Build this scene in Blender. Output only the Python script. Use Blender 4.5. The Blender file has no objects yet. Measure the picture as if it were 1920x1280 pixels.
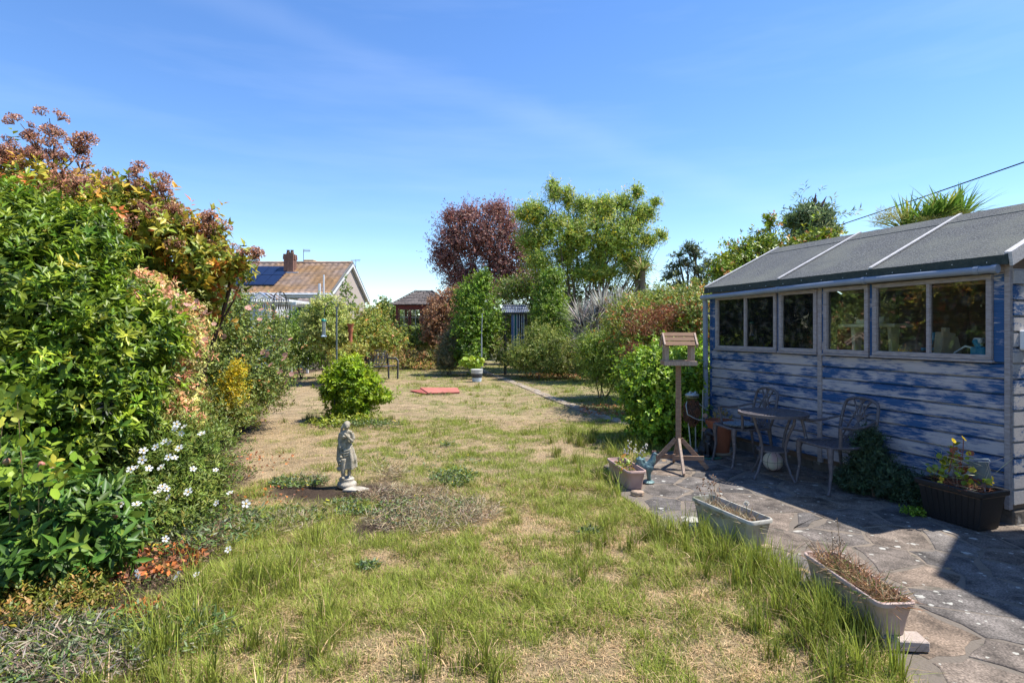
import bpy, bmesh, math, random
import numpy as np
from mathutils import Vector, Matrix, noise as mnoise
random.seed(11); RNG = np.random.default_rng(7)
S = bpy.context.scene
COL = S.collection
PI = math.pi
# ------------------------------------------------------------------ camera, sky, sun, exposure
CAM_H = 1.55; F = 1067.0; HZ = 621.0
cd = bpy.data.cameras.new('camera'); cam = bpy.data.objects.new('camera', cd); COL.objects.link(cam)
cam.location = (0, 0, CAM_H); cam.rotation_euler = (PI/2, 0, 0)
cd.lens = 20.0; cd.sensor_width = 36.0; cd.shift_y = -(640-HZ)/1920; cd.clip_start = .05; cd.clip_end = 3000
S.camera = cam
SUN = Vector((.537, .05, 1)).normalized()
elev = math.asin(SUN.z)
W = bpy.data.worlds.new('World'); S.world = W; W.use_nodes = True
nt = W.node_tree; nt.nodes.clear()
def N(nt, t, **k):
    n = nt.nodes.new(t)
    for a, b in k.items(): setattr(n, a, b)
    return n
out = N(nt, 'ShaderNodeOutputWorld'); bg = N(nt, 'ShaderNodeBackground'); sky = N(nt, 'ShaderNodeTexSky', sky_type='NISHITA')
sky.sun_disc = False; sky.sun_elevation = elev; sky.sun_rotation = math.atan2(SUN.x, SUN.y)
sky.altitude = 50; sky.air_density = 1.0; sky.dust_density = .1; sky.ozone_density = 3.0
bg.inputs[1].default_value = .116
tc = N(nt, 'ShaderNodeTexCoord'); mp = N(nt, 'ShaderNodeMapping')
mp.inputs['Rotation'].default_value = (0, math.radians(30), 0); mp.inputs['Scale'].default_value = (1.0, 1.6, 8)
n1 = N(nt, 'ShaderNodeTexNoise'); n1.inputs['Scale'].default_value = 1.6; n1.inputs['Detail'].default_value = 5; n1.inputs['Roughness'].default_value = .55
r1 = N(nt, 'ShaderNodeValToRGB'); r1.color_ramp.elements[0].position = .5; r1.color_ramp.elements[1].position = .85
mx = N(nt, 'ShaderNodeMix', data_type='RGBA'); mm = N(nt, 'ShaderNodeMath', operation='MULTIPLY'); mm.inputs[1].default_value = .07
L = nt.links
L.new(tc.outputs['Generated'], mp.inputs[0]); L.new(mp.outputs[0], n1.inputs['Vector']); L.new(n1.outputs[0], r1.inputs[0])
L.new(r1.outputs[0], mm.inputs[0]); L.new(mm.outputs[0], mx.inputs['Factor'])
hs = N(nt, 'ShaderNodeHueSaturation'); hs.inputs['Saturation'].default_value = 1.2; hs.inputs['Hue'].default_value = .507; hs.inputs['Value'].default_value = 1.0
L.new(sky.outputs[0], hs.inputs['Color']); L.new(hs.outputs[0], mx.inputs['A']); mx.inputs['B'].default_value = (7, 7.4, 8, 1)
v1 = Vector((-.375, 1, .526)).normalized(); v2 = Vector((.412, 1, .235)).normalized(); vn = v1.cross(v2).normalized()
dt = N(nt, 'ShaderNodeVectorMath', operation='DOT_PRODUCT'); dt.inputs[1].default_value = vn; wob = N(nt, 'ShaderNodeTexNoise'); wob.inputs['Scale'].default_value = 5; wob.inputs['Detail'].default_value = 4; L.new(tc.outputs['Generated'], wob.inputs['Vector']); L.new(tc.outputs['Generated'], dt.inputs[0])
wa = N(nt, 'ShaderNodeMath', operation='MULTIPLY_ADD'); L.new(wob.outputs[0], wa.inputs[0]); wa.inputs[1].default_value = .05; wa.inputs[2].default_value = -.025; wb_ = N(nt, 'ShaderNodeMath', operation='ADD'); L.new(wa.outputs[0], wb_.inputs[0]); L.new(dt.outputs['Value'], wb_.inputs[1])
wc = N(nt, 'ShaderNodeMath', operation='ABSOLUTE'); L.new(wb_.outputs[0], wc.inputs[0]); wm = N(nt, 'ShaderNodeMapRange', interpolation_type='SMOOTHSTEP'); wm.inputs['From Min'].default_value = .035; wm.inputs['From Max'].default_value = 0; L.new(wc.outputs[0], wm.inputs['Value'])
wd = N(nt, 'ShaderNodeMath', operation='MULTIPLY'); L.new(wm.outputs[0], wd.inputs[0]); L.new(wob.outputs[0], wd.inputs[1]); we = N(nt, 'ShaderNodeMath', operation='MULTIPLY'); L.new(wd.outputs[0], we.inputs[0]); we.inputs[1].default_value = .055
mx2 = N(nt, 'ShaderNodeMix', data_type='RGBA'); L.new(we.outputs[0], mx2.inputs['Factor']); L.new(mx.outputs['Result'], mx2.inputs['A']); mx2.inputs['B'].default_value = (7, 7.4, 8, 1)
L.new(mx2.outputs['Result'], bg.inputs[0]); L.new(bg.outputs[0], out.inputs[0])
sd = bpy.data.lights.new('sun', 'SUN'); so = bpy.data.objects.new('sun', sd); COL.objects.link(so)
sd.energy = 4.1; sd.angle = math.radians(.53); sd.color = (1, .955, .88)
so.rotation_euler = SUN.to_track_quat('Z', 'Y').to_euler(); so.location = (10, 5, 30)
vs = S.view_settings; vs.view_transform = 'Standard'; vs.look = 'None'; vs.gamma = 1; vs.use_curve_mapping = False; vs.exposure = 1.06
S.render.engine = 'CYCLES'; S.cycles.max_bounces = 8; S.cycles.transparent_max_bounces = 12
# ------------------------------------------------------------------ pixel helpers (photo px on a 1920x1280 grid)
def G(px, py):
    d = F*CAM_H/(py-HZ); return ((px-960)*d/F, d)
def Wp(px, py, d): return Vector(((px-960)*d/F, d, CAM_H-(py-HZ)*d/F))
# ------------------------------------------------------------------ materials
MATS = {}
def newmat(name):
    m = bpy.data.materials.new(name); m.use_nodes = True; t = m.node_tree
    return m, t, t.nodes['Principled BSDF'], t.links
def pmat(name, c, rough=.7, c2=None, scale=8, metal=0, bump=0, bscale=60, spec=.4, stretch=(1, 1, 1), lo=.35, hi=.65, c3=None, s3=40, lo3=.6, hi3=.7, detail=6):
    if name in MATS: return MATS[name]
    m, t, b, l = newmat(name)
    b.inputs['Roughness'].default_value = rough; b.inputs['Metallic'].default_value = metal; b.inputs['Specular IOR Level'].default_value = spec
    b.inputs['Base Color'].default_value = (*c, 1)
    tc = N(t, 'ShaderNodeTexCoord'); mp = N(t, 'ShaderNodeMapping'); mp.inputs['Scale'].default_value = stretch
    oi = N(t, 'ShaderNodeObjectInfo'); vm = N(t, 'ShaderNodeVectorMath', operation='MULTIPLY_ADD')
    l.new(oi.outputs['Random'], vm.inputs[0]); vm.inputs[1].default_value = (31, 17, 23); l.new(tc.outputs['Object'], vm.inputs[2])
    l.new(vm.outputs[0], mp.inputs[0])
    src = None
    if c2:
        n = N(t, 'ShaderNodeTexNoise'); n.inputs['Scale'].default_value = scale; n.inputs['Detail'].default_value = detail; n.inputs['Roughness'].default_value = .6
        l.new(mp.outputs[0], n.inputs['Vector'])
        r = N(t, 'ShaderNodeValToRGB'); r.color_ramp.elements[0].position = lo; r.color_ramp.elements[1].position = hi
        r.color_ramp.elements[0].color = (*c, 1); r.color_ramp.elements[1].color = (*c2, 1)
        l.new(n.outputs[0], r.inputs[0]); src = r.outputs[0]
        if c3:
            n3 = N(t, 'ShaderNodeTexNoise'); n3.inputs['Scale'].default_value = s3; n3.inputs['Detail'].default_value = 3
            l.new(mp.outputs[0], n3.inputs['Vector'])
            r3 = N(t, 'ShaderNodeValToRGB'); r3.color_ramp.elements[0].position = lo3; r3.color_ramp.elements[1].position = hi3
            l.new(n3.outputs[0], r3.inputs[0]); m3 = N(t, 'ShaderNodeMix', data_type='RGBA')
            l.new(r3.outputs[0], m3.inputs['Factor']); l.new(src, m3.inputs['A']); m3.inputs['B'].default_value = (*c3, 1); src = m3.outputs['Result']
        l.new(src, b.inputs['Base Color'])
    if bump:
        nb = N(t, 'ShaderNodeTexNoise'); nb.inputs['Scale'].default_value = bscale; nb.inputs['Detail'].default_value = 5
        l.new(mp.outputs[0], nb.inputs['Vector'])
        bb = N(t, 'ShaderNodeBump'); bb.inputs['Strength'].default_value = bump; bb.inputs['Distance'].default_value = .01
        l.new(nb.outputs[0], bb.inputs['Height']); l.new(bb.outputs[0], b.inputs['Normal'])
    MATS[name] = m; return m
def leafmat(name, trans=.28, rough=.45, spec=.35):
    if name == 'thin_leaf': trans = .5
    if name == 'glossy_leaf': rough, spec = .42, .32
    if name in MATS: return MATS[name]
    m, t, b, l = newmat(name)
    a = N(t, 'ShaderNodeAttribute', attribute_name='col')
    l.new(a.outputs['Color'], b.inputs['Base Color']); b.inputs['Roughness'].default_value = rough; b.inputs['Specular IOR Level'].default_value = spec
    tr = N(t, 'ShaderNodeBsdfTranslucent'); l.new(a.outputs['Color'], tr.inputs[0])
    ms = N(t, 'ShaderNodeMixShader'); ms.inputs[0].default_value = trans
    l.new(b.outputs[0], ms.inputs[1]); l.new(tr.outputs[0], ms.inputs[2])
    l.new(ms.outputs[0], t.nodes['Material Output'].inputs[0]); MATS[name] = m; return m
def paintwood(name, blue=(.022, .082, .235), wood=(.53, .485, .49), lo=.43, hi=.57, ps=2.3):
    """blue paint flaking off weathered boards; grain runs along local x"""
    m, t, b, l = newmat(name)
    tc = N(t, 'ShaderNodeTexCoord'); oi = N(t, 'ShaderNodeObjectInfo')
    mp = N(t, 'ShaderNodeMapping'); mp.inputs['Scale'].default_value = (1, 1, 3.4); l.new(tc.outputs['Object'], mp.inputs[0])
    va = N(t, 'ShaderNodeVectorMath', operation='MULTIPLY_ADD'); l.new(oi.outputs['Random'], va.inputs[0]); va.inputs[1].default_value = (.45, .9, .3); l.new(mp.outputs[0], va.inputs[2])
    n1 = N(t, 'ShaderNodeTexNoise'); n1.inputs['Scale'].default_value = ps; n1.inputs['Detail'].default_value = 7; n1.inputs['Roughness'].default_value = .62; l.new(va.outputs[0], n1.inputs['Vector'])
    m2 = N(t, 'ShaderNodeMapping'); m2.inputs['Scale'].default_value = (5, 20, 40); l.new(tc.outputs['Object'], m2.inputs[0])
    n2 = N(t, 'ShaderNodeTexNoise'); n2.inputs['Scale'].default_value = 1.6; n2.inputs['Detail'].default_value = 8; n2.inputs['Roughness'].default_value = .7; l.new(m2.outputs[0], n2.inputs['Vector'])
    ad = N(t, 'ShaderNodeMath', operation='MULTIPLY_ADD'); l.new(n2.outputs[0], ad.inputs[0]); ad.inputs[1].default_value = .55; l.new(n1.outputs[0], ad.inputs[2])
    sb = N(t, 'ShaderNodeMath', operation='SUBTRACT'); l.new(ad.outputs[0], sb.inputs[0]); sb.inputs[1].default_value = .275
    r = N(t, 'ShaderNodeValToRGB'); r.color_ramp.elements[0].position = lo; r.color_ramp.elements[1].position = hi; l.new(sb.outputs[0], r.inputs[0])
    m3 = N(t, 'ShaderNodeMapping'); m3.inputs['Scale'].default_value = (2, 30, 60); l.new(va.outputs[0], m3.inputs[0])
    n3 = N(t, 'ShaderNodeTexNoise'); n3.inputs['Scale'].default_value = 2; n3.inputs['Detail'].default_value = 6; l.new(m3.outputs[0], n3.inputs['Vector'])
    rw = N(t, 'ShaderNodeValToRGB'); e = rw.color_ramp.elements; e[0].position = .3; e[1].position = .7
    e[0].color = (*[x*.62 for x in wood], 1); e[1].color = (*wood, 1); l.new(n3.outputs[0], rw.inputs[0])
    rb = N(t, 'ShaderNodeValToRGB'); e = rb.color_ramp.elements; e[0].position = .3; e[1].position = .75
    e[0].color = (*[x*.6 for x in blue], 1); e[1].color = (blue[0]*2.4, blue[1]*1.7, blue[2]*1.3, 1); l.new(n3.outputs[0], rb.inputs[0])
    mx = N(t, 'ShaderNodeMix', data_type='RGBA'); l.new(r.outputs[0], mx.inputs['Factor']); l.new(rw.outputs[0], mx.inputs['A']); l.new(rb.outputs[0], mx.inputs['B'])
    l.new(mx.outputs['Result'], b.inputs['Base Color']); b.inputs['Roughness'].default_value = .75; b.inputs['Specular IOR Level'].default_value = .25
    bp = N(t, 'ShaderNodeBump'); bp.inputs['Strength'].default_value = .5; bp.inputs['Distance'].default_value = .004
    l.new(n3.outputs[0], bp.inputs['Height']); l.new(bp.outputs[0], b.inputs['Normal'])
    MATS[name] = m; return m
def glassmat(name='window_glass', tint=(.95, .97, .96), gl=.9):
    if name in MATS: return MATS[name]
    m, t, b, l = newmat(name); t.nodes.remove(b)
    tr = N(t, 'ShaderNodeBsdfTransparent'); tr.inputs[0].default_value = (*tint, 1)
    g = N(t, 'ShaderNodeBsdfGlossy'); g.inputs['Roughness'].default_value = .015; g.inputs[0].default_value = (gl, gl, gl, 1)
    fr = N(t, 'ShaderNodeFresnel'); fr.inputs[0].default_value = 1.5; ms = N(t, 'ShaderNodeMixShader')
    l.new(fr.outputs[0], ms.inputs[0]); l.new(tr.outputs[0], ms.inputs[1]); l.new(g.outputs[0], ms.inputs[2])
    dn = N(t, 'ShaderNodeTexNoise'); dn.inputs['Scale'].default_value = 14; dn.inputs['Detail'].default_value = 6
    tcn = N(t, 'ShaderNodeTexCoord'); l.new(tcn.outputs['Object'], dn.inputs['Vector'])
    rr = N(t, 'ShaderNodeValToRGB'); rr.color_ramp.elements[0].position = .5; rr.color_ramp.elements[1].position = .8; rr.color_ramp.elements[1].color = (.09, .09, .09, 1); rr.color_ramp.elements[0].color = (.012, .012, .012, 1)
    l.new(dn.outputs[0], rr.inputs[0]); df = N(t, 'ShaderNodeBsdfDiffuse'); df.inputs[0].default_value = (.35, .33, .3, 1)
    m2 = N(t, 'ShaderNodeMixShader'); l.new(rr.outputs[0], m2.inputs[0]); l.new(ms.outputs[0], m2.inputs[1]); l.new(df.outputs[0], m2.inputs[2])
    l.new(m2.outputs[0], t.nodes['Material Output'].inputs[0]); MATS[name] = m; return m
# ------------------------------------------------------------------ objects
def props(o, label=None, cat=None, group=None, kind=None):
    if label: o['label'] = label
    if cat: o['category'] = cat
    if group: o['group'] = group
    if kind: o['kind'] = kind
    return o
def root(name, label, cat, loc=(0, 0, 0), rz=0, group=None):
    o = bpy.data.objects.new(name, None); o.empty_display_size = .1; COL.objects.link(o)
    o.location = loc; o.rotation_euler = (0, 0, rz); return props(o, label, cat, group)
def link(name, me, mat, parent=None):
    o = bpy.data.objects.new(name, me); COL.objects.link(o)
    if mat is not None and not me.materials: me.materials.append(mat)
    if parent is not None: o.parent = parent
    return o
def copy_tree(o, parent=None):
    c = o.copy(); COL.objects.link(c); c.parent = parent
    for ch in list(o.children): copy_tree(ch, c)
    return c
class MB:
    def __init__(s): s.v = []; s.f = []
    def add(s, vs, fs):
        n = len(s.v); s.v += [tuple(v) for v in vs]; s.f += [tuple(n+i for i in f) for f in fs]; return s
    def box(s, c, d, R=None):
        c = Vector(c); hx, hy, hz = d[0]/2, d[1]/2, d[2]/2
        vs = [Vector((x*hx, y*hy, z*hz)) for z in (-1, 1) for y in (-1, 1) for x in (-1, 1)]
        if R is not None: vs = [R @ v for v in vs]
        return s.add([c+v for v in vs], [(0, 2, 3, 1), (4, 5, 7, 6), (0, 1, 5, 4), (2, 6, 7, 3), (0, 4, 6, 2), (1, 3, 7, 5)])
    def beam(s, p, q, w, h, up=(0, 0, 1)):
        p, q = Vector(p), Vector(q); d = (q-p); ln = d.length; x = d.normalized(); y = Vector(up).cross(x)
        if y.length < 1e-4: y = Vector((0, 1, 0)).cross(x)
        y.normalize(); z = x.cross(y); R = Matrix((x, y, z)).transposed()
        return s.box((p+q)/2, (ln, w, h), R)
    def tube(s, pts, r, n=8, cap=True):
        pts = [Vector(p) for p in pts]; m = len(pts); rs = r if isinstance(r, (list, tuple)) else [r]*m
        vs = []; ref = None
        for i, p in enumerate(pts):
            d = (pts[min(i+1, m-1)]-pts[max(i-1, 0)]).normalized()
            if ref is None:
                ref = d.orthogonal().normalized()
            ref = (ref-d*ref.dot(d)); ref = ref.normalized() if ref.length > 1e-6 else d.orthogonal().normalized()
            b = d.cross(ref)
            for k in range(n):
                a = 2*PI*k/n; vs.append(p+(ref*math.cos(a)+b*math.sin(a))*rs[i])
        fs = [(i*n+k, i*n+(k+1) % n, (i+1)*n+(k+1) % n, (i+1)*n+k) for i in range(m-1) for k in range(n)]
        if cap: fs += [tuple(range(n-1, -1, -1)), tuple((m-1)*n+k for k in range(n))]
        return s.add(vs, fs)
    def lathe(s, prof, n=24, c=(0, 0, 0), wob=None):
        vs = []
        for r, z in prof:
            for k in range(n):
                a = 2*PI*k/n; rr = r*(wob(a, z) if wob else 1); vs.append((c[0]+rr*math.cos(a), c[1]+rr*math.sin(a), c[2]+z))
        fs = [(i*n+k, i*n+(k+1) % n, (i+1)*n+(k+1) % n, (i+1)*n+k) for i in range(len(prof)-1) for k in range(n)]
        fs += [tuple(range(n-1, -1, -1)), tuple((len(prof)-1)*n+k for k in range(n))]
        return s.add(vs, fs)
    def ell(s, c, r, n=14, R=None):
        m = n//2; vs = [Vector((0, 0, -1))]
        for i in range(1, m):
            t = -PI/2+PI*i/m
            for k in range(n): a = 2*PI*k/n; vs.append(Vector((math.cos(t)*math.cos(a), math.cos(t)*math.sin(a), math.sin(t))))
        vs.append(Vector((0, 0, 1))); top = len(vs)-1
        fs = [(0, 1+(k+1) % n, 1+k) for k in range(n)]
        for i in range(m-2): fs += [(1+i*n+k, 1+i*n+(k+1) % n, 1+(i+1)*n+(k+1) % n, 1+(i+1)*n+k) for k in range(n)]
        fs += [(top, 1+(m-2)*n+k, 1+(m-2)*n+(k+1) % n) for k in range(n)]
        out = []
        for v in vs:
            w = Vector((v.x*r[0], v.y*r[1], v.z*r[2]))
            if R is not None: w = R @ w
            out.append(Vector(c)+w)
        return s.add(out, fs)
    def prism(s, poly, z0, z1, inset=0, dz=0):
        n = len(poly); c = Vector((sum(p[0] for p in poly)/n, sum(p[1] for p in poly)/n))
        def ins(p, k):
            v = Vector(p)-c; l = max(v.length, 1e-5); return c+v*(max(l-k, 0)/l)
        vs = [(p[0], p[1], z0) for p in poly]+[(p[0], p[1], z1-dz) for p in poly]
        fs = [(i, (i+1) % n, n+(i+1) % n, n+i) for i in range(n)]
        if inset:
            vs += [(*ins(p, inset), z1) for p in poly]; fs += [(n+i, n+(i+1) % n, 2*n+(i+1) % n, 2*n+i) for i in range(n)]
            fs.append(tuple(range(2*n, 3*n)))
        else: fs.append(tuple(range(n, 2*n)))
        fs.append(tuple(range(n-1, -1, -1)))
        return s.add(vs, fs)
    def ext(s, prof, x0, x1, axis='x'):
        """profile of (y,z) swept along local x"""
        n = len(prof); vs = [(x0, y, z) for y, z in prof]+[(x1, y, z) for y, z in prof]
        if axis == 'y': vs = [(v[1], v[0], v[2]) for v in vs]
        return s.add(vs, [(i, (i+1) % n, n+(i+1) % n, n+i) for i in range(n)]+[tuple(range(n-1, -1, -1)), tuple(range(n, 2*n))])
    def build(s, name, mat, parent=None, smooth=False, bevel=0, off=None, fix=True, **k):
        me = bpy.data.meshes.new(name); v = s.v
        if off is not None: v = [(a-off[0], b-off[1], c-off[2]) for a, b, c in v]
        me.from_pydata(v, [], s.f)
        if fix:
            bm = bmesh.new(); bm.from_mesh(me); bmesh.ops.recalc_face_normals(bm, faces=bm.faces)
            if bevel: bmesh.ops.bevel(bm, geom=list(bm.edges), offset=bevel, segments=1, affect='EDGES', clamp_overlap=True)
            bm.to_mesh(me); bm.free()
        if smooth:
            me.shade_smooth() if hasattr(me, 'shade_smooth') else None
            me.set_sharp_from_angle(angle=math.radians(50))
        o = link(name, me, mat, parent)
        if off is not None and parent is None: o.location = off
        return props(o, **k)
def remesh(mb, name, mat, parent, vox=.008, smooth=4, **k):
    o = mb.build(name, None, parent, fix=False)
    m = o.modifiers.new('r', 'REMESH'); m.mode = 'VOXEL'; m.voxel_size = vox
    m2 = o.modifiers.new('s', 'SMOOTH'); m2.iterations = smooth; m2.factor = .5
    dg = bpy.context.evaluated_depsgraph_get(); me = bpy.data.meshes.new_from_object(o.evaluated_get(dg))
    o.modifiers.clear(); old = o.data; o.data = me; bpy.data.meshes.remove(old); me.name = name
    me.materials.clear(); me.materials.append(mat); me.shade_smooth(); return props(o, **k)
# ------------------------------------------------------------------ numpy noise and leaf builders
class VN:
    def __init__(s, seed): s.t = np.random.default_rng(seed).random((256, 256))
    def one(s, x, y):
        xi = np.floor(x).astype(int); yi = np.floor(y).astype(int); fx = x-xi; fy = y-yi
        fx = fx*fx*(3-2*fx); fy = fy*fy*(3-2*fy); t = s.t
        a = t[xi % 256, yi % 256]; b = t[(xi+1) % 256, yi % 256]; c = t[xi % 256, (yi+1) % 256]; d = t[(xi+1) % 256, (yi+1) % 256]
        return (a*(1-fx)+b*fx)*(1-fy)+(c*(1-fx)+d*fx)*fy
    def __call__(s, x, y, sc, octv=4):
        r = 0; a = 1; tot = 0
        for i in range(octv):
            r = r+a*s.one(x*sc+i*17.3, y*sc+i*9.1); tot += a; a *= .55; sc *= 2.03
        return r/tot
def nrm(a): return a/np.maximum(np.linalg.norm(a, axis=-1, keepdims=True), 1e-9)
def mesh_np(name, V, T, C=None, smooth=False):
    me = bpy.data.meshes.new(name); me.vertices.add(len(V)); me.vertices.foreach_set('co', np.ascontiguousarray(V, dtype=np.float32).ravel())
    T = np.ascontiguousarray(T, dtype=np.int32); me.loops.add(T.size); me.loops.foreach_set('vertex_index', T.ravel())
    me.polygons.add(len(T)); me.polygons.foreach_set('loop_start', np.arange(0, T.size, T.shape[1], dtype=np.int32))
    me.update(calc_edges=True)
    if C is not None:
        at = me.color_attributes.new('col', 'FLOAT_COLOR', 'POINT'); c4 = np.ones((len(V), 4), dtype=np.float32); c4[:, :3] = C
        at.data.foreach_set('color', c4.ravel())
    if smooth: me.shade_smooth()
    return me
SH = {  # unit leaf shapes: (along, across, lift) and triangles
 'fold': (np.array([(0, 0, 0), (.42, .5, .10), (.42, -.5, .10), (1, 0, -.06), (.45, 0, -.02)]), np.array([(0, 2, 4), (0, 4, 1), (1, 4, 3), (4, 2, 3)])),
 'blade': (np.array([(0, 0, 0), (.45, .5, .015), (.45, -.5, .015), (1, 0, 0)]), np.array([(0, 2, 3), (0, 3, 1)])),
 'two': (np.array([(0, 0, 0), (.45, .5, .08), (.45, -.5, .08), (1, 0, 0)]), np.array([(0, 2, 3), (0, 3, 1)])),
 'round': (np.array([(0, 0, 0), (.3, .5, .05), (.3, -.5, .05), (.75, .42, .05), (.75, -.42, .05), (1, 0, -.05), (.5, 0, -.04)]), np.array([(0, 2, 6), (0, 6, 1), (1, 6, 3), (2, 4, 6), (6, 4, 5), (6, 5, 3)])),
}
def leaf_np(P, A, Nn, Ln, Wd, C, shape='two'):
    A = nrm(A); B = nrm(np.cross(Nn, A)); Nn = np.cross(A, B); U, T = SH[shape]; k = len(U)
    Ln = Ln[:, None, None]; Wd = Wd[:, None, None]
    V = P[:, None]+A[:, None]*(U[None, :, 0:1]*Ln)+B[:, None]*(U[None, :, 1:2]*Wd)+Nn[:, None]*(U[None, :, 2:3]*Ln)
    TT = T[None]+(np.arange(len(P))*k)[:, None, None]
    return V.reshape(-1, 3), TT.reshape(-1, 3), np.repeat(C, k, axis=0)
def pal_pick(pal, n, jit=.18):
    w = np.array([p[1] for p in pal], float); w /= w.sum(); idx = RNG.choice(len(pal), n, p=w)
    c = np.array([p[0] for p in pal])[idx]; return c*(1+RNG.normal(0, jit, (n, 1)))*(1+RNG.normal(0, .06, (n, 3)))
UNIT = {}
def unit_leaf(shape, ratio, col, nm='leaf'):
    key = (shape, round(ratio, 2), tuple(round(c, 3) for c in col))
    if key not in UNIT:
        U, T = SH[shape]; V = U*np.array([1, ratio, 1]); UNIT[key] = mesh_np(nm, V, T, np.tile(np.array(col), (len(U), 1)))
    return UNIT[key]
def leaf_objects(P, A, Nn, Ln, Wd, pal, shape, mat, parent, nm='leaf'):
    A = nrm(A); B = nrm(np.cross(Nn, A)); Nn = np.cross(A, B); loc = np.array(parent.location)
    w = [p[1] for p in pal]
    for i in range(len(P)):
        c = [a_*b_ for a_, b_ in zip(random.choices(pal, w)[0][0], GAIN)]; k = random.choice((.85, 1, 1.15))
        me = unit_leaf(shape, float(Wd[0]/Ln[0]), [x*k for x in c], nm)
        o = bpy.data.objects.new(nm, me); COL.objects.link(o)
        if not me.materials: me.materials.append(mat)
        o.parent = parent; l = Ln[i]
        o.matrix_local = Matrix(((A[i, 0]*l, B[i, 0]*l, Nn[i, 0]*l, P[i, 0]-loc[0]), (A[i, 1]*l, B[i, 1]*l, Nn[i, 1]*l, P[i, 1]-loc[1]), (A[i, 2]*l, B[i, 2]*l, Nn[i, 2]*l, P[i, 2]-loc[2]), (0, 0, 0, 1)))
GAIN = np.array([1.45, 1.28, .9])
def sph(n): return nrm(RNG.normal(size=(n, 3)))
def blob_points(blobs, n, lo, hi, lump=.22, rej=.8):
    """points in the shells of a union of ellipsoids, with their outward direction"""
    B = np.array(blobs, float); area = (B[:, 3]*B[:, 4]+B[:, 3]*B[:, 5]+B[:, 4]*B[:, 5]); idx = RNG.choice(len(B), int(n*1.8)+10, p=area/area.sum())
    d = sph(len(idx)); c = B[idx, :3]; r = B[idx, 3:6]
    q = d*3.1+idx[:, None]*5.7
    lm = np.sin(q[:, 0]*1.7+q[:, 1]*2.3)*np.sin(q[:, 1]*2.9+q[:, 2]*1.3)*np.sin(q[:, 2]*3.1+q[:, 0])+.6*np.sin(q[:, 0]*5+1)*np.sin(q[:, 2]*6+q[:, 1]*4)
    u = RNG.uniform(lo, hi, len(idx))*(1+lump*lm)
    P = c+d*r*u[:, None]; out = nrm(d/r)
    keep = np.ones(len(P), bool)
    for j in range(len(B)):
        q = (P-B[j, :3])/B[j, 3:6]; keep &= (idx == j) | ((q**2).sum(1) > rej**2)
    keep &= P[:, 2] > .01
    return P[keep][:n], out[keep][:n]
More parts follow.
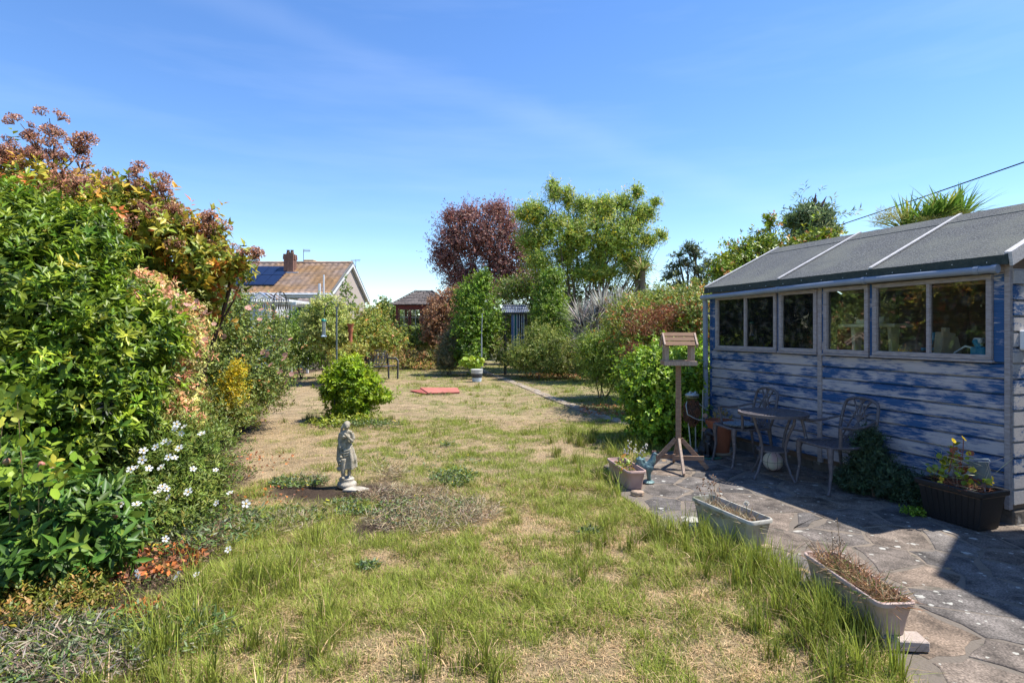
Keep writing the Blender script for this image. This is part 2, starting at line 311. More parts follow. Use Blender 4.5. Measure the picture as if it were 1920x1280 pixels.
def shrub(name, label, cat, base, blobs, n=2000, per=7, leaf=(.06, .025), pal=None, shape='two', up=.5, sprig=.12, spread=.75, fill=.25, jit=.18,
          mat='leaf', stems=6, stem_r=.015, stem_col=(.09, .06, .04), group=None, pick=0, part='foliage', lo=.72, hi=1.1, lump=.22, rej=.8, fillscale=1.5, wild=0, limb=None):
    rt = root(name, label, cat, (base[0], base[1], base[2] if len(base) > 2 else 0), 0, group); off = np.array(rt.location)
    P, O = blob_points(blobs, n, lo, hi, lump, rej); n = len(P)
    D = nrm(O+np.array([0, 0, up])+RNG.normal(0, .3, (n, 3)))
    if wild: # some sprigs shoot out beyond the mass
        k = int(n*wild); P[:k] += D[:k]*RNG.uniform(.5, 2.2, (k, 1))*sprig
    t = RNG.uniform(0, 1, (n, per)); ang = RNG.uniform(0, 2*PI, (n, 1))+np.arange(per)[None]*2.4
    X = nrm(np.cross(D, RNG.normal(size=(n, 3)))); Y = np.cross(D, X)
    side = X[:, None]*np.cos(ang)[..., None]+Y[:, None]*np.sin(ang)[..., None]
    LP = P[:, None]+D[:, None]*((t-.5)*sprig)[..., None]+side*.004
    LA = nrm(D[:, None]*(1-spread*(1-.5*t[..., None]))+side*spread+RNG.normal(0, .15, (n, per, 3)))
    LN = nrm(D[:, None]*.9-side*.25+np.array([0, 0, .5])+RNG.normal(0, .25, (n, per, 3)))
    LP, LA, LN = (a.reshape(-1, 3) for a in (LP, LA, LN)); m = len(LP)
    sc = RNG.uniform(.65, 1.2, m); Ls = leaf[0]*sc; Ws = leaf[1]*sc
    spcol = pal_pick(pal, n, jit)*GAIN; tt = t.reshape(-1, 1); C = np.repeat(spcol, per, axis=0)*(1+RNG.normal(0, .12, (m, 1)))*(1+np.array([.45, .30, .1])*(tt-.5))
    mm = leafmat(mat)
    if pick:
        front = np.argsort(LP[:, 1]*1.0+np.abs(LP[:, 0])*.3-LP[:, 2]*.2)[:int(m*.35)]; ch = RNG.choice(front, min(pick, len(front)), replace=False)
        leaf_objects(LP[ch], LA[ch], LN[ch], Ls[ch], Ws[ch], pal, shape, mm, rt)
        k = np.ones(m, bool); k[ch] = False; LP, LA, LN, Ls, Ws, C = LP[k], LA[k], LN[k], Ls[k], Ws[k], C[k]
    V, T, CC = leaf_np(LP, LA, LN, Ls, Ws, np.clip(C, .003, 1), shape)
    if fill:
        nf = int(m*fill); FP, FO = blob_points(blobs, nf, .25, .8, .1, .6); nf = len(FP)
        fc = pal_pick(pal, nf, .1)*GAIN
        a, b, c = leaf_np(FP, sph(nf), nrm(FO+RNG.normal(0, .5, (nf, 3))), np.full(nf, leaf[0]*fillscale), np.full(nf, leaf[0]*fillscale*.6), np.clip(fc, .003, 1), 'two')
        T = np.vstack([T, b+len(V)]); V = np.vstack([V, a]); CC = np.vstack([CC, c])
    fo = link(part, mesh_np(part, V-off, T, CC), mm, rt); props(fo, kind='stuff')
    if stems:
        mb = MB(); B = blobs
        for i in range(stems):
            b = B[i % len(B)]; p0 = Vector((base[0]+random.gauss(0, stem_r*3), base[1]+random.gauss(0, stem_r*3), off[2]-.02))
            p3 = Vector(b[:3])+Vector((random.uniform(-.4, .4)*b[3], random.uniform(-.4, .4)*b[4], random.uniform(-.2, .6)*b[5]))
            mid = p0.lerp(p3, .5)+Vector((random.gauss(0, .08), random.gauss(0, .08), .05))*(p3-p0).length*.5
            pts = [p0, p0.lerp(mid, .5)+Vector((random.gauss(0, .02), 0, 0)), mid, mid.lerp(p3, .6), p3]
            mb.tube(pts, [stem_r*k for k in (1, .85, .65, .45, .2)], 6)
            if limb:
                for j in range(limb):
                    q0 = pts[2].lerp(p3, random.random()); dv = Vector(sph(1)[0]); dv.z = abs(dv.z)*.7
                    q1 = Vector(b[:3])+Vector((dv.x*b[3], dv.y*b[4], dv.z*b[5]))*random.uniform(.7, 1.0)
                    qm = q0.lerp(q1, .5)+Vector((random.gauss(0, .04), random.gauss(0, .04), random.gauss(0, .04)))*(q1-q0).length
                    mb.tube([q0, qm, q1], [stem_r*.35, stem_r*.22, stem_r*.08], 4, cap=False)
        mb.build('trunk' if stem_r > .03 else 'stem', pmat(f'bark_{int(stem_col[0]*1000)}', stem_col, .9, tuple(x*1.8 for x in stem_col), 12, bump=.6), rt, smooth=True, off=off)
    return rt
def PB(px, py, d, rx, ry, rd=None):
    p = Wp(px, py, d); a = rx*d/F; b = ry*d/F; return (p.x, p.y, p.z, a, rd if rd is not None else (a+b)/2, b)
# ------------------------------------------------------------------ ground
def inpoly(x, y, poly):
    x = np.asarray(x, float); y = np.asarray(y, float); r = np.zeros(x.shape, bool); n = len(poly); j = n-1
    for i in range(n):
        xi, yi = poly[i]; xj, yj = poly[j]
        r ^= ((yi > y) != (yj > y)) & (x < (xj-xi)*(y-yi)/((yj-yi) or 1e-12)+xi); j = i
    return r
PATIO = [G(*p) for p in [(1700, 1279), (1655, 1215), (1600, 1165), (1545, 1125), (1490, 1090), (1420, 1045), (1300, 1000), (1215, 962), (1165, 930), (1150, 905), (1180, 880), (1235, 850), (1330, 835)]]
PATIO = [(1.95, .4)]+PATIO+[(2.9, 8.2), (7.5, 9), (7.5, .4)]
NA, NB_, NC = VN(1), VN(2), VN(3)
PATHC = [G(*p) for p in [(895, 690), (915, 700), (950, 712), (990, 727), (1040, 748), (1085, 765), (1130, 780), (1180, 795)]]
def seg_dist(x, y, pts):
    d = np.full(np.shape(x), 1e9)
    for (ax, ay), (bx, by) in zip(pts[:-1], pts[1:]):
        t = np.clip(((x-ax)*(bx-ax)+(y-ay)*(by-ay))/((bx-ax)**2+(by-ay)**2), 0, 1)
        d = np.minimum(d, np.hypot(x-ax-t*(bx-ax), y-ay-t*(by-ay)))
    return d
SOILC = [G(*p) for p in [(560, 915), (620, 930), (700, 915), (770, 945)]]+[G(700, 985)]
WORN = [G(*p) for p in [(600, 660), (575, 700), (540, 745), (480, 820), (440, 860)]]
def sm(a, b, x): t = np.clip((x-a)/(b-a), 0, 1); return t*t*(3-2*t)
def green(x, y):
    """how green the lawn is, 0 straw .. 1 lush"""
    n = NA(x, y, .9, 4); m = NB_(x, y, 3.1, 3); k = NC(x, y, .35, 3)
    base = .52+.19*sm(6.5, 3.5, y)+.10*sm(.5, 2.5, x)*sm(4, 8, y)-.09*sm(6.5, 10, y)*sm(1.2, -.5, x)+.10*sm(12, 17, y)+.12*sm(.2, 1.6, x)*sm(5, 7, y)
    q = NA(x+40, y+7, 8, 2)
    g = base+(n-.5)*1.3+(m-.5)*1.1+(k-.5)*.4+(q-.5)*1.3-.06*sm(5, 8, y)
    g = g+.5*np.exp(-(seg_dist(x, y, PATIO[1:12])/.28)**2)+.25*np.exp(-(seg_dist(x, y, [(-2.2, 2.4), (-1.55, 3.6)])/.45)**2)-.5*np.exp(-(seg_dist(x, y, WORN)/.8)**2)
    return np.clip(g, 0, 1)
def soil(x, y): return np.clip(1.25*np.exp(-(seg_dist(x, y, SOILC)/.27)**2)*(.4+1.2*NB_(x, y, 2.5, 3)), 0, 1)
def border(x, y): # the planted left border is bare earth
    e = np.interp(y, [2, 3, 4, 5, 6.5, 8, 10, 14, 20], [-1.75, -1.75, -1.95, -2.2, -2.9, -3.7, -4.3, -5.6, -7.4])
    return sm(.0, -.35, x-e+(NA(x, y, 2, 3)-.5)*.5)
def gz(x, y): return (NA(x, y, 1.4, 3)-.5)*.035+(NB_(x, y, 5, 2)-.5)*.012
STRAW = np.array((.53, .395, .235)); GRN = np.array((.165, .21, .05)); SOILK = np.array((.06, .042, .03)); PATHK = np.array((.36, .28, .19))
xs = np.linspace(-14, 10, 321); ys = np.linspace(.2, 30, 398); X, Y = np.meshgrid(xs, ys)
pm = inpoly(X, Y, PATIO); g = green(X, Y)[..., None]; sl = soil(X, Y)[..., None]; bo = border(X, Y)[..., None]
fn = NC(X, Y, 9, 3)[..., None]
C = STRAW*(.30+.65*fn)*(1-g*.8)+GRN*g*.7*(.7+.5*fn)
pd = seg_dist(X, Y, PATHC)[..., None]; pk = np.exp(-(pd/.2)**4)*.7
C = C*(1-pk)+PATHK*pk*(.7+.6*fn); C = C*(1-sl)+SOILK*sl*(.6+.9*fn); C = C*(1-bo)+SOILK*1.5*bo*(.6+.8*fn)
Z = gz(X, Y)-.012; Z[pm] = -.035
V = np.stack([X, Y, Z], -1).reshape(-1, 3); ny, nx = X.shape
i = np.arange((ny-1)*nx).reshape(ny-1, nx)[:, :-1].ravel(); T = np.stack([i, i+1, i+nx+1, i+nx], 1)
m, t, b, l = newmat('lawn_earth')
a = N(t, 'ShaderNodeAttribute', attribute_name='col'); n = N(t, 'ShaderNodeTexNoise'); n.inputs['Scale'].default_value = 55; n.inputs['Detail'].default_value = 8; n.inputs['Roughness'].default_value = .75
tc = N(t, 'ShaderNodeTexCoord'); l.new(tc.outputs['Object'], n.inputs['Vector']); r = N(t, 'ShaderNodeMapRange'); r.inputs['From Min'].default_value = .3; r.inputs['From Max'].default_value = .7; r.inputs['To Min'].default_value = .35; r.inputs['To Max'].default_value = 1.4
l.new(n.outputs[0], r.inputs['Value']); vm = N(t, 'ShaderNodeVectorMath', operation='SCALE'); l.new(a.outputs['Color'], vm.inputs[0]); l.new(r.outputs[0], vm.inputs['Scale']); l.new(vm.outputs[0], b.inputs['Base Color'])
b.inputs['Roughness'].default_value = 1; b.inputs['Specular IOR Level'].default_value = .1
bb = N(t, 'ShaderNodeBump'); bb.inputs['Distance'].default_value = .02; bb.inputs['Strength'].default_value = .9; l.new(n.outputs[0], bb.inputs['Height']); l.new(bb.outputs[0], b.inputs['Normal'])
props(link('lawn', mesh_np('lawn', V, T, C.reshape(-1, 3), True), m), kind='structure', label='dry patchy garden lawn of straw and green grass')
gm = MB(); gm.add([(-900, -60, -.06), (900, -60, -.06), (900, 1500, -.06), (-900, 1500, -.06)], [(0, 1, 2, 3)])
gm.build('ground', pmat('far_ground', (.12, .12, .05), 1, (.2, .17, .09), .2), kind='structure')
# ------------------------------------------------------------------ patio of irregular slabs
m, t, b, l = newmat('slab_stone')
tc = N(t, 'ShaderNodeTexCoord'); oi = N(t, 'ShaderNodeObjectInfo')
cr = N(t, 'ShaderNodeValToRGB'); cr.color_ramp.interpolation = 'LINEAR'; e = cr.color_ramp.elements
e[0].color = (.19, .165, .145, 1); e[1].color = (.27, .20, .145, 1)
for p_, c_ in ((.3, (.21, .185, .165, 1)), (.55, (.15, .135, .125, 1)), (.8, (.25, .20, .16, 1))): q = e.new(p_); q.color = c_
l.new(oi.outputs['Random'], cr.inputs[0])
n1 = N(t, 'ShaderNodeTexNoise'); n1.inputs['Scale'].default_value = 4.5; n1.inputs['Detail'].default_value = 11; n1.inputs['Roughness'].default_value = .74; l.new(tc.outputs['Object'], n1.inputs['Vector'])
rr = N(t, 'ShaderNodeMapRange'); rr.inputs['From Min'].default_value = .33; rr.inputs['From Max'].default_value = .67; rr.inputs['To Min'].default_value = .15; rr.inputs['To Max'].default_value = 1.1; l.new(n1.outputs[0], rr.inputs['Value'])
s1 = N(t, 'ShaderNodeVectorMath', operation='SCALE'); l.new(cr.outputs[0], s1.inputs[0]); l.new(rr.outputs[0], s1.inputs['Scale'])
nf_ = N(t, 'ShaderNodeTexNoise'); nf_.inputs['Scale'].default_value = 90; nf_.inputs['Detail'].default_value = 4; l.new(tc.outputs['Object'], nf_.inputs['Vector'])
rf = N(t, 'ShaderNodeMapRange'); rf.inputs['From Min'].default_value = .35; rf.inputs['From Max'].default_value = .65; rf.inputs['To Min'].default_value = .6; rf.inputs['To Max'].default_value = 1.4; l.new(nf_.outputs[0], rf.inputs['Value'])
s2 = N(t, 'ShaderNodeVectorMath', operation='SCALE'); l.new(s1.outputs[0], s2.inputs[0]); l.new(rf.outputs[0], s2.inputs['Scale'])
last = s2.outputs[0]
for sc_, w_, th, col_ in ((2.6, .16, .16, (.48, .46, .40)), (7.5, .13, .2, (.44, .43, .38)), (19, .12, .25, (.4, .39, .34)), (3.1, .2, .16, (.30, .2, .10))):
    dn = N(t, 'ShaderNodeTexNoise'); dn.inputs['Scale'].default_value = sc_*5; dn.inputs['Detail'].default_value = 2; l.new(tc.outputs['Object'], dn.inputs['Vector'])
    ad = N(t, 'ShaderNodeVectorMath', operation='MULTIPLY_ADD'); l.new(dn.outputs['Color'], ad.inputs[0]); ad.inputs[1].default_value = (.35/sc_,)*3; l.new(tc.outputs['Object'], ad.inputs[2])
    vo = N(t, 'ShaderNodeTexVoronoi'); vo.inputs['Scale'].default_value = sc_; vo.inputs['Randomness'].default_value = 1; l.new(ad.outputs[0], vo.inputs['Vector'])
    sx = N(t, 'ShaderNodeSeparateColor'); l.new(vo.outputs['Color'], sx.inputs[0])
    # spot radius from the cell's own random number; only some cells carry a lichen spot
    ra = N(t, 'ShaderNodeMath', operation='SUBTRACT'); l.new(sx.outputs[0], ra.inputs[0]); ra.inputs[1].default_value = 1-w_-.25
    rb = N(t, 'ShaderNodeMath', operation='MULTIPLY'); l.new(ra.outputs[0], rb.inputs[0]); rb.inputs[1].default_value = th*3.3
    lt = N(t, 'ShaderNodeMath', operation='SUBTRACT'); l.new(rb.outputs[0], lt.inputs[0]); l.new(vo.outputs['Distance'], lt.inputs[1])
    sg = N(t, 'ShaderNodeMapRange'); sg.inputs['From Min'].default_value = 0; sg.inputs['From Max'].default_value = .035; sg.inputs['To Max'].default_value = .85; l.new(lt.outputs[0], sg.inputs['Value'])
    mx_ = N(t, 'ShaderNodeMix', data_type='RGBA'); l.new(sg.outputs[0], mx_.inputs['Factor']); l.new(last, mx_.inputs['A']); mx_.inputs['B'].default_value = (*col_, 1); last = mx_.outputs['Result']
l.new(last, b.inputs['Base Color']); b.inputs['Roughness'].default_value = .85; b.inputs['Specular IOR Level'].default_value = .25
bb = N(t, 'ShaderNodeBump'); bb.inputs['Strength'].default_value = .8; bb.inputs['Distance'].default_value = .008; l.new(n1.outputs[0], bb.inputs['Height'])
b2 = N(t, 'ShaderNodeBump'); b2.inputs['Strength'].default_value = .5; b2.inputs['Distance'].default_value = .003; l.new(nf_.outputs[0], b2.inputs['Height']); l.new(bb.outputs[0], b2.inputs['Normal']); l.new(b2.outputs[0], b.inputs['Normal'])
SLAB = m
mb = MB(); mb.prism(PATIO, -.05, .0065)
mort = mb.build('patio', pmat('mortar', (.15, .125, .10), .95, (.24, .19, .14), 1.3, bump=.8, bscale=50, c3=(.09, .08, .06), s3=9, lo=.45, hi=.65), kind='structure', label='crazy paved patio in front of the shed')
seeds = []
rs = random.Random(5)
gy = .7
while gy < 8.4:
    gx = .9
    while gx < 5.6:
        seeds.append((gx+rs.uniform(-.2, .2), gy+rs.uniform(-.2, .2))); gx += rs.uniform(.26, .6)
    gy += .36
def vcell(i):
    a = Vector(seeds[i]); poly = [Vector((a.x+dx, a.y+dy)) for dx, dy in ((-1, -1), (1, -1), (1, 1), (-1, 1))]
    for j, q in enumerate(seeds):
        if j == i: continue
        q = Vector(q); d = q-a
        if d.length > 1.6: continue
        m_ = (a+q)/2; nn = d.normalized(); off_ = m_.dot(nn)-rs.choice((.004, .010, .014)); res = []
        for k in range(len(poly)):
            p0, p1 = poly[k], poly[(k+1) % len(poly)]; s0, s1_ = p0.dot(nn)-off_, p1.dot(nn)-off_
            if s0 <= 0: res.append(p0)
            if s0*s1_ < 0: res.append(p0.lerp(p1, s0/(s0-s1_)))
        poly = res
        if len(poly) < 3: return None
    return poly
C0 = Vector((3.98, 4.54, 0)); WX = Vector((-.326, .945, 0)).normalized(); WYo = Vector((-.945, -.326, 0)).normalized()
for i, s_ in enumerate(seeds):
    dx, dy = s_[0]-C0.x, s_[1]-C0.y; inside_shed = (dx*WYo.x+dy*WYo.y) < -.35 and (dx*WX.x+dy*WX.y) > .3
    if inside_shed or not inpoly(np.array([s_[0]]), np.array([s_[1]]), PATIO)[0] or s_[0] > s_[1]*.93+.9: continue
    poly = vcell(i)
    if not poly: continue
    # rough the outline: each edge gets a nudged middle point
    pp = []
    for k in range(len(poly)):
        p0, p1 = poly[k], poly[(k+1) % len(poly)]; pp.append(p0)
        if (p1-p0).length > .12: pp.append(p0.lerp(p1, rs.uniform(.2, .42))+Vector((-(p1-p0).y, (p1-p0).x)).normalized()*rs.uniform(-.004, .028))
        if (p1-p0).length > .2: pp.append(p0.lerp(p1, rs.uniform(.58, .8))+Vector((-(p1-p0).y, (p1-p0).x)).normalized()*rs.uniform(-.004, .028))
    h = rs.uniform(.008, .013); mb = MB(); mb.prism([(p.x, p.y) for p in pp], -.03, h, .006, .003)
    mb.build('slab', SLAB, mort, fix=True)
# path of small flat stones
ps = MB(); L_, R_ = [], []
for k, (x, y) in enumerate(PATHC):
    a = Vector(PATHC[min(k+1, len(PATHC)-1)])-Vector(PATHC[max(k-1, 0)]); nn = Vector((-a.y, a.x)).normalized()*.11; L_.append((x+nn.x, y+nn.y)); R_.append((x-nn.x, y-nn.y))
ps.prism(L_+R_[::-1], -.02, .004)
path = ps.build('path', pmat('path_grit', (.36, .29, .2), 1, (.2, .15, .1), 9, bump=.8), kind='structure', label='narrow pale edging path curving along the bushes')
sm_ = pmat('path_stone', (.42, .36, .29), .9, (.27, .22, .17), 14, bump=.5)
for k in range(len(PATHC)-1):
    a, c = Vector(PATHC[k]), Vector(PATHC[k+1]); nseg = max(2, int((c-a).length/.22))
    for j in range(nseg):
        p = a.lerp(c, (j+.5)/nseg); dv = (c-a).normalized(); pr = Vector((-dv.y, dv.x))
        for sgn in (-1, 1):
            if random.random() < .3: continue
            q = p+pr*sgn*random.uniform(.04, .09); s = MB(); w = random.uniform(.05, .09)
            ang0 = random.random()*6; s.prism([(q.x+w*math.cos(ang0+a_)*random.uniform(.8, 1.1), q.y+w*math.sin(ang0+a_)*random.uniform(.8, 1.1)) for a_ in np.arange(0, 6.2, 1.05)], .0, random.uniform(.010, .02), .012, .005)
            s.build('stone', sm_, path)
# ------------------------------------------------------------------ grass, many blades, two meshes
def blades(n, region, hgt, wid, seg, lush=1.0, lean=.5, thr=None, fx=None, colmul=1.0, straw_p=None):
    x0, x1, y0, y1 = region
    if fx is None:
        y = np.sqrt(RNG.uniform(y0**2, y1**2, n)); x = RNG.uniform(-1, 1, n)*y*.95
        x = np.clip(x, x0, x1+0*x)
    else: x, y = fx; n = len(x)
    g = green(x, y); keep = ~inpoly(x, y, PATIO) & (RNG.random(n) > soil(x, y)*1.15) & (RNG.random(n) > border(x, y)*.9) & (RNG.random(n) > np.exp(-(seg_dist(x, y, PATHC)/.14)**4)*.85)
    keep &= (RNG.random(n) < (.6+.5*g)) if fx is None else True
    x, y, g = x[keep], y[keep], g[keep]; n = len(x)
    isg = RNG.random(n) < np.clip(g*1.25-.05, .03, .97) if straw_p is None else RNG.random(n) > straw_p
    h = hgt*(.45+.75*g)*RNG.uniform(.4, 1.35, n)*np.where(isg, 1, .75); az = RNG.uniform(0, 2*PI, n)+NA(x, y, 1.2, 2)*5
    ln = np.abs(RNG.normal(lean, .35, n))*np.where(isg, .75, 1.7); dx = np.cos(az); dy = np.sin(az)
    z = gz(x, y)-.014; w = wid*RNG.uniform(.6, 1.3, n); px = -dy; py = dx
    base = np.stack([x, y, z], 1); d = np.stack([dx, dy, 0*dx], 1); s = np.stack([px, py, 0*px], 1)*w[:, None]/2
    up = np.array([0, 0, 1.])
    lf = lambda t: base+d*(h*ln*t**1.7)[:, None]+up*(h*(t-.35*ln*t*t*.8).clip(.02))[:, None]
    cg = GRN*np.array([1.3, 1.25, .9])*(1+RNG.normal(0, .33, (n, 1)))+np.array([.07, .05, 0])*RNG.random((n, 1))
    cs = STRAW*np.array([1.1, 1.04, .95])*(1+RNG.normal(0, .33, (n, 1)))
    c = np.where(isg[:, None], cg*(.75+.45*g[:, None]), cs).clip(.01, .9)*colmul
    if seg == 1:
        V = np.stack([base-s, base+s, lf(1.0)], 1); T = np.array([[0, 1, 2]]); k = 3
    else:
        V = np.stack([base-s, base+s, lf(.5)-s*.8, lf(.5)+s*.8, lf(1.0)], 1); T = np.array([[0, 1, 3], [0, 3, 2], [2, 3, 4]]); k = 5
    TT = T[None]+(np.arange(n)*k)[:, None, None]
    return V.reshape(-1, 3), TT.reshape(-1, 3), np.repeat(c, k, 0)
def merge(parts):
    V, T, C = [], [], []; o = 0
    for v, t_, c in parts: V.append(v); T.append(t_+o); C.append(c); o += len(v)
    return np.vstack(V), np.vstack(T), np.vstack(C)
def clump_xy(nc, per, region, rad, pick):
    cx, cy = pick; r = np.abs(RNG.normal(0, rad, (len(cx), per))); a = RNG.uniform(0, 2*PI, (len(cx), per))
    return (cx[:, None]+r*np.cos(a)).ravel(), (cy[:, None]+r*np.sin(a)).ravel()
def rnd_centres(n, y0, y1, gmin):
    y = np.sqrt(RNG.uniform(y0**2, y1**2, n*6)); x = RNG.uniform(-1, 1, n*6)*y*.95; k = green(x, y) > gmin; k &= ~inpoly(x, y, PATIO) & (border(x, y) < .5) & (soil(x, y) < .4); return x[k][:n], y[k][:n]
gp = [blades(130000, (-9, 9, 2.2, 6.0), .05, .0030, 1, lean=2.2, straw_p=.85), blades(270000, (-9, 9, 2.2, 5.2), .052, .0032, 2, lean=.9),
      blades(380000, (-9, 9, 5.0, 10), .05, .0055, 1, lean=.8), blades(250000, (-14, 9, 9.8, 26), .055, .012, 1, lean=.8)]
c = rnd_centres(330, 2.3, 6, .5); gp.append(blades(0, None or (0, 0, 0, 0), .085, .0036, 2, lean=.8, fx=clump_xy(0, 110, None, .055, c), straw_p=.25))
c = rnd_centres(260, 2.3, 6, .0); gp.append(blades(0, (0, 0, 0, 0), .075, .0036, 2, lean=1.0, fx=clump_xy(0, 80, None, .06, c), straw_p=.85))
c = rnd_centres(420, 6, 20, .5); gp.append(blades(0, (0, 0, 0, 0), .11, .009, 1, lean=.5, fx=clump_xy(0, 60, None, .09, c), straw_p=.25))
V, T, C = merge(gp); props(link('grass', mesh_np('grass', V, T, C), leafmat('grass_blade', .3, .6, .25)), kind='stuff', label='short dry and green grass blades of the lawn')
# long lush grass: beside the troughs, at the left border, by the path end
pts = []
for (x, y), n_, sp, in [(G(1345, 1010), 10, .17), (G(1330, 1035), 9, .16), (G(1400, 1075), 8, .15), (G(1470, 1120), 9, .15), (G(1530, 1175), 9, .14), (G(1570, 1215), 9, .14), (G(1450, 1090), 6, .14), (G(1600, 1240), 6, .12), (G(1240, 1000), 8, .14),
                   (G(1150, 900), 6, .2), (G(1120, 850), 12, .4), (G(1160, 845), 12, .4), (G(1100, 820), 10, .45), (G(1185, 835), 6, .3),
                   (G(400, 1190), 12, .3), (G(350, 1250), 12, .3), (G(480, 1230), 6, .3), (G(430, 1130), 8, .3), (G(610, 785), 5, .2), (G(575, 790), 6, .3), (G(720, 790), 6, .3), (G(860, 1240), 4, .1), (G(1090, 1050), 4, .2), (G(500, 760), 5, .5)]:
    for _ in range(n_): pts.append((x+random.gauss(0, sp), y+random.gauss(0, sp)))
pts = np.array(pts); xy = clump_xy(0, 75, None, .05, (pts[:, 0], pts[:, 1]))
k = inpoly(xy[0], xy[1], PATIO) & (RNG.random(len(xy[0])) < .6); xy = (xy[0][~k], xy[1][~k])
sv = PATIO; 
hh = blades(0, (0, 0, 0, 0), .19, .0055, 2, lean=.5, fx=xy, straw_p=.12, colmul=.95)
props(link('tall_grass', mesh_np('tall_grass', *hh), leafmat('grass_blade')), kind='stuff', label='long lush green grass along the patio edge and the left border')
# ------------------------------------------------------------------ shed (local x along the long wall away from the camera, +y out of it)
SL, SWD, EAVE, RZ, RY = 3.62, 2.4, 2.15, 2.765, -1.18
PW = paintwood('flaking_blue_paint'); PWB = paintwood('blue_post_paint', lo=.36, hi=.44); PWG = paintwood('gable_paint', lo=.51, hi=.60, wood=(.52, .48, .46)); PWF = pmat('bare_frame_wood', (.40, .35, .34), .85, (.27, .23, .22), 5, bump=.4, stretch=(3, 3, 12))
FELT = pmat('roof_felt', (.045, .048, .05), .95, (.20, .205, .20), 75, lo=.38, hi=.72, bump=1, bscale=70, spec=.2, c3=(.14, .145, .125), s3=2.2, lo3=.42, hi3=.8, detail=9)
FELTG = pmat('felt_edge', (.028, .04, .034), .9, (.05, .06, .05), 30, bump=.4)
GREYP = pmat('grey_pipe_plastic', (.27, .30, .36), .55, (.22, .25, .31), 3); INW = pmat('inner_timber', (.24, .16, .11), .9, (.14, .09, .06), 6, stretch=(1, 1, 6))
shed = root('shed', 'long shed with flaking blue and bare boards, felt roof and four windows, beside the patio', 'shed', C0, math.atan2(WX.y, WX.x))
def tx(px, off=0):
    r = (px-960)/F; p = C0+WYo*off; return (p.x-r*p.y)/(r*WX.y-WX.x)
pj = tx(1541)
BZ = [.17+.1256*k for k in range(9)]+[1.30]
def board(x0, x1, z0, z1, mat, rev=False):
    mb = MB(); h = z1-z0
    prof = [(-.02, z0+.001), (.024, z0+.002), (.022, z0+h*.84), (-.008, z0+h*.92), (-.010, z1-.001), (-.02, z1-.001)]
    mb.ext(prof, x0, x1); return mb.build('board', mat, shed)
for k in range(9):
    z0, z1 = BZ[k], BZ[k+1]
    board(.028, pj-.028, z0, z1, PW); board(pj+.028, SL-.03, z0, z1, PW)
# posts
def box_part(nm, x0, x1, y0, y1, z0, z1, mat, par=None, bev=.003): 
    return MB().box(((x0+x1)/2, (y0+y1)/2, (z0+z1)/2), (x1-x0, y1-y0, z1-z0)).build(nm, mat, par or shed, bevel=bev)
box_part('post', -.012, .027, -.01, .034, .13, 2.09, PWF); box_part('post', pj-.027, pj+.027, .0, .036, .12, 2.07, PWF); box_part('post', SL-.03, SL+.006, 0, .034, .13, 2.07, PWB)
# windows from their place in the photo
wins = [(1862, 1638, (1742,)), (1630, 1546, ()), (1533, 1462, ()), (1457, 1343, (1398,))]
SZ0, SZ1 = 1.315, 2.015
edges = []
for a_, b_, mul in wins:
    x0, x1 = tx(a_, .03), tx(b_, .03); edges.append((x0, x1)); fw = .042
    f = MB(); yc = .028; th = .05
    f.box(((x0+x1)/2, yc, SZ0+fw/2), (x1-x0, th, fw)).box(((x0+x1)/2, yc, SZ1-fw/2), (x1-x0, th, fw)).box((x0+fw/2, yc, (SZ0+SZ1)/2), (fw, th-.003, SZ1-SZ0-2*fw)).box((x1-fw/2, yc, (SZ0+SZ1)/2), (fw, th-.003, SZ1-SZ0-2*fw))
    w = f.build('window', PWF, shed, bevel=.003)
    ed = [x0+fw]+[tx(m_, .03) for m_ in mul]+[x1-fw]
    for m_ in mul: MB().box((tx(m_, .03), yc, (SZ0+SZ1)/2), (.03, th-.012, SZ1-SZ0-2*fw)).build('mullion', PWF, w, bevel=.002)
    for p0, p1 in zip(ed[:-1], ed[1:]): MB().box(((p0+p1)/2, .02, (SZ0+SZ1)/2), (p1-p0+.004, .003, SZ1-SZ0-2*fw+.01)).build('pane', glassmat(), w)
    box_part('sill', x0-.012, x1+.012, .0, .066, SZ0-.022, SZ0-.002, PWF, w)
# blue uprights between the windows, header above, end panel beside the corner
xs_ = [.027]+[e_ for p in edges for e_ in p]+[SL-.03]
for x0, x1 in zip(xs_[0::2], xs_[1::2]):
    if x1-x0 < .004: continue
    n_ = 2 if x1-x0 > .1 else 1
    for j in range(n_):
        u0 = x0+(x1-x0)*j/n_; u1 = x0+(x1-x0)*(j+1)/n_
        box_part('upright', u0+.0015, u1-.0015, -.01, .026 if j == 0 else .020, 1.302, 2.018, PWB, bev=.002)
box_part('header', .027, SL-.03, -.02, .022, 2.0205, 2.10, PWF)
# gable facing the camera side (local -x) of boards
def gable_board(z0, z1, mat):
    zt = (z0+z1)/2
    if zt < 2.08: y0, y1 = -SWD+.05, -.002
    else:
        k = (z1-2.1)/(RZ-.06-2.1); 
        if k >= .97: return
        y0, y1 = RY-(SWD+RY)*(1-k)+.04, RY+(-RY)*(1-k)-.03
    h = z1-z0; mb = MB(); prof = [(.005, z0+.001), (-.024, z0+.002), (-.022, z0+h*.84), (-.001, z0+h*.92), (.001, z1-.001), (.005, z1-.001)]
    mb.ext(prof, y0, y1, 'y'); mb.build('gable_board', mat, shed)
z = .17
while z < RZ-.1: gable_board(z, z+.1256, PWG); z += .1256
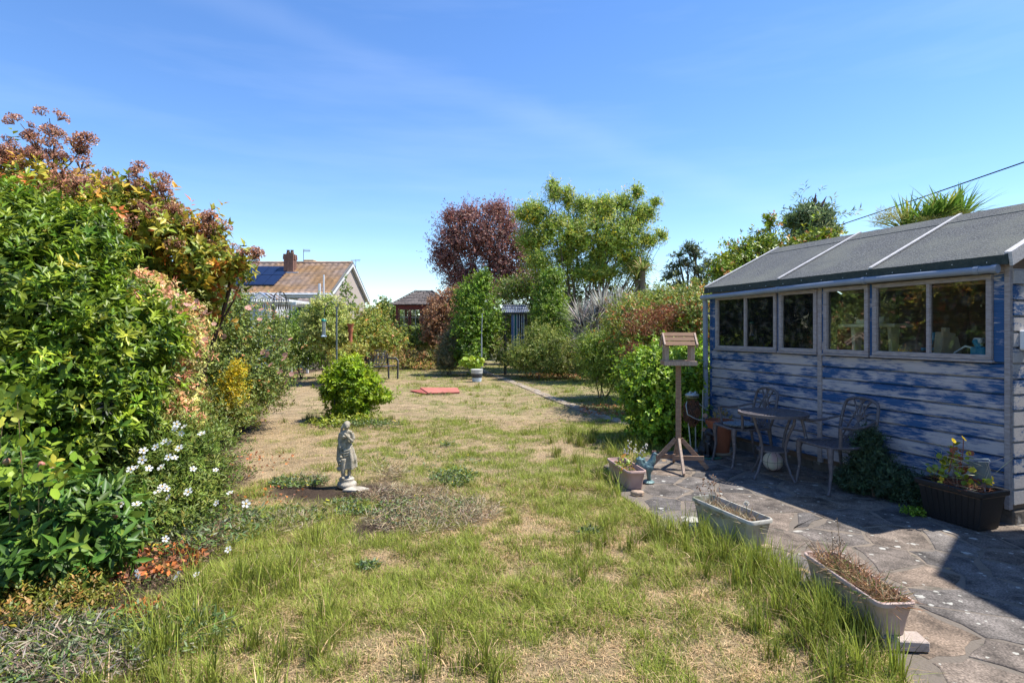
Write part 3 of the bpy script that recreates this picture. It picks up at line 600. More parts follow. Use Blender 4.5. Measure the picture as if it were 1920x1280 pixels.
# inner shell: floor, rear wall, far gable, studs
box_part('floor', .02, SL-.02, -SWD+.02, -.012, .10, .16, INW, bev=0); box_part('rear_wall', 0, SL, -SWD-.02, -SWD+.02, .12, 2.12, INW, bev=0)
g_ = MB(); prof = [(-SWD+.03, .12), (-.012, .12), (-.012, 2.1), (RY, RZ-.05), (-SWD+.03, 2.1)]; g_.ext(prof, SL-.035, SL-.01); g_.build('end_wall', INW, shed)
g_ = MB(); g_.ext(prof, .006, .02); g_.build('gable_lining', INW, shed)
for x in (.9, 1.8, 2.7): box_part('stud', x, x+.045, -SWD+.021, -SWD+.07, .16, 2.1, INW, bev=0)
# roof: deck, felt sheets, lap strip, battens, verges, fascia
def slope(y0, y1, x0, x1, t0, t1, front=True):
    """slab lying on the roof between y0 and y1 with thickness from t0 to t1 above the deck line"""
    yE = .105 if front else 2*RY-.105
    zf = lambda y: EAVE+(RZ-EAVE)*((y-yE)/(RY-yE))
    prof = [(y0, zf(y0)+t0), (y1, zf(y1)+t0), (y1, zf(y1)+t1), (y0, zf(y0)+t1)]
    m_ = MB(); m_.ext(prof, x0, x1); return m_
slope(.10, RY, -.045, SL+.03, -.03, 0).build('roof_deck', INW, shed); slope(2*RY-.10, RY, -.045, SL+.03, -.03, 0, False).build('roof_deck', INW, shed)
bt = [-.035, tx(1632, .105), tx(1460, .105), SL+.012]
for i in range(3): slope(.108, RY*.86, bt[i]+.003, bt[i+1]-.003, .001, .006).build('felt_sheet', FELT, shed)
for i in range(3): slope(RY*.81, RY-.002, bt[i]+.003, bt[i+1]-.003, .0065, .0125).build('felt_ridge_strip', FELT, shed)
slope(2*RY-.108, RY+.002, -.06, SL+.04, .001, .009, False).build('felt_sheet', FELT, shed)
BAT = pmat('pale_batten', (.58, .56, .55), .8, (.42, .40, .39), 20)
for i, x in enumerate(bt): 
    a_, b_ = (x-.018, x+.018); slope(.11, RY, a_, b_, .013, .028).build('batten', BAT, shed)
# folded felt along the eaves with galvanised nails, sagging a little
fs = MB(); nn = 40
for k in range(nn):
    x0 = -.05+(SL+.08)*k/nn; x1 = -.05+(SL+.08)*(k+1)/nn; s0 = .006*math.sin(k*.55)+.004*math.sin(k*1.7); s1_ = .006*math.sin((k+1)*.55)+.004*math.sin((k+1)*1.7)
    fs.add([(x0, .112+s0, 2.155), (x1, .112+s1_, 2.155), (x1, .116+s1_, 2.075+s1_*.8), (x0, .116+s0, 2.075+s0*.8), (x0, .106+s0, 2.155), (x1, .106+s1_, 2.155), (x1, .11+s1_, 2.075+s1_*.8), (x0, .11+s0, 2.075+s0*.8)], [(0, 1, 2, 3), (7, 6, 5, 4), (3, 2, 6, 7), (0, 4, 5, 1)])
fa = fs.build('felt_fold', FELTG, shed, fix=False)
nm_ = pmat('nail_zinc', (.6, .6, .6), .4, metal=.8)
for k in range(14):
    MB().ell((.1+.265*k, .121, 2.105+.012*math.sin(k*2)), (.005, .003, .005), 6).build('nail', nm_, fa)
# barge boards on the near gable
BW = pmat('barge_white', (.6, .58, .57), .8, (.42, .4, .4), 9, stretch=(1, 6, 6), bump=.3)
b_ = MB(); b_.ext([(.10, EAVE-.085), (RY, RZ-.085), (RY, RZ+.025), (.12, EAVE+.022)], -.075, -.05); b_.build('barge_board', BW, shed)
b_ = MB(); b_.ext([(2*RY-.10, EAVE-.085), (RY, RZ-.085), (RY, RZ+.025), (2*RY-.12, EAVE+.022)], -.075, -.05); b_.build('barge_board', BW, shed)
# gutter with collars, downpipe with bands
gt = MB(); P_ = [(x, .135, 2.045+.010*math.sin(x*1.3)-.004*x) for x in np.linspace(.02, SL+.045, 14)]
gt.tube(P_, .031, 12); gu = gt.build('gutter', GREYP, shed, smooth=True)
for x in (.03, .16, 1.17, 2.28, SL-.05): 
    i_ = 2.045+.010*math.sin(x*1.3)-.004*x
    MB().tube([(x-.02, .135, i_), (x+.02, .135, i_)], .036, 12).build('collar', GREYP, gu, smooth=True)
dp = MB(); xx = SL+.035; dp.tube([(xx, .10, 2.03), (xx, .085, 1.96), (xx, .08, .35), (xx, .08, .06)], .034, 12); dp_ = dp.build('downpipe', GREYP, shed, smooth=True)
for z in (1.80, .62): MB().tube([(xx, .08, z-.02), (xx, .08, z+.02)], .039, 12).box((xx, .04, z), (.02, .07, .02)).build('band', GREYP, dp_)
# switch box on the gable
box_part('socket_box', -.09, -.02, -.16, -.06, 1.40, 1.56, pmat('white_plastic', (.75, .75, .76), .4), bev=.01)
# block footing
BK = pmat('footing_block', (.17, .14, .11), .95, (.09, .075, .06), 5, bump=.9, bscale=30, c3=(.3, .28, .25), s3=9)
x = -.03; r_ = random.Random(2)
while x < SL:
    w = r_.uniform(.3, .45); x2 = min(x+w, SL+.05)
    for lz in (0,): box_part('footing_stone', x+.006, x2-.006, -.20, -.02+r_.uniform(-.01, .02), -.01, .125, BK, bev=.014)
    x += w
y = -.21
while y > -SWD:
    y2 = max(y-r_.uniform(.3, .42), -SWD); box_part('footing_stone', -.035, .15, y2+.006, y-.006, -.01, .125, BK, bev=.014); y = y2
# ---- things kept inside the shed, seen through the panes
def local_root(nm, lab, cat, px, py, d, rz=0, grp=None):
    p = Wp(px, py, d); return root(nm, lab, cat, p, rz, grp)
CRM = pmat('cream_plastic', (.8, .74, .5), .5, (.7, .64, .42), 8)
def shedpt(x, y, z): return C0+WX*x-WYo*(-y)*1+Vector((0, 0, z)) if False else C0+WX*x+WYo*y+Vector((0, 0, z))
SR = math.atan2(WX.y, WX.x)
# work bench carrying the clutter, below the sills
wb = root('workbench', 'plain timber workbench inside the shed below the windows', 'workbench', shedpt(1.9, -.42, .16), SR)
MB().box((0, 0, 1.10), (3.2, .62, .035)).build('bench_top', INW, wb)
for sx in (-1.5, 1.5):
    for sy in (-.26, .26): MB().box((sx, sy, .54), (.06, .06, 1.08)).build('leg', INW, wb)
BT = 1.28
def on(px, depth_in): # point on the bench top for a photo column
    x = tx(px, -depth_in); return shedpt(x, -depth_in, BT)
t_ = root('plastic_table', 'cream plastic folding work table on the bench behind the middle window', 'table', on(1640, .30), SR+.05)
MB().box((0, 0, .33), (.62, .30, .035)).build('tabletop', CRM, t_, bevel=.008)
for sx in (-.2, .2):
    l_ = MB(); l_.ext([(-.04, 0), (.04, 0), (.07, .315), (-.07, .315)], sx-.02, sx+.02); l_.build('leg', CRM, t_, bevel=.004)
MB().box((-.05, 0, .385), (.16, .1, .07)).box((.12, .02, .375), (.1, .08, .05)).build('clamp', CRM, t_, bevel=.01)
def bucket_mb(r0, r1, h, rim=.008): return MB().lathe([(r0, 0), (r1, h), (r1+rim, h), (r1+rim, h+.018), (r1-.01, h+.018), (r1-.012, h-.02), (r0-.01, .01)], 20)
WHP = pmat('white_tub', (.72, .74, .76), .5, (.5, .56, .68), 6, lo=.5, hi=.7); REDP = pmat('red_plastic', (.5, .04, .03), .5); BLP = pmat('tool_blue', (.04, .30, .5), .45)
for i, (z, mt, lab) in enumerate([(0, WHP, 'white plastic tub at the bottom of the stack behind the far left shed window'), (.155, WHP, 'upper white tub with blue print behind the far left shed window')]):
    o = bucket_mb(.11, .125, .12).build('tub', mt, None, smooth=True, label=lab, cat='tub', group='tubs behind the shed window'); o.location = on(1378, .22)+Vector((0, 0, z))
p = on(1385, .24)+Vector((0, 0, .30)); MB().box((0, 0, .06), (.2, .18, .12)).build('crate', REDP, None, bevel=.012, label='small red box on top of the white tubs in the shed', cat='box').location = p
o = MB().lathe([(.02, .48), (.10, .1), (.155, .0), (.12, .0), (.02, .4)][::-1], 16, wob=lambda a, z: 1+.12*math.sin(a*5)*(1-z)).build('folded_sheet', pmat('pale_sheet', (.5, .52, .52), .8), None, smooth=True, label='pale cloth cone hanging behind the far left shed window', cat='cloth'); o.location = on(1428, .2)+Vector((0, 0, .13))
for px, dep, r, h, mt, nm, lab in [(1533, .15, .04, .1, pmat('terracotta_small', (.45, .14, .06), .8), 'flowerpot', 'small orange flowerpot on the bench behind the narrow window'), (1440, .18, .08, .05, REDP, 'dish', 'flat red dish on the bench behind the far left window'), (1480, .3, .05, .17, pmat('dull_tin', (.3, .33, .36), .5), 'tin', 'grey tin behind the narrow window left of the door post')]:
    bucket_mb(r*.8, r, h).build(nm, mt, None, smooth=True, label=lab, cat=nm.replace('_', ' ')).location = on(px, dep)
o = MB().ell((0, 0, .09), (.13, .1, .09), 12).ell((.1, .03, .06), (.07, .07, .06), 10).build('sack', pmat('sack_cloth', (.25, .19, .14), .95, (.15, .11, .08), 20), None, smooth=True, label='brown stone like sack beside the mullion of the large window', cat='sack'); o.location = on(1712, .24)
o = MB().box((0, 0, .13), (.12, .1, .26), Matrix.Rotation(.12, 3, 'Y')).box((.09, 0, .11), (.07, .09, .22), Matrix.Rotation(-.25, 3, 'Y')).box((0, -.02, .28), (.05, .05, .05)).build('carton', pmat('carton_card', (.42, .36, .25), .9), None, bevel=.006, label='tan paper bag and card leaning together behind the large window', cat='carton'); o.location = on(1770, .2)
bt_ = root('spray_gun', 'blue and silver spray tool with pale hose behind the right pane', 'tool', on(1838, .16), SR)
MB().box((0, 0, .07), (.12, .08, .13)).tube([(0, 0, .13), (.03, .02, .2)], .03).build('body', BLP, bt_, bevel=.01); MB().box((.01, 0, .19), (.07, .06, .05)).build('head', WHP, bt_, bevel=.01)
MB().tube([(.02, .02, .12), (.1, .03, .14), (.18, .04, .08), (.22, .05, .01)], .009, 6).build('hose', WHP, bt_, smooth=True)
o = MB().box((0, 0, .05), (.15, .1, .03)).tube([(.02, 0, .06), (.05, 0, .16)], .022).box((.05, 0, .17), (.05, .08, .08)).build('drill', BLP, None, bevel=.006, label='small blue drill on a cream block behind the mullion', cat='drill'); o.location = on(1738, .3)+Vector((0, 0, .05))
for px, z, lab in [(1590, .42, 'red fuel can at the back of the shed behind the table'),]:
    MB().box((0, 0, .15), (.2, .1, .3)).tube([(0, 0, .3), (.03, 0, .36)], .02).build('fuel_can', REDP, None, bevel=.015, label=lab, cat='can').location = on(px, .6)
# unseen house inferred from its shadow, plan shaped to cast it: right of the camera, out of frame, and shades the near corner of the patio
hs_ = root('unseen_house', 'unseen rendered house wall right of the patio, shaped to its shadow on the slabs', 'house', (6.5, 1, 0))
hp = [(5.39, 3.28), (5.35, 3.85), (6.10, 4.62), (9.5, 4.9), (9.5, -5), (5.6, -5)]
MB().prism([(x-6.5, y-1) for x, y in hp], 0, 5).build('wall', pmat('pale_render', (.55, .5, .42), .9, (.48, .43, .36), 3, bump=.4), hs_)
MB().box((-1.09, -1.8, 1.5), (.06, 1.4, 1.1)).build('window', pmat('dark_glass', (.03, .035, .04), .1, spec=.8), hs_)
# ------------------------------------------------------------------ patio furniture
PZ = .014
IRON = pmat('cast_aluminium', (.145, .125, .13), .55, (.09, .08, .085), 25, metal=.15, bump=.3, bscale=120, c3=(.28, .26, .26), s3=30, lo3=.62, hi3=.75)
def arc(p0, p1, sag, n=7, ax=(0, 0, 1)):
    p0, p1, ax = Vector(p0), Vector(p1), Vector(ax); return [p0.lerp(p1, i/(n-1))+ax*sag*math.sin(PI*i/(n-1)) for i in range(n)]
def make_chair(label):
    t = root('metal_garden_chair', label, 'chair', (0, 0, PZ), 0, 'cast metal chairs at the bistro table')
    # local: seat faces +x, width along y
    hw = .235; sz = .43
    s = MB(); rim = [(.24, -hw*.98), (.26, -.12), (.265, 0), (.26, .12), (.24, hw*.98), (.05, hw*1.04), (-.2, hw*.86), (-.225, 0), (-.2, -hw*.86), (.05, -hw*1.04), (.24, -hw*.98)]
    s.tube([(x, y, sz+.006*(x > .2)) for x, y in rim], .014, 6); s.build('seat_frame', IRON, t, smooth=True)
    s = MB()
    for k in range(-6, 7):
        for sg in (-1, 1):
            a = k*.062; pts = [(x, a+sg*(x)*.9, sz-.012*math.cos(x*5)) for x in np.linspace(-.22, .25, 8)]; pts = [p for p in pts if abs(p[1]) < hw]
            if len(pts) > 1: s.tube(pts, .0075, 4)
    s.build('seat', IRON, t, smooth=True)
    for sg in (-1, 1):
        MB().tube([(.235, sg*hw*.9, sz+.005), (.245, sg*hw*.95, sz-.06), (.235, sg*hw*.93, .2), (.262, sg*hw*.98, .03), (.275, sg*hw, 0)], [.034, .027, .017, .013, .017], 8).build('leg', IRON, t, smooth=True)
        MB().tube([(-.19, sg*hw*.84, sz), (-.21, sg*hw*.84, .3), (-.235, sg*hw*.86, .1), (-.27, sg*hw*.9, 0)], [.024, .017, .013, .015], 8).build('leg', IRON, t, smooth=True)
        MB().tube([(-.235, sg*.225, sz+.24), (-.1, sg*.262, sz+.205), (.04, sg*.272, sz+.19), (.15, sg*.27, sz+.205), (.175, sg*.265, sz+.2), (.16, sg*.255, sz+.12), (.15, sg*hw, sz+.01)], [.012, .013, .014, .015, .017, .014, .017], 8).build('armrest', IRON, t, smooth=True)
    # back: frame and interlaced bows, leaning back
    bk = lambda y, z: (-.2-.10*(z/.44), y, sz+z)
    fr = MB(); pts = [bk(-.19, 0)]+[bk(-.205-.02*math.sin(z*6), z) for z in (.12, .24)]+[bk(-.215, .36), bk(-.19, .41), bk(-.10, .437), bk(0, .445), bk(.10, .437), bk(.19, .41), bk(.215, .36)]+[bk(.205+.02*math.sin(z*6), z) for z in (.24, .12)]+[bk(.19, 0)]
    fr.tube(pts, .0155, 8); fr.build('back_frame', IRON, t, smooth=True)
    br = MB()
    for sg in (-1, 1):
        for y0, y1, sag in ((-.17, .20, .03), (-.12, .205, .10), (-.06, .12, .07), (.02, .21, .06), (-.18, .04, .05)):
            z1 = {.20: .2, .205: .31, .12: .43, .21: .12, .04: .44}[y1]
            br.tube([bk(sg*(y0+(y1-y0)*u), z1*u+sag*math.sin(PI*u)) for u in np.linspace(0, 1, 8)], .0085, 5)
    br.tube([bk(0, 0), bk(0, .44)], .008, 5); br.tube([bk(-.2, .05), bk(.2, .05)], .01, 5)
    br.build('backrest', IRON, t, smooth=True); return t
ch = make_chair('dark metal chair with round wire pad on its seat, left of the bistro table')
cb = copy_tree(ch); cb['label'] = 'dark cast metal chair with bare seat, right of the bistro table by the dwarf conifer'
ch.location = (2.70, 6.62, PZ); ch.rotation_euler.z = math.radians(187)
cb.location = (3.19, 5.60, PZ); cb.rotation_euler.z = math.radians(190)
# the round mesh pad lying on the left chair
pd_ = root('wire_dish', 'round grey wire mesh dish lying on the seat of the left metal chair', 'dish', (2.63, 6.60, PZ+.44))
mb = MB(); mb.lathe([(.0, .006), (.165, .012), (.175, .03), (.168, .032), (.0, .018)], 28, wob=lambda a, z: 1+.02*math.sin(a*28)); mb.build('mesh', pmat('wire_grey', (.30, .34, .36), .6, (.08, .09, .1), 90, lo=.45, hi=.55, bump=1, bscale=150), pd_)
# bistro table
TX, TY, TH, TR = 2.76, 6.02, .684, .345
tb = root('bistro_table', 'round slotted cast metal bistro table with curved legs between the two chairs', 'table', (TX, TY, PZ))
top = MB()
def ring(m_, r0, r1, z0, z1, n=64): m_.lathe([(r0, z0), (r1, z0), (r1, z1), (r0, z1), (r0, z0)], n)
def ringmesh(m_, r0, r1, z0, z1, n=64):
    base = len(m_.v); pr = [(r0, z0), (r1, z0), (r1, z1), (r0, z1)]
    vs = [(r*math.cos(2*PI*k/n), r*math.sin(2*PI*k/n), z) for r, z in pr for k in range(n)]
    fs = [(i*n+k, i*n+(k+1) % n, ((i+1) % 4)*n+(k+1) % n, ((i+1) % 4)*n+k) for i in range(4) for k in range(n)]; m_.add(vs, fs)
ringmesh(top, .318, TR, TH-.03, TH); ringmesh(top, .225, .24, TH-.014, TH-.002); ringmesh(top, .125, .14, TH-.014, TH-.002); top.lathe([(.04, TH-.014), (.04, TH-.002)], 20)
for rr0, rr1, k_ in ((.24, .318, 56), (.14, .225, 40), (.04, .125, 22)):
    for k in range(k_):
        a = 2*PI*k/k_; r = (rr0+rr1)/2; top.box((r*math.cos(a), r*math.sin(a), TH-.009), (rr1-rr0+.004, .017 if k_ > 50 else .016, .010), Matrix.Rotation(a, 3, 'Z'))
top.build('tabletop', IRON, tb)
for k in range(4):
    a = math.radians(205)+k*PI/2; c_, s_ = math.cos(a), math.sin(a)
    MB().tube([(c_*r, s_*r, z) for r, z in ((.27, TH-.02), (.255, .58), (.19, .46), (.155, .34), (.165, .2), (.22, .07), (.275, .0))], [.014, .015, .015, .014, .014, .013, .016], 8).build('leg', IRON, tb, smooth=True)
m_ = MB(); ringmesh(m_, .135, .16, .28, .295, 28); 
for k in range(-3, 4):
    y = k*.042; xx_ = math.sqrt(.15**2-y*y); m_.box((0, y, .288), (2*xx_, .02, .008))
m_.build('shelf', IRON, tb)
# ball
bl = root('ball', 'faded pink and cream basketball lying under the bistro table', 'ball', (2.88, 6.28, PZ+.105), .6)
m_ = MB().ell((0, 0, 0), (.105,)*3, 28).build('skin', pmat('ball_faded', (.62, .42, .40), .7, (.66, .60, .45), 5, lo=.45, hi=.55, bump=.2, bscale=300), bl, smooth=True)
bd = MB()
for ax in range(4):
    pts = []
    for k in range(33):
        a = 2*PI*k/32; v = [Vector((math.cos(a), math.sin(a), 0)), Vector((math.cos(a), 0, math.sin(a))), Vector((.38+.25*math.cos(2*a), math.cos(a), math.sin(a))), Vector((-.38-.25*math.cos(2*a), math.cos(a), math.sin(a)))][ax]
        pts.append(v.normalized()*.1055)
    bd.tube(pts, .0022, 4, cap=False)
bd.build('seams', pmat('dark_seam', (.05, .04, .04), .8), bl)
# ------------------------------------------------------------------ bird table
WD = pmat('weathered_wood', (.36, .235, .16), .85, (.22, .135, .09), 3, stretch=(4, 4, 22), bump=.5, bscale=40); WDL = pmat('pale_wood', (.50, .38, .29), .85, (.34, .25, .19), 3, stretch=(18, 18, 5), bump=.4)
bt = root('bird_table', 'wooden bird table with pitched roof on a tall post and four splayed feet', 'bird table', (1.86, 6.36, PZ), math.radians(-6))
MB().box((0, 0, .64), (.052, .052, 1.06)).build('post', WD, bt, bevel=.003)
for k, (dx, dy) in enumerate(((0, -1), (1, .0), (-1, .0), (0, 1))):
    f = MB(); q = Vector((dx, dy, 0)); f.beam(q*.315+Vector((0, 0, .012)), q*.028+Vector((0, 0, .335)), .048, .026, up=(-dy, dx, 0)); f.build('foot', WDL if k == 0 else WD, bt, bevel=.002)  # front foot takes the paler wood: sunlight on it put into the colour
MB().box((.10, -.032, .13), (.34, .018, .05)).build('brace', WD, bt, bevel=.002); MB().box((-.10, .032, .13), (.30, .018, .05)).build('brace', WD, bt, bevel=.002)
MB().box((0, 0, 1.175), (.33, .27, .016)).build('tray', WD, bt, bevel=.002)
for sy in (-1, 1): MB().box((0, sy*.142, 1.185), (.35, .014, .05)).build('tray_rim', WDL, bt, bevel=.002)
for sx in (-1, 1): MB().box((sx*.168, 0, 1.185), (.014, .268, .05)).build('tray_rim', WD, bt, bevel=.002)
for sx in (-1, 1):
    for sy in (-1, 1): MB().box((sx*.138, sy*.08, 1.30), (.044, .022, .23)).build('upright', WDL, bt, bevel=.002)
for sx in (-1, 1):
    for sy in (-1, 1): MB().beam((sx*.172, sy*.155, 1.375), (sx*.172, sy*.004, 1.50), .018, .052).build('gable_batten', WDL, bt, bevel=.002)
for sy in (-1, 1):
    for j in range(3):
        a_ = Vector((0, sy*(.165-.055*j), 1.375+.046*j)); MB().box(a_+Vector((0, -sy*.03, .026+.004*j)), (.376, .062, .008), Matrix.Rotation(-sy*math.radians(40), 3, 'X')).build('roof_slat', pmat('brown_slat', (.20, .11, .06), .8, (.13, .075, .045), 6, stretch=(3, 12, 12)), bt, bevel=.001)
# ------------------------------------------------------------------ troughs
def trough(name, label, c, ang, Lr, Wr, H, mat, soilz=.82, group='plastic planter troughs along the patio edge'):
    t = root(name, label, 'planter', (c[0], c[1], c[2]), ang, group)
    def rr(l, w, z, r, n=4):
        o = []
        for qx, qy, a0 in ((l/2-r, w/2-r, 0), (-l/2+r, w/2-r, PI/2), (-l/2+r, -w/2+r, PI), (l/2-r, -w/2+r, 1.5*PI)):
            for k in range(n+1): a = a0+PI/2*k/n; o.append((qx+r*math.cos(a), qy+r*math.sin(a), z))
        return o
    rings = [rr(Lr*.86, Wr*.72, 0, .03), rr(Lr*.90, Wr*.80, H*.45, .032), rr(Lr*.955, Wr*.91, H*.86, .035), rr(Lr*.965, Wr*.925, H*.87, .035), rr(Lr, Wr, H*.885, .04), rr(Lr, Wr, H*.985, .04), rr(Lr*.99, Wr*.98, H, .04), rr(Lr*.955, Wr*.89, H, .032), rr(Lr*.945, Wr*.86, H*.9, .03), rr(Lr*.9, Wr*.8, H*soilz, .03)]
    m_ = MB(); n = len(rings[0])
    for r in rings: m_.v += r
    m_.f = [(i*n+k, i*n+(k+1) % n, (i+1)*n+(k+1) % n, (i+1)*n+k) for i in range(len(rings)-1) for k in range(n)]+[tuple(range(n-1, -1, -1))]
    m_.build('tub', mat, t, smooth=True, fix=True)
    s = MB(); k = 14; g = [[(Lr*.9*(i/k-.5), Wr*.8*(j/6-.5), H*soilz*(.96)+random.uniform(-.008, .014)) for j in range(7)] for i in range(k+1)]
    s.v = [p for r in g for p in r]; s.f = [(i*7+j, (i+1)*7+j, (i+1)*7+j+1, i*7+j+1) for i in range(k) for j in range(6)]
    s.build('soil', pmat('dry_soil', (.14, .09, .06), 1, (.06, .04, .03), 30, bump=1), t, smooth=True, fix=False); return t
PINK = pmat('faded_pink_plastic', (.50, .34, .29), .75, (.38, .25, .22), 6, bump=.15, c3=(.2, .16, .13), s3=5, lo3=.66, hi3=.8)
PINK2 = pmat('faded_beige_plastic', (.44, .33, .285), .75, (.34, .255, .22), 6, bump=.15, c3=(.2, .17, .13), s3=7, lo3=.62, hi3=.8)
GRYP = pmat('grey_white_plastic', (.46, .43, .38), .75, (.30, .29, .25), 7, bump=.15, c3=(.16, .17, .11), s3=9, lo3=.55, hi3=.7)
T1 = trough('planter', 'small faded pink trough with a few green leaves, farthest trough, beside the cockerel', (1.16, 5.80, PZ), math.radians(100), .62, .20, .185, PINK, .8)
T2 = trough('planter', 'stained grey white trough with dry stalks, middle of the three troughs', (1.64, 4.28, PZ), math.radians(110), .66, .215, .215, GRYP, .72)
T3 = trough('planter', 'beige pink trough with dry brown tangle, nearest of the three troughs, on a pale block', (1.84, 3.06, PZ+.055), math.radians(93.5), .66, .20, .175, PINK2, .8)
BLKC = pmat('pale_block', (.46, .38, .33), .9, (.33, .27, .23), 12, bump=.8, c3=(.2, .16, .13), s3=20, lo3=.58, hi3=.68)
bk_ = MB().box((0, 0, .026), (.21, .105, .052)).build('stone_block', BLKC, None, bevel=.006, label='pale chipped stone block under the near end of the nearest trough', cat='block'); bk_.location = (1.90, 2.78, PZ); bk_.rotation_euler.z = -.1
bk2 = MB().box((0, 0, .025), (.2, .12, .05)).build('stone_block', BK, None, bevel=.008, label='dark half brick under the far end of the nearest trough', cat='block'); bk2.location = (1.80, 3.36, PZ); bk2.rotation_euler.z = .2
for px, py, s_, lab in [(1196, 930, .06, 'flat sandy stone lying beside the farthest trough'), (1436, 1033, .05, 'small pale stone beside the near end of the grey trough')]:
    x, y = G(px, py); MB().prism([(s_*math.cos(a)*(1+.2*math.sin(a*3)), s_*math.sin(a)*.8) for a in np.arange(0, 6.2, .9)], 0, s_*.6, .01, .008).build('stone', pmat('sandstone', (.42, .31, .22), .95, (.3, .22, .16), 20, bump=.6), None, label=lab, cat='stone').location = (x, y, PZ)
# black planter
BP = pmat('black_plastic', (.007, .007, .008), .5, (.012, .012, .013), 8, spec=.5, bump=.1)
bp = root('black_planter', 'large black rectangular planter with reddish stems by the shed corner', 'planter', (3.625, 4.60, PZ), math.atan2(WX.y, WX.x))
bp.scale = (.88, .94, 1.03)
Lr, Wr, H = .60, .34, .30
m_ = MB(); rg = []
for l, w, z in ((.47, .24, 0), (.55, .30, H-.045), (.59, .34, H-.043), (.595, .345, H), (.54, .285, H), (.53, .27, H-.06)): rg.append([(-l/2, -w/2, z), (l/2, -w/2, z), (l/2, w/2, z), (-l/2, w/2, z)])
m_.v = [p for r in rg for p in r]; m_.f = [(i*4+k, i*4+(k+1) % 4, (i+1)*4+(k+1) % 4, (i+1)*4+k) for i in range(5) for k in range(4)]+[(3, 2, 1, 0)]
m_.build('tub', BP, bp, bevel=.006)
for k in range(9): 
    x = -.2+.05*k
    MB().beam((x*.92, .1215, .01), (x*1.08, .151, .25), .014, .006, up=(0, 1, 0)).build('rib', BP, bp)
s = MB(); s.box((0, 0, H-.05), (.53, .31, .01)); s.build('soil', pmat('dry_soil', (0, 0, 0)), bp)
gp_ = root('metal_grater', 'grey sheet metal panel with a wire rim stuck upright in the black planter', 'panel', (3.69, 4.48, PZ+H-.06), math.atan2(WX.y, WX.x)+.3)
gv = pmat('galvanised_sheet', (.16, .19, .20), .6, (.10, .12, .13), 8, metal=.3)
MB().box((0, 0, .17), (.13, .012, .20), Matrix.Rotation(.15, 3, 'Y')).build('panel', gv, gp_, bevel=.003); MB().tube([(-.06, .0, .28), (-.05, 0, .30), (.08, 0, .28), (.085, 0, .26)], .004, 6).tube([(-.02, 0, .08), (-.045, 0, -.02)], .006, 6).build('wire_rim', pmat('bright_wire', (.55, .6, .62), .4, metal=.6), gp_)
# clay pot
cp = root('terracotta_pot', 'tall terracotta pot with withered plant between dog statue and left chair', 'pot', (2.62, 7.18, PZ))
TER = pmat('terracotta', (.38, .125, .06), .85, (.28, .09, .045), 7, bump=.2)
MB().lathe([(.115, .02), (.15, .37), (.17, .37), (.172, .42), (.155, .42), (.15, .39), (.0, .385)], 28).build('pot_body', TER, cp, smooth=True)
MB().lathe([(.11, 0), (.15, .0), (.165, .03), (.155, .03), (.145, .012)], 24).build('saucer', pmat('pale_saucer', (.45, .38, .3), .9), cp, smooth=True)
# ------------------------------------------------------------------ frog figure of tin and rusty wire
fx, fy = 2.30, 7.28
fg = root('frog_ornament', 'standing metal frog with rusty wire belly holding a flower stick beside the downpipe', 'ornament', (fx, fy, PZ), math.radians(10))
TIN = pmat('painted_tin', (.42, .44, .42), .4, (.25, .27, .25), 9, metal=.4); RST = pmat('rusty_wire', (.20, .085, .04), .8, (.10, .05, .03), 30, bump=.6)
hd = MB(); hd.ell((0, -.01, .70), (.088, .075, .030), 18); hd.build('lower_jaw', pmat('olive_tin', (.16, .17, .09), .5), fg, smooth=True)
h2 = MB(); h2.ell((0, -.005, .722), (.092, .075, .034), 18).ell((-.035, -.03, .752), (.024, .022, .02), 10).ell((.035, -.03, .752), (.024, .022, .02), 10); h2.build('head', TIN, fg, smooth=True)
MB().ell((-.036, -.048, .757), (.010, .008, .008), 8).ell((.036, -.048, .757), (.010, .008, .008), 8).build('eye', pmat('black_dot', (.01, .01, .01), .3), fg)
MB().tube([(-.075*math.cos(a), -.012-.073*math.sin(a), .708) for a in np.linspace(0, PI, 12)], .006, 5).build('mouth', pmat('mouth_dark', (.02, .015, .015), .6), fg)
w_ = MB()
rr_ = random.Random(3)
for k in range(170):
    a = rr_.uniform(0, 2*PI); u = rr_.uniform(-1, 1); c_ = math.sqrt(1-u*u); p = Vector((.115*c_*math.cos(a), .095*c_*math.sin(a), .50+.17*u)); pts = []
    e1 = Vector((-math.sin(a), math.cos(a), 0)); e2 = Vector((0, 0, 1))
    for j in range(6): b_ = 2*PI*j/5; pts.append(p+(e1*math.cos(b_)*.016+e2*math.sin(b_)*.02)*1.0)
    w_.tube(pts, .0035, 4, cap=False)
w_.build('belly', RST, fg); MB().ell((0, 0, .50), (.1, .08, .155), 16).build('belly_core', pmat('dark_core', (.05, .03, .02), .9), fg, smooth=True)
MB().tube([(-.075, -.02, .64), (-.11, -.06, .6), (-.105, -.09, .49), (-.02, -.13, .44), (.05, -.12, .42)], .007, 6).build('arm', TIN, fg, smooth=True)
MB().tube([(.08, -.02, .62), (.15, -.03, .56), (.19, -.05, .53), (.11, -.08, .60), (.10, -.08, .64)], .007, 6).build('arm', TIN, fg, smooth=True)
MB().prism([(-.02, -.015), (.06, -.02), (.07, .02), (.0, .03)], 0, .006).build('hand', TIN, fg).location = (.03, -.13, .42)
MB().tube([(.105, -.09, .80), (.10, -.09, .5), (.085, -.10, .02)], .006, 6).build('stick', TIN, fg, smooth=True)
for z, x in ((.47, .13), (.29, .12)): MB().lathe([(.028, -.004), (.032, .0), (.028, .004)], 10).build('tin_flower', pmat('tan_tin', (.42, .26, .18), .7), fg).matrix_local = Matrix.Translation((x, -.1, z)) @ Matrix.Rotation(PI/2, 4, 'X')
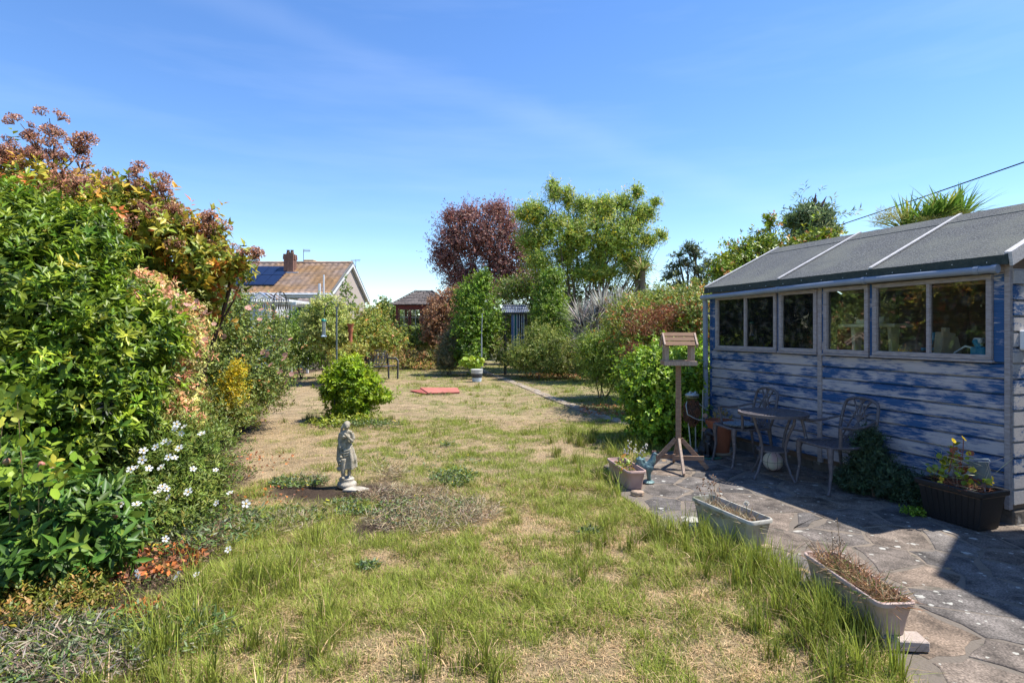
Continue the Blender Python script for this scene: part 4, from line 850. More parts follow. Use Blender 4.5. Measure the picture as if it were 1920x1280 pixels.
for x0, x1 in ((-.045, -.02), (.05, .045)): MB().tube([(x0, 0, .36), (x1, -.02, .03)], .010, 8).build('leg', TIN, fg, smooth=True); MB().ell((x1, -.06, .018), (.048, .07, .018), 14).build('foot', TIN, fg, smooth=True)
# ------------------------------------------------------------------ black dog statue (sitting spaniel)
dgx, dgy = 2.40, 6.98
DG = pmat('black_glazed_dog', (.014, .015, .018), .45, (.05, .055, .06), 40, lo=.55, hi=.75, bump=.5, bscale=60, c3=(.3, .3, .3), s3=14, lo3=.68, hi3=.74)
ds = root('dog_statue', 'small black sitting dog statue with floppy ears and pale flecks by the downpipe', 'statue', (dgx, dgy, PZ), math.radians(15))
m_ = MB(); m_.ell((0, .03, .12), (.075, .10, .10), 16).ell((0, -.01, .2), (.062, .065, .11), 16, Matrix.Rotation(.25, 3, 'X')).ell((0, -.03, .305), (.052, .058, .05), 16).ell((0, -.085, .29), (.026, .04, .024), 12).tube([(0, 0, .24), (0, -.02, .29)], .045)
for sg in (-1, 1):
    m_.tube([(sg*.038, -.05, .2), (sg*.04, -.065, .1), (sg*.042, -.07, .03), (sg*.042, -.1, .02)], [.03, .024, .022, .022], 8).ell((sg*.065, .03, .07), (.035, .07, .06), 12).ell((sg*.06, -.05, .02), (.025, .045, .02), 10).ell((sg*.057, -.02, .27), (.014, .028, .055), 10, Matrix.Rotation(sg*.15, 3, 'Y'))
m_.tube([(0, .1, .05), (.05, .15, .03), (.09, .12, .025)], [.025, .02, .01], 8)
remesh(m_, 'body', DG, ds, .007, 3)
MB().ell((0, -.122, .296), (.011, .008, .008), 8).build('nose', pmat('black_dot', (.01, .01, .01)), ds); MB().box((0, -.02, .006), (.2, .26, .014)).build('plinth', pmat('green_plinth', (.05, .16, .11), .5), ds, bevel=.004)
# ------------------------------------------------------------------ cockerel figure
ck = root('cockerel_ornament', 'blue green metal cockerel standing beside the farthest trough', 'ornament', (1.385, 5.79, PZ), math.radians(0))
CKM = pmat('verdigris', (.07, .13, .14), .5, (.16, .25, .25), 14, metal=.3, bump=.6, bscale=50, c3=(.03, .06, .1), s3=8, lo3=.5, hi3=.6)
m_ = MB(); m_.ell((.0, 0, .155), (.058, .045, .06), 16, Matrix.Rotation(-.5, 3, 'Y')).tube([(.02, 0, .18), (.05, 0, .235), (.058, 0, .28)], [.045, .032, .022], 12).ell((.064, 0, .288), (.026, .02, .022), 12).tube([(.08, 0, .285), (.11, 0, .278)], [.011, .002], 8)
m_.tube([(-.03, 0, .14), (-.075, 0, .18), (-.095, 0, .24), (-.08, 0, .262)], [.03, .036, .032, .012], 10).tube([(-.03, 0, .13), (-.1, 0, .16), (-.125, 0, .2)], [.025, .028, .01], 10).tube([(-.03, 0, .16), (-.05, 0, .235), (-.035, 0, .255)], [.02, .02, .01], 8)
m_.ell((.005, .04, .15), (.045, .014, .03), 10).ell((.005, -.04, .15), (.045, .014, .03), 10)
m_.tube([(.005, .01, .12), (.01, .012, .02)], [.025, .016], 8).tube([(.005, -.01, .12), (.01, -.012, .02)], [.025, .016], 8)
remesh(m_, 'body', CKM, ck, .006, 2)
cm = MB()
for k, x in enumerate((.045, .06, .075)): cm.ell((x, 0, .312), (.009, .005, .014), 8)
cm.ell((.085, 0, .262), (.007, .006, .014), 8); cm.build('comb', pmat('dull_red_comb', (.22, .12, .1), .6), ck, smooth=True)
MB().lathe([(.062, 0), (.066, .008), (.05, .018), (.02, .026)], 20).build('base', CKM, ck, smooth=True)
# ------------------------------------------------------------------ stone lady
sx_, sy_ = G(650, 911)
st = root('stone_statue', 'weathered stone statue of a draped woman looking down on a round base in the lawn', 'statue', (sx_, sy_, 0), math.radians(12))
STN = pmat('weathered_stone', (.45, .40, .31), .9, (.30, .26, .19), 18, bump=.7, bscale=70, c3=(.15, .14, .09), s3=16, lo3=.5, hi3=.7)
m_ = MB(); z0 = .085
def P(x, y, z): return (x, y, z0+z)
# robe: folded skirt, lower hem fuller on her left (viewer's right)
prof = [(.050, .085), (.068, .10), (.066, .15), (.061, .21), (.055, .265), (.049, .305), (.047, .34)]
def skirt(cx, sxx, amp, nf, ph, z_lo=.085):
    vs = []; n = 48
    for r, z in prof:
        zz = max(z, z_lo); k = (.34-z)/.255
        for i in range(n): a = 2*PI*i/n; rr = r*(1+amp*k*math.sin(a*nf+ph+z*6)); vs.append(P(cx*(.4+.6*k)+rr*sxx*math.cos(a), rr*.82*math.sin(a), z))
    m_.add(vs, [(i*n+j, i*n+(j+1) % n, (i+1)*n+(j+1) % n, (i+1)*n+j) for i in range(len(prof)-1) for j in range(n)]+[tuple(range(n-1, -1, -1)), tuple((len(prof)-1)*n+j for j in range(n))])
skirt(.012, 1.0, .16, 9, 0)
m_.tube([P(.045, .0, .30), P(.072, .0, .2), P(.085, -.005, .10)], [.02, .026, .022], 8)          # swept fold
m_.tube([P(.03, -.035, .30), P(.045, -.05, .2), P(.05, -.055, .09)], [.014, .019, .02], 8)
m_.tube([P(-.055, .01, .40), P(-.072, .005, .30), P(-.078, .0, .19), P(-.065, 0, .12)], [.018, .022, .024, .016], 8)   # cloak at her right
m_.tube([P(-.03, -.045, .20), P(-.035, -.04, .1), P(-.03, -.038, .02)], [.030, .024, .019], 10)        # forward leg
m_.tube([P(.025, -.01, .16), P(.025, -.005, .08), P(.022, -.01, .01)], [.026, .02, .017], 10)
m_.ell(P(-.03, -.058, .012), (.018, .034, .014), 10).ell(P(.024, -.032, .012), (.017, .032, .014), 10)
for k, (za, zb) in enumerate(((.315, .275), (.30, .25), (.285, .225))): m_.tube([P(-.05, -.01, za), P(-.02, -.05, zb), P(.025, -.048, zb+.01), P(.055, -.005, za+.01)], .008, 6)
m_.ell(P(-.002, 0, .36), (.047, .036, .06), 16).ell(P(-.006, .002, .42), (.056, .036, .05), 16)            # torso
m_.ell(P(-.026, -.032, .415), (.018, .016, .018), 10).ell(P(.016, -.032, .412), (.018, .016, .018), 10)
m_.tube([P(-.058, 0, .445), P(.0, .0, .462), P(.048, 0, .445)], [.022, .026, .022], 8)
m_.tube([P(-.058, .0, .445), P(-.072, .01, .38), P(-.062, -.02, .31), P(-.05, -.045, .245)], [.021, .019, .016, .013], 8) # right arm down
m_.tube([P(.05, 0, .445), P(.067, -.012, .385), P(.058, -.035, .365), P(.02, -.055, .41), P(-.004, -.055, .435)], [.021, .019, .017, .014, .013], 8) # left arm raised to the shoulder
m_.ell(P(-.008, -.056, .44), (.016, .012, .014), 8)
for k, (x, z) in enumerate(((-.012, .452), (-.02, .45), (-.004, .455))): m_.tube([P(x, -.058, z-.012), P(x-.004, -.058, z+.006)], .005, 6)
m_.tube([P(-.004, 0, .455), P(-.004, -.008, .49)], .018, 10)                                            # neck
m_.ell(P(-.001, -.014, .522), (.030, .034, .040), 16, Matrix.Rotation(.3, 3, 'X')).ell(P(.004, -.046, .512), (.006, .01, .008), 8).ell(P(.002, .004, .538), (.035, .036, .030), 14)
m_.ell(P(-.001, .03, .525), (.024, .02, .022), 10).tube([P(-.028, .0, .53), P(-.045, -.004, .50), P(-.055, -.01, .46)], [.014, .015, .009], 8)
for sg in (-1, 1): m_.ell(P(sg*.029, -.008, .518), (.005, .008, .010), 6)
remesh(m_, 'figure', STN, st, .0042, 2)
b_ = MB(); 
for k in range(7): b_.ell(P(-.058+.01*math.sin(k*2), -.05+.01*math.cos(k*3), .235-.017*k), (.017, .014, .013), 8)
b_.ell(P(-.066, -.035, .10), (.030, .026, .026), 10); remesh(b_, 'flower_basket', STN, st, .005, 2)
MB().lathe([(.092, 0), (.097, .02), (.09, .04), (.075, .048), (.072, .06), (.075, .08), (.06, .092), (.02, .096)], 28, wob=lambda a, z: 1+.03*math.sin(a*3+z*40)).build('base', pmat('pale_stone_base', (.50, .45, .37), .9, (.33, .29, .23), 14, bump=.7, c3=(.2, .18, .13), s3=22, lo3=.58, hi3=.7), st, smooth=True)
x, y = G(668, 917); MB().prism([(-.12, -.05), (.05, -.08), (.13, 0), (.04, .07), (-.08, .08)], -.01, .012, .01, .004).build('flat_stone', pmat('pale_stone_base', (0, 0, 0)), None, label='flat pale stone slab under the foot of the statue', cat='stone').location = (x, y, .0)
# ------------------------------------------------------------------ bench, mat, buckets, poles
BI = pmat('bench_iron', (.06, .062, .07), .5, (.11, .11, .12), 20, metal=.3)
bx, by = -4.27, 18.2
be = root('metal_bench', 'dark metal garden bench with scrolled back behind the bright round bush', 'bench', (bx, by, 0), math.radians(55))
# local: faces -y, long along x
for sg in (-1, 1):
    MB().tube([(sg*.60, .18, 0), (sg*.60, .2, .42), (sg*.60, .27, .86)], .03, 8).build('leg', BI, be, smooth=True); MB().tube([(sg*.60, -.24, 0), (sg*.60, -.25, .40), (sg*.60, -.25, .60), (sg*.60, -.18, .66), (sg*.60, .22, .66)], .03, 8).build('armrest', BI, be, smooth=True)
    MB().tube([(sg*.60, -.24, .42), (sg*.60, .2, .42)], .018, 6).build('side_rail', BI, be)
MB().tube([(-.60, .27, .86), (-.4, .275, .91), (0, .28, .93), (.4, .275, .91), (.60, .27, .86)], .03, 8).build('top_rail', BI, be, smooth=True); MB().tube([(-.6, .215, .5), (.6, .215, .5)], .016, 6).build('lower_rail', BI, be)
for k in range(6): MB().box((0, -.22+.08*k, .43), (1.2, .055, .012)).build('slat', BI, be)
sc = MB()
for k in range(5):
    cx = -.44+.22*k
    for rr0 in (.10, .06): sc.tube([(cx+rr0*math.cos(a), .245, .70+rr0*1.3*math.sin(a)) for a in np.linspace(0, 2*PI, 14)], .013, 5, cap=False)
for k in range(-5, 6): sc.tube([(k*.11, .22, .5), (k*.11+.05, .265, .9)], .011, 4)
sc.build('backrest', BI, be)
mt_ = MB(); q = [G(803, 739.5), G(862, 737.5), G(858, 729.5), G(787, 729)]; cx, cy = G(826, 733); mt_.prism([(a-cx, b-cy) for a, b in q], 0, .035, .008, .005)
mt_.build('rubber_mat', pmat('red_mat', (.46, .16, .12), .9, (.34, .11, .08), 6, bump=.3), None, label='flat salmon red mat lying on the dry lawn', cat='mat').location = (cx, cy, .01)
mt_ = MB(); q = [G(790, 738), G(803, 739.5), G(792, 730.5), G(768, 733)]; cx, cy = G(790, 735); mt_.prism([(a-cx, b-cy) for a, b in q], 0, .012)
mt_.build('rubber_mat', pmat('red_mat_dark', (.30, .075, .06), .85), None, label='thin darker red mat corner sticking out left of the salmon mat', cat='mat').location = (cx, cy, .008)
x, y = G(894, 715); bu = root('bucket', 'white bucket with black band and blue base standing on the lawn edge', 'bucket', (x, y, 0))
MB().lathe([(.14, 0), (.155, .12)], 24).build('lower_band', pmat('pale_blue_band', (.5, .62, .72), .5, (.65, .68, .7), 6), bu, smooth=True); MB().lathe([(.156, .12), (.172, .25)], 24).build('middle_band', pmat('dark_band', (.03, .035, .04), .5, (.06, .06, .07), 9), bu, smooth=True)
MB().lathe([(.176, .25), (.185, .36), (.192, .36), (.192, .375), (.17, .38), (.0, .375)], 24).build('rim', pmat('bucket_white', (.62, .62, .58), .6, (.45, .45, .42), 8), bu, smooth=True)
# crook feeder pole
PG = pmat('green_grey_pole', (.10, .13, .13), .5, (.16, .18, .18), 20)
fp = Wp(631, 700, 10.9); fp.z = 0
po = root('feeder_pole', 'slim grey green feeder pole with a curved crook standing behind the bright bush', 'pole', fp)
MB().tube([(0, 0, 0), (0, 0, 2.02)], .017, 8).build('pole', PG, po, smooth=True); MB().tube([(0, 0, 1.2), (0, 0, 1.24)], .024, 8).build('joint', PG, po)
MB().tube([(0, 0, 1.9)]+[(-.12-.12*math.cos(a), 0, 2.0+.13*math.sin(a)) for a in np.linspace(.1, PI, 8)][:0]+[(-.03, 0, 2.05), (-.1, 0, 2.13), (-.18, 0, 2.08), (-.235, 0, 1.96), (-.24, 0, 1.86)], .007, 6).build('crook', PG, po, smooth=True)
MB().tube([(0, 0, 1.9), (.03, 0, 2.02), (.02, 0, 2.12), (-.03, 0, 2.15)], .007, 6).build('crook', PG, po, smooth=True)
fd = root('seed_feeder', 'hanging tube bird feeder with green cap on the crook of the feeder pole', 'bird feeder', fp+Vector((-.245, 0, 1.44)))
MB().lathe([(.036, .03), (.036, .30)], 14).build('tube', pmat('seed_tube', (.45, .42, .3), .4, (.6, .6, .5), 25), fd, smooth=True); MB().lathe([(.05, .30), (.05, .32), (.03, .345), (.01, .35)], 14).build('cap', pmat('teal_cap', (.02, .22, .18), .4), fd, smooth=True)
MB().lathe([(.05, .0), (.055, .02), (.04, .035)], 14).build('base', pmat('pale_blue_band', (0, 0, 0)), fd, smooth=True); MB().tube([(0, 0, .34), (0, 0, .43)], .003, 4).build('hook', PG, fd)
# second pole at the evergreen
p = Wp(903, 668, 19.0); p.z = 0; p2 = root('garden_pole', 'thin pale grey pole standing in front of the tall evergreen column', 'pole', p)
MB().tube([(0, 0, 0), (.0, 0, 1.35)], .022, 6).tube([(0, 0, 1.35), (.02, 0, 2.15)], .012, 6).build('shaft', pmat('pale_grey_pole', (.33, .36, .4), .5), p2, smooth=True)
p = Wp(627, 780, 9.9); p.z = 0; MB().tube([(0, 0, 0), (0, 0, .55)], .012, 6).build('stake', pmat('dark_stake', (.04, .045, .04), .8), None, label='short dark stake at the left foot of the bright round bush', cat='stake').location = p
# terracotta column
p = Wp(657, 640, 16.4); p.z = 0; u = root('urn_column', 'small terracotta birdbath column among the shrubs behind the feeder pole', 'birdbath', p)
MB().lathe([(.12, 0), (.12, .5), (.06, .6), (.05, .9), (.075, 1.0), (.05, 1.1), (.085, 1.2), (.055, 1.3), (.055, 1.5), (.08, 1.58), (.06, 1.66), (.10, 1.73), (.105, 1.77), (.0, 1.75)], 18).build('column', TER, u, smooth=True)
# arched iron obelisk
p = Wp(525, 640, 15.5); p.z = 0; ob = root('rose_obelisk', 'tall black wire obelisk with domed top above the rose bushes', 'obelisk', p)
BLI = pmat('black_iron', (.02, .02, .022), .5)
ztop = Wp(525, 547, 15.5).z
for k in range(6):
    a = k*PI/3; c_, s_ = math.cos(a)*.19, math.sin(a)*.19
    MB().tube([(c_, s_, 0), (c_, s_, ztop-.22), (c_*.85, s_*.85, ztop-.1), (c_*.5, s_*.5, ztop-.02), (0, 0, ztop)], .009, 5).build('wire', BLI, ob, smooth=True)
for z in (.8, 1.4, ztop-.22): MB().tube([(.19*math.cos(a), .19*math.sin(a), z) for a in np.linspace(0, 2*PI, 17)], .007, 4, cap=False).build('hoop', BLI, ob)
# iron arbour with striped panel
A0 = Wp(966, 650, 20.5); A0.z = 0; zt, zm = Wp(0, 570, 20.5).z, Wp(0, 586, 20.5).z
ar = root('iron_arbour', 'black iron garden arbour with sloping lattice top and striped fabric panel', 'arbour', A0, math.radians(4))
xa, xb = -.54, .54
fr = MB(); 
for sy in (0, .55):
    MB().tube([(-.36, sy, 0), (-.36, sy, zm)], .05 if sy == 0 else .02, 6).build('post', BLI, ar); MB().tube([(.42, sy, 0), (.42, sy, zm)], .02, 6).build('post', BLI, ar)
MB().tube([(xa-.0, 0, 1.1), (xa, 0, zm), (-.42, .1, zt-.02), (-.3, .2, zt)], .016, 6).build('side_post', BLI, ar, smooth=True)
MB().box((0, 0, zm-.03), (xb-xa, .06, .06)).build('lower_beam', BLI, ar); MB().box((.02, .25, zt), (.86, .04, .03)).build('ridge', BLI, ar)
for k in range(15):
    x0 = xa+.02+(xb-xa-.04)*k/14; x1 = -.40+.84*k/14; MB().tube([(x0, -.01, zm), (x0*.4+x1*.6, .12, (zm+zt)/2+.04), (x1, .25, zt)], .010, 4).build('roof_bar', BLI, ar)
for u in (.33, .62): MB().tube([(xa+(-.40-xa)*u, .25*u, zm+(zt-zm)*u+.03), (xb+(.44-xb)*u, .25*u, zm+(zt-zm)*u+.03)], .009, 4).build('roof_rail', BLI, ar)
MB().add([(xa+.03, .04, zm+.02), (xb-.03, .04, zm+.02), (.42, .28, zt-.02), (-.38, .28, zt-.02), (xa+.03, .055, zm+.01), (xb-.03, .055, zm+.01), (.42, .295, zt-.03), (-.38, .295, zt-.03)], [(0, 1, 2, 3), (7, 6, 5, 4), (0, 4, 5, 1), (3, 2, 6, 7), (0, 3, 7, 4), (1, 5, 6, 2)]).build('roof_sheet', pmat('pale_sheet_blue', (.30, .36, .48), .5), ar)
cols = [('slate_blue', (.09, .13, .26)), ('pale_stripe', (.5, .52, .56)), ('teal', (.01, .10, .10)), ('pale_stripe', 0), ('navy', (.02, .03, .07)), ('pale_stripe', 0), ('black_stripe', (.012, .012, .015)), ('pale_stripe', 0), ('navy', 0), ('pale_stripe', 0)]
wds = [.09, .025, .08, .03, .06, .025, .06, .025, .05, .03]; x = -.14
for (cn, cc), w in zip(cols, wds):
    MB().ext([(.04, .28), (.05, .28), (.05, zm-.05), (.04, zm-.05)], x, x+w-.004).build('stripe', pmat('stripe_'+cn, cc if cc else (0, 0, 0), .8), ar); x += w
# ------------------------------------------------------------------ bungalow beyond the garden
HX, YF, YR, YB = -8.4, 26.5, 30.0, 33.5; EZ, RZH = 3.30, 5.12
ho = root('bungalow', 'bungalow with orange lichened tile roof, brick chimney and roughcast gable beyond the garden', 'house', (HX, YR, 0))
def H(x, y, z): return (x-HX, y-YR, z)
RC = pmat('roughcast', (.46, .39, .34), .95, (.38, .32, .28), 12, bump=.7, bscale=30, c3=(.3, .25, .22), s3=3, lo3=.6, hi3=.8)
PNT = pmat('white_paint', (.72, .72, .72), .5, (.6, .6, .6), 5)
YW = YF+.45; YRW = YB-.45
m_ = MB(); k_ = (RZH-EZ)/(YR-YF)
m_.ext([(YW-YR, 0), (YRW-YR, 0), (YRW-YR, EZ+.1), (0, RZH-.12), (YW-YR, EZ+.1)], -13, -.12); m_.build('wall', RC, ho)
# tiled slopes: stepped courses with rolled tiles
m, t, b, l = newmat('orange_lichen_tiles')
tc = N(t, 'ShaderNodeTexCoord'); n1 = N(t, 'ShaderNodeTexNoise'); n1.inputs['Scale'].default_value = .55; n1.inputs['Detail'].default_value = 7; l.new(tc.outputs['Object'], n1.inputs['Vector'])
vo = N(t, 'ShaderNodeTexVoronoi'); vo.inputs['Scale'].default_value = 4.2; l.new(tc.outputs['Object'], vo.inputs['Vector'])
sx = N(t, 'ShaderNodeSeparateXYZ'); l.new(tc.outputs['Object'], sx.inputs[0]); mr = N(t, 'ShaderNodeMapRange'); mr.inputs['From Min'].default_value = -9; mr.inputs['From Max'].default_value = -2; mr.inputs['To Min'].default_value = -.10; mr.inputs['To Max'].default_value = .16; l.new(sx.outputs[0], mr.inputs['Value'])
ad = N(t, 'ShaderNodeMath', operation='ADD'); l.new(n1.outputs[0], ad.inputs[0]); l.new(mr.outputs[0], ad.inputs[1])
r = N(t, 'ShaderNodeValToRGB'); e = r.color_ramp.elements; e[0].position = .38; e[0].color = (.30, .245, .22, 1); e[1].position = .74; e[1].color = (.38, .22, .105, 1); q = e.new(.56); q.color = (.33, .23, .175, 1); l.new(ad.outputs[0], r.inputs[0])
sc2 = N(t, 'ShaderNodeSeparateColor'); l.new(vo.outputs['Color'], sc2.inputs[0]); mr2 = N(t, 'ShaderNodeMapRange'); mr2.inputs['To Min'].default_value = .75; mr2.inputs['To Max'].default_value = 1.2; l.new(sc2.outputs[0], mr2.inputs['Value'])
vs_ = N(t, 'ShaderNodeVectorMath', operation='SCALE'); l.new(r.outputs[0], vs_.inputs[0]); l.new(mr2.outputs[0], vs_.inputs['Scale']); l.new(vs_.outputs[0], b.inputs['Base Color']); b.inputs['Roughness'].default_value = .9
TILE = m
def tiles(x0, x1, ya, za, yb, zb, nm, par, mat, course=.30, roll=.30, off=(0, 0, 0)):
    L_ = math.hypot(yb-ya, zb-za); nc = max(3, int(L_/course)); nx = int((x1-x0)/roll)*6; X = np.linspace(x0, x1, nx+1); us = []
    for c in range(nc): us += [(c/nc, .045), ((c+1)/nc-.002, .0)]
    nyv, nzv = -(zb-za)/L_, (yb-ya)/L_; V = []
    for u, h in us:
        hh = h+.028*(.5+.5*np.cos(2*np.pi*X/roll)); V.append(np.stack([X, ya+(yb-ya)*u+nyv*hh, za+(zb-za)*u+nzv*hh], 1))
    V = np.vstack(V)-np.array(off); n = nx+1; i = np.arange((len(us)-1)*n).reshape(len(us)-1, n)[:, :-1].ravel()
    return props(link(nm, mesh_np(nm, V, np.stack([i, i+1, i+n+1, i+n], 1)), mat, par), kind='stuff')
tiles(-13.2-0, .0, YF-YR, EZ, 0, RZH, 'roof_tiles', ho, TILE); tiles(-13.2, 0, YB-YR, EZ, 0, RZH, 'roof_tiles', ho, TILE)
m_ = MB(); m_.tube([(-13.2, 0, RZH+.03), (0, 0, RZH+.03)], .09, 8); m_.build('ridge_tiles', TILE, ho, smooth=True)
for s_ in (-1, 1):
    m_ = MB(); yy = (YF-YR) if s_ < 0 else (YB-YR)
    m_.add([(-.1, yy, EZ-.16), (-.1, 0, RZH-.16), (-.1, 0, RZH+.0), (-.1, yy, EZ), (.03, yy, EZ-.16), (.03, 0, RZH-.16), (.03, 0, RZH), (.03, yy, EZ)], [(0, 1, 2, 3), (4, 7, 6, 5), (0, 4, 5, 1), (3, 2, 6, 7), (0, 3, 7, 4), (1, 5, 6, 2)]); m_.build('bargeboard', PNT, ho)
    MB().add([(.031, yy-.05*s_*-1, EZ+.0), (.031, 0, RZH+.0), (.031, 0, RZH+.09), (.031, yy, EZ+.09), (-.05, yy, EZ+.01), (-.05, 0, RZH+.01), (-.05, 0, RZH+.09), (-.05, yy, EZ+.09)], [(0, 1, 2, 3), (4, 7, 6, 5), (0, 4, 5, 1), (3, 2, 6, 7)]).build('verge', pmat('verge_grey', (.12, .12, .12), .9), ho)
MB().box((-6.6, YF-YR+.06, EZ-.08), (13.2, .04, .18)).build('fascia', PNT, ho); MB().tube([(-13.2, YF-YR-.06, EZ-.03), (0, YF-YR-.06, EZ-.03)], .06, 8).build('gutter', PNT, ho)
MB().box((-6.6, YW-YR-.2, EZ-.17), (13.2, .46, .02)).build('soffit', PNT, ho)
def win(par, x, y, z, w, h, nv=1, nh=0, face='y', name='window'):
    f = MB(); fw = .05
    def bx_(cx, cz, sx, sz): f.box((cx, y, cz) if face == 'y' else (y, cx, cz), (sx, .07, sz) if face == 'y' else (.07, sx, sz))
    bx_(x, z+h/2-fw/2, w, fw); bx_(x, z-h/2+fw/2, w, fw); bx_(x-w/2+fw/2, z, fw, h-2*fw); bx_(x+w/2-fw/2, z, fw, h-2*fw)
    for k in range(1, nv+1): bx_(x-w/2+w*k/(nv+1), z, .04, h-2*fw)
    for k in range(1, nh+1): bx_(x, z-h/2+h*k/(nh+1), w-2*fw, .035)
    fo = f.build(name, PNT, par); DGL = pmat('dark_glass', (.03, .035, .04), .1, spec=.8)
    MB().box((x, y+.01, z) if face == 'y' else (y-.01, x, z), (w-fw, .02, h-fw) if face == 'y' else (.02, w-fw, h-fw)).build('pane', DGL, fo)
win(ho, -1.35, YW-YR-.02, 2.62, 2.0, 1.0, 3); win(ho, -4.2, YW-YR-.02, 2.62, 1.6, 1.0, 2); win(ho, 1.95, -.1, 2.0, .5, .9, 0, face='x')
MB().box((-2.9, YW-YR-.03, 2.75), (.9, .06, .8)).build('brown_panel', pmat('panel_brown', (.3, .2, .15), .8), ho)
# solar panels: two rows of four dark modules
SO = pmat('solar_blue', (.008, .016, .05), .3, (.012, .022, .06), 6, spec=.25); SF = pmat('solar_edge', (.02, .02, .025), .4)
sp0, sp1 = Wp(445, 0, 28).x-HX, Wp(527, 0, 28).x-HX
for r_ in range(2):
    for c_ in range(4):
        u0 = .20+.31*r_; u1 = u0+.295; x0 = sp0+(sp1-sp0)*c_/4; x1 = x0+(sp1-sp0)/4-.02; Y0, Y1 = (YF-YR)*(1-u0), (YF-YR)*(1-u1); Z0, Z1 = EZ+(RZH-EZ)*u0+.13, EZ+(RZH-EZ)*u1+.13
        sh = .25*(r_ if False else 0)
        pn = MB().add([(x0, Y0, Z0), (x1, Y0, Z0), (x1, Y1, Z1), (x0, Y1, Z1), (x0, Y0, Z0-.05), (x1, Y0, Z0-.05), (x1, Y1, Z1-.05), (x0, Y1, Z1-.05)], [(0, 1, 2, 3), (7, 6, 5, 4), (0, 4, 5, 1), (1, 5, 6, 2), (2, 6, 7, 3), (3, 7, 4, 0)]).build('solar_panel', SO, ho)
# chimneys, aerials, flue
BRK = pmat('chimney_brick', (.27, .14, .10), .9, (.18, .10, .075), 10, bump=.6, bscale=20)
def chimney(px0, px1, pyt, y, zb, nm='chimney', pots=2):
    p0, p1 = Wp(px0, pyt, y), Wp(px1, pyt, y); w = p1.x-p0.x; cx = (p0.x+p1.x)/2-HX; cy = y-YR; h = p0.z-zb
    c_ = MB(); ch_ = .085; nrow = int(h/ch_)
    for k in range(nrow):
        o = .0 if k < nrow-3 else .03*(1 if k != nrow-1 else .6); z = zb+h*(k+.5)/nrow
        for sgn in (-1, 1):
            n_ = 3
            for j in range(n_):
                u = -w/2-o+(w+2*o)*(j+.5)/n_+(.06 if k % 2 else -.0)*0; c_.box((cx+u, cy+sgn*(w/2+o-.05), z), ((w+2*o)/n_-.012, .1, h/nrow-.012))
                if 0 < j < n_-1 or n_ < 3: c_.box((cx+sgn*(w/2+o-.05), cy+u, z), (.1, (w+2*o)/n_-.012, h/nrow-.012))
    c_.box((cx, cy, zb+h/2), (w-.04, w-.04, h-.01)); co = c_.build(nm, BRK, ho); 
    for j in range(pots): MB().lathe([(.08, 0), (.1, .03), (.07, .18), (.09, .22), (.05, .22)], 12).build('chimney_pot', pmat('dark_pot', (.12, .07, .05), .8), co).location = (cx-w*.2+w*.4*j, cy, zb+h)
    MB().box((cx+.1, cy-.02, zb+.05), (w+.35, w+.2, .08)).build('flashing', pmat('lead', (.5, .5, .52), .6), co)
chimney(535, 553, 477, 29.0, 4.45)
p0, p1 = Wp(572, 488, 32), Wp(592, 488, 32); MB().box(((p0.x+p1.x)/2-HX, 2, p0.z-.12), (p1.x-p0.x, .7, .24)).box(((p0.x+p1.x)/2-HX, 2, p0.z-.5), ((p1.x-p0.x)*.8, .55, .7)).build('chimney', pmat('lichen_stone', (.42, .27, .08), .9, (.25, .18, .1), 8), ho, bevel=.04)
AL = pmat('aerial_metal', (.35, .36, .38), .5, metal=.5)
for px, pt, pb, y, s_, lab in ((569, 467, 495, 30, 1, 'thin television aerial on the bungalow ridge beside the stone stack'), (667, 486, 520, 34, -1, 'television aerial rising behind the right edge of the bungalow gable')):
    p = Wp(px, pb, y); zt_ = Wp(px, pt, y).z; a_ = root('tv_aerial', lab, 'aerial', p, 0, None)
    MB().tube([(0, 0, -.4), (0, 0, zt_-p.z)], .018, 5).build('mast', AL, a_); bm_ = MB(); bm_.tube([(0, 0, zt_-p.z-.05), (.35, .0, zt_-p.z-.1)] if s_ > 0 else [(-.3, 0, zt_-p.z-.1), (.3, 0, zt_-p.z-.02)], .012, 4)
    for k in range(7): x = (k*.05+.03) if s_ > 0 else (-.25+.08*k); bm_.tube([(x, -.12, zt_-p.z-.08), (x, .12, zt_-p.z-.08)], .008, 4).tube([(x, 0, zt_-p.z-.16), (x, 0, zt_-p.z)], .008, 4)
    bm_.build('antenna', AL, a_)
p = Wp(607, 600, 25); MB().tube([(0, 0, 0), (0, 0, Wp(0, 515, 25).z)], .035, 8).build('white_pole', PNT, None, label='tall white pole standing in front of the bungalow roof', cat='pole').location = (p.x, p.y, 0)
p = Wp(599, 560, 26.2); q = root('roof_vent', 'short white flue pipe at the bungalow eaves', 'flue', (p.x, p.y, 2.9)); MB().tube([(0, 0, 0), (0, 0, .85)], .06, 8).build('flue', PNT, q)
# flat-roofed extension with tiled pent and teal door
ex = root('lean_to', 'low tiled lean-to with a teal door in front of the bungalow', 'lean-to', (-9.9, 23.5, 0))
a0, a1 = Wp(553, 0, 23.5).x+9.9, Wp(600, 0, 23.5).x+9.9
tiles(a0, a1, -.6, Wp(0, 577, 22.9).z, .6, Wp(0, 560, 24.1).z, 'roof_tiles', ex, pmat('brown_tiles', (.22, .15, .13), .9, (.33, .28, .25), 8)); MB().box(((a0+a1)/2, .1, 1.2), (a1-a0-.1, 1.2, 2.4)).build('wall', RC, ex)
MB().box(((a0+a1)/2-.1, -.53, 1.35), (.8, .06, 2.1)).build('door', pmat('teal_paint', (.01, .10, .11), .5), ex)
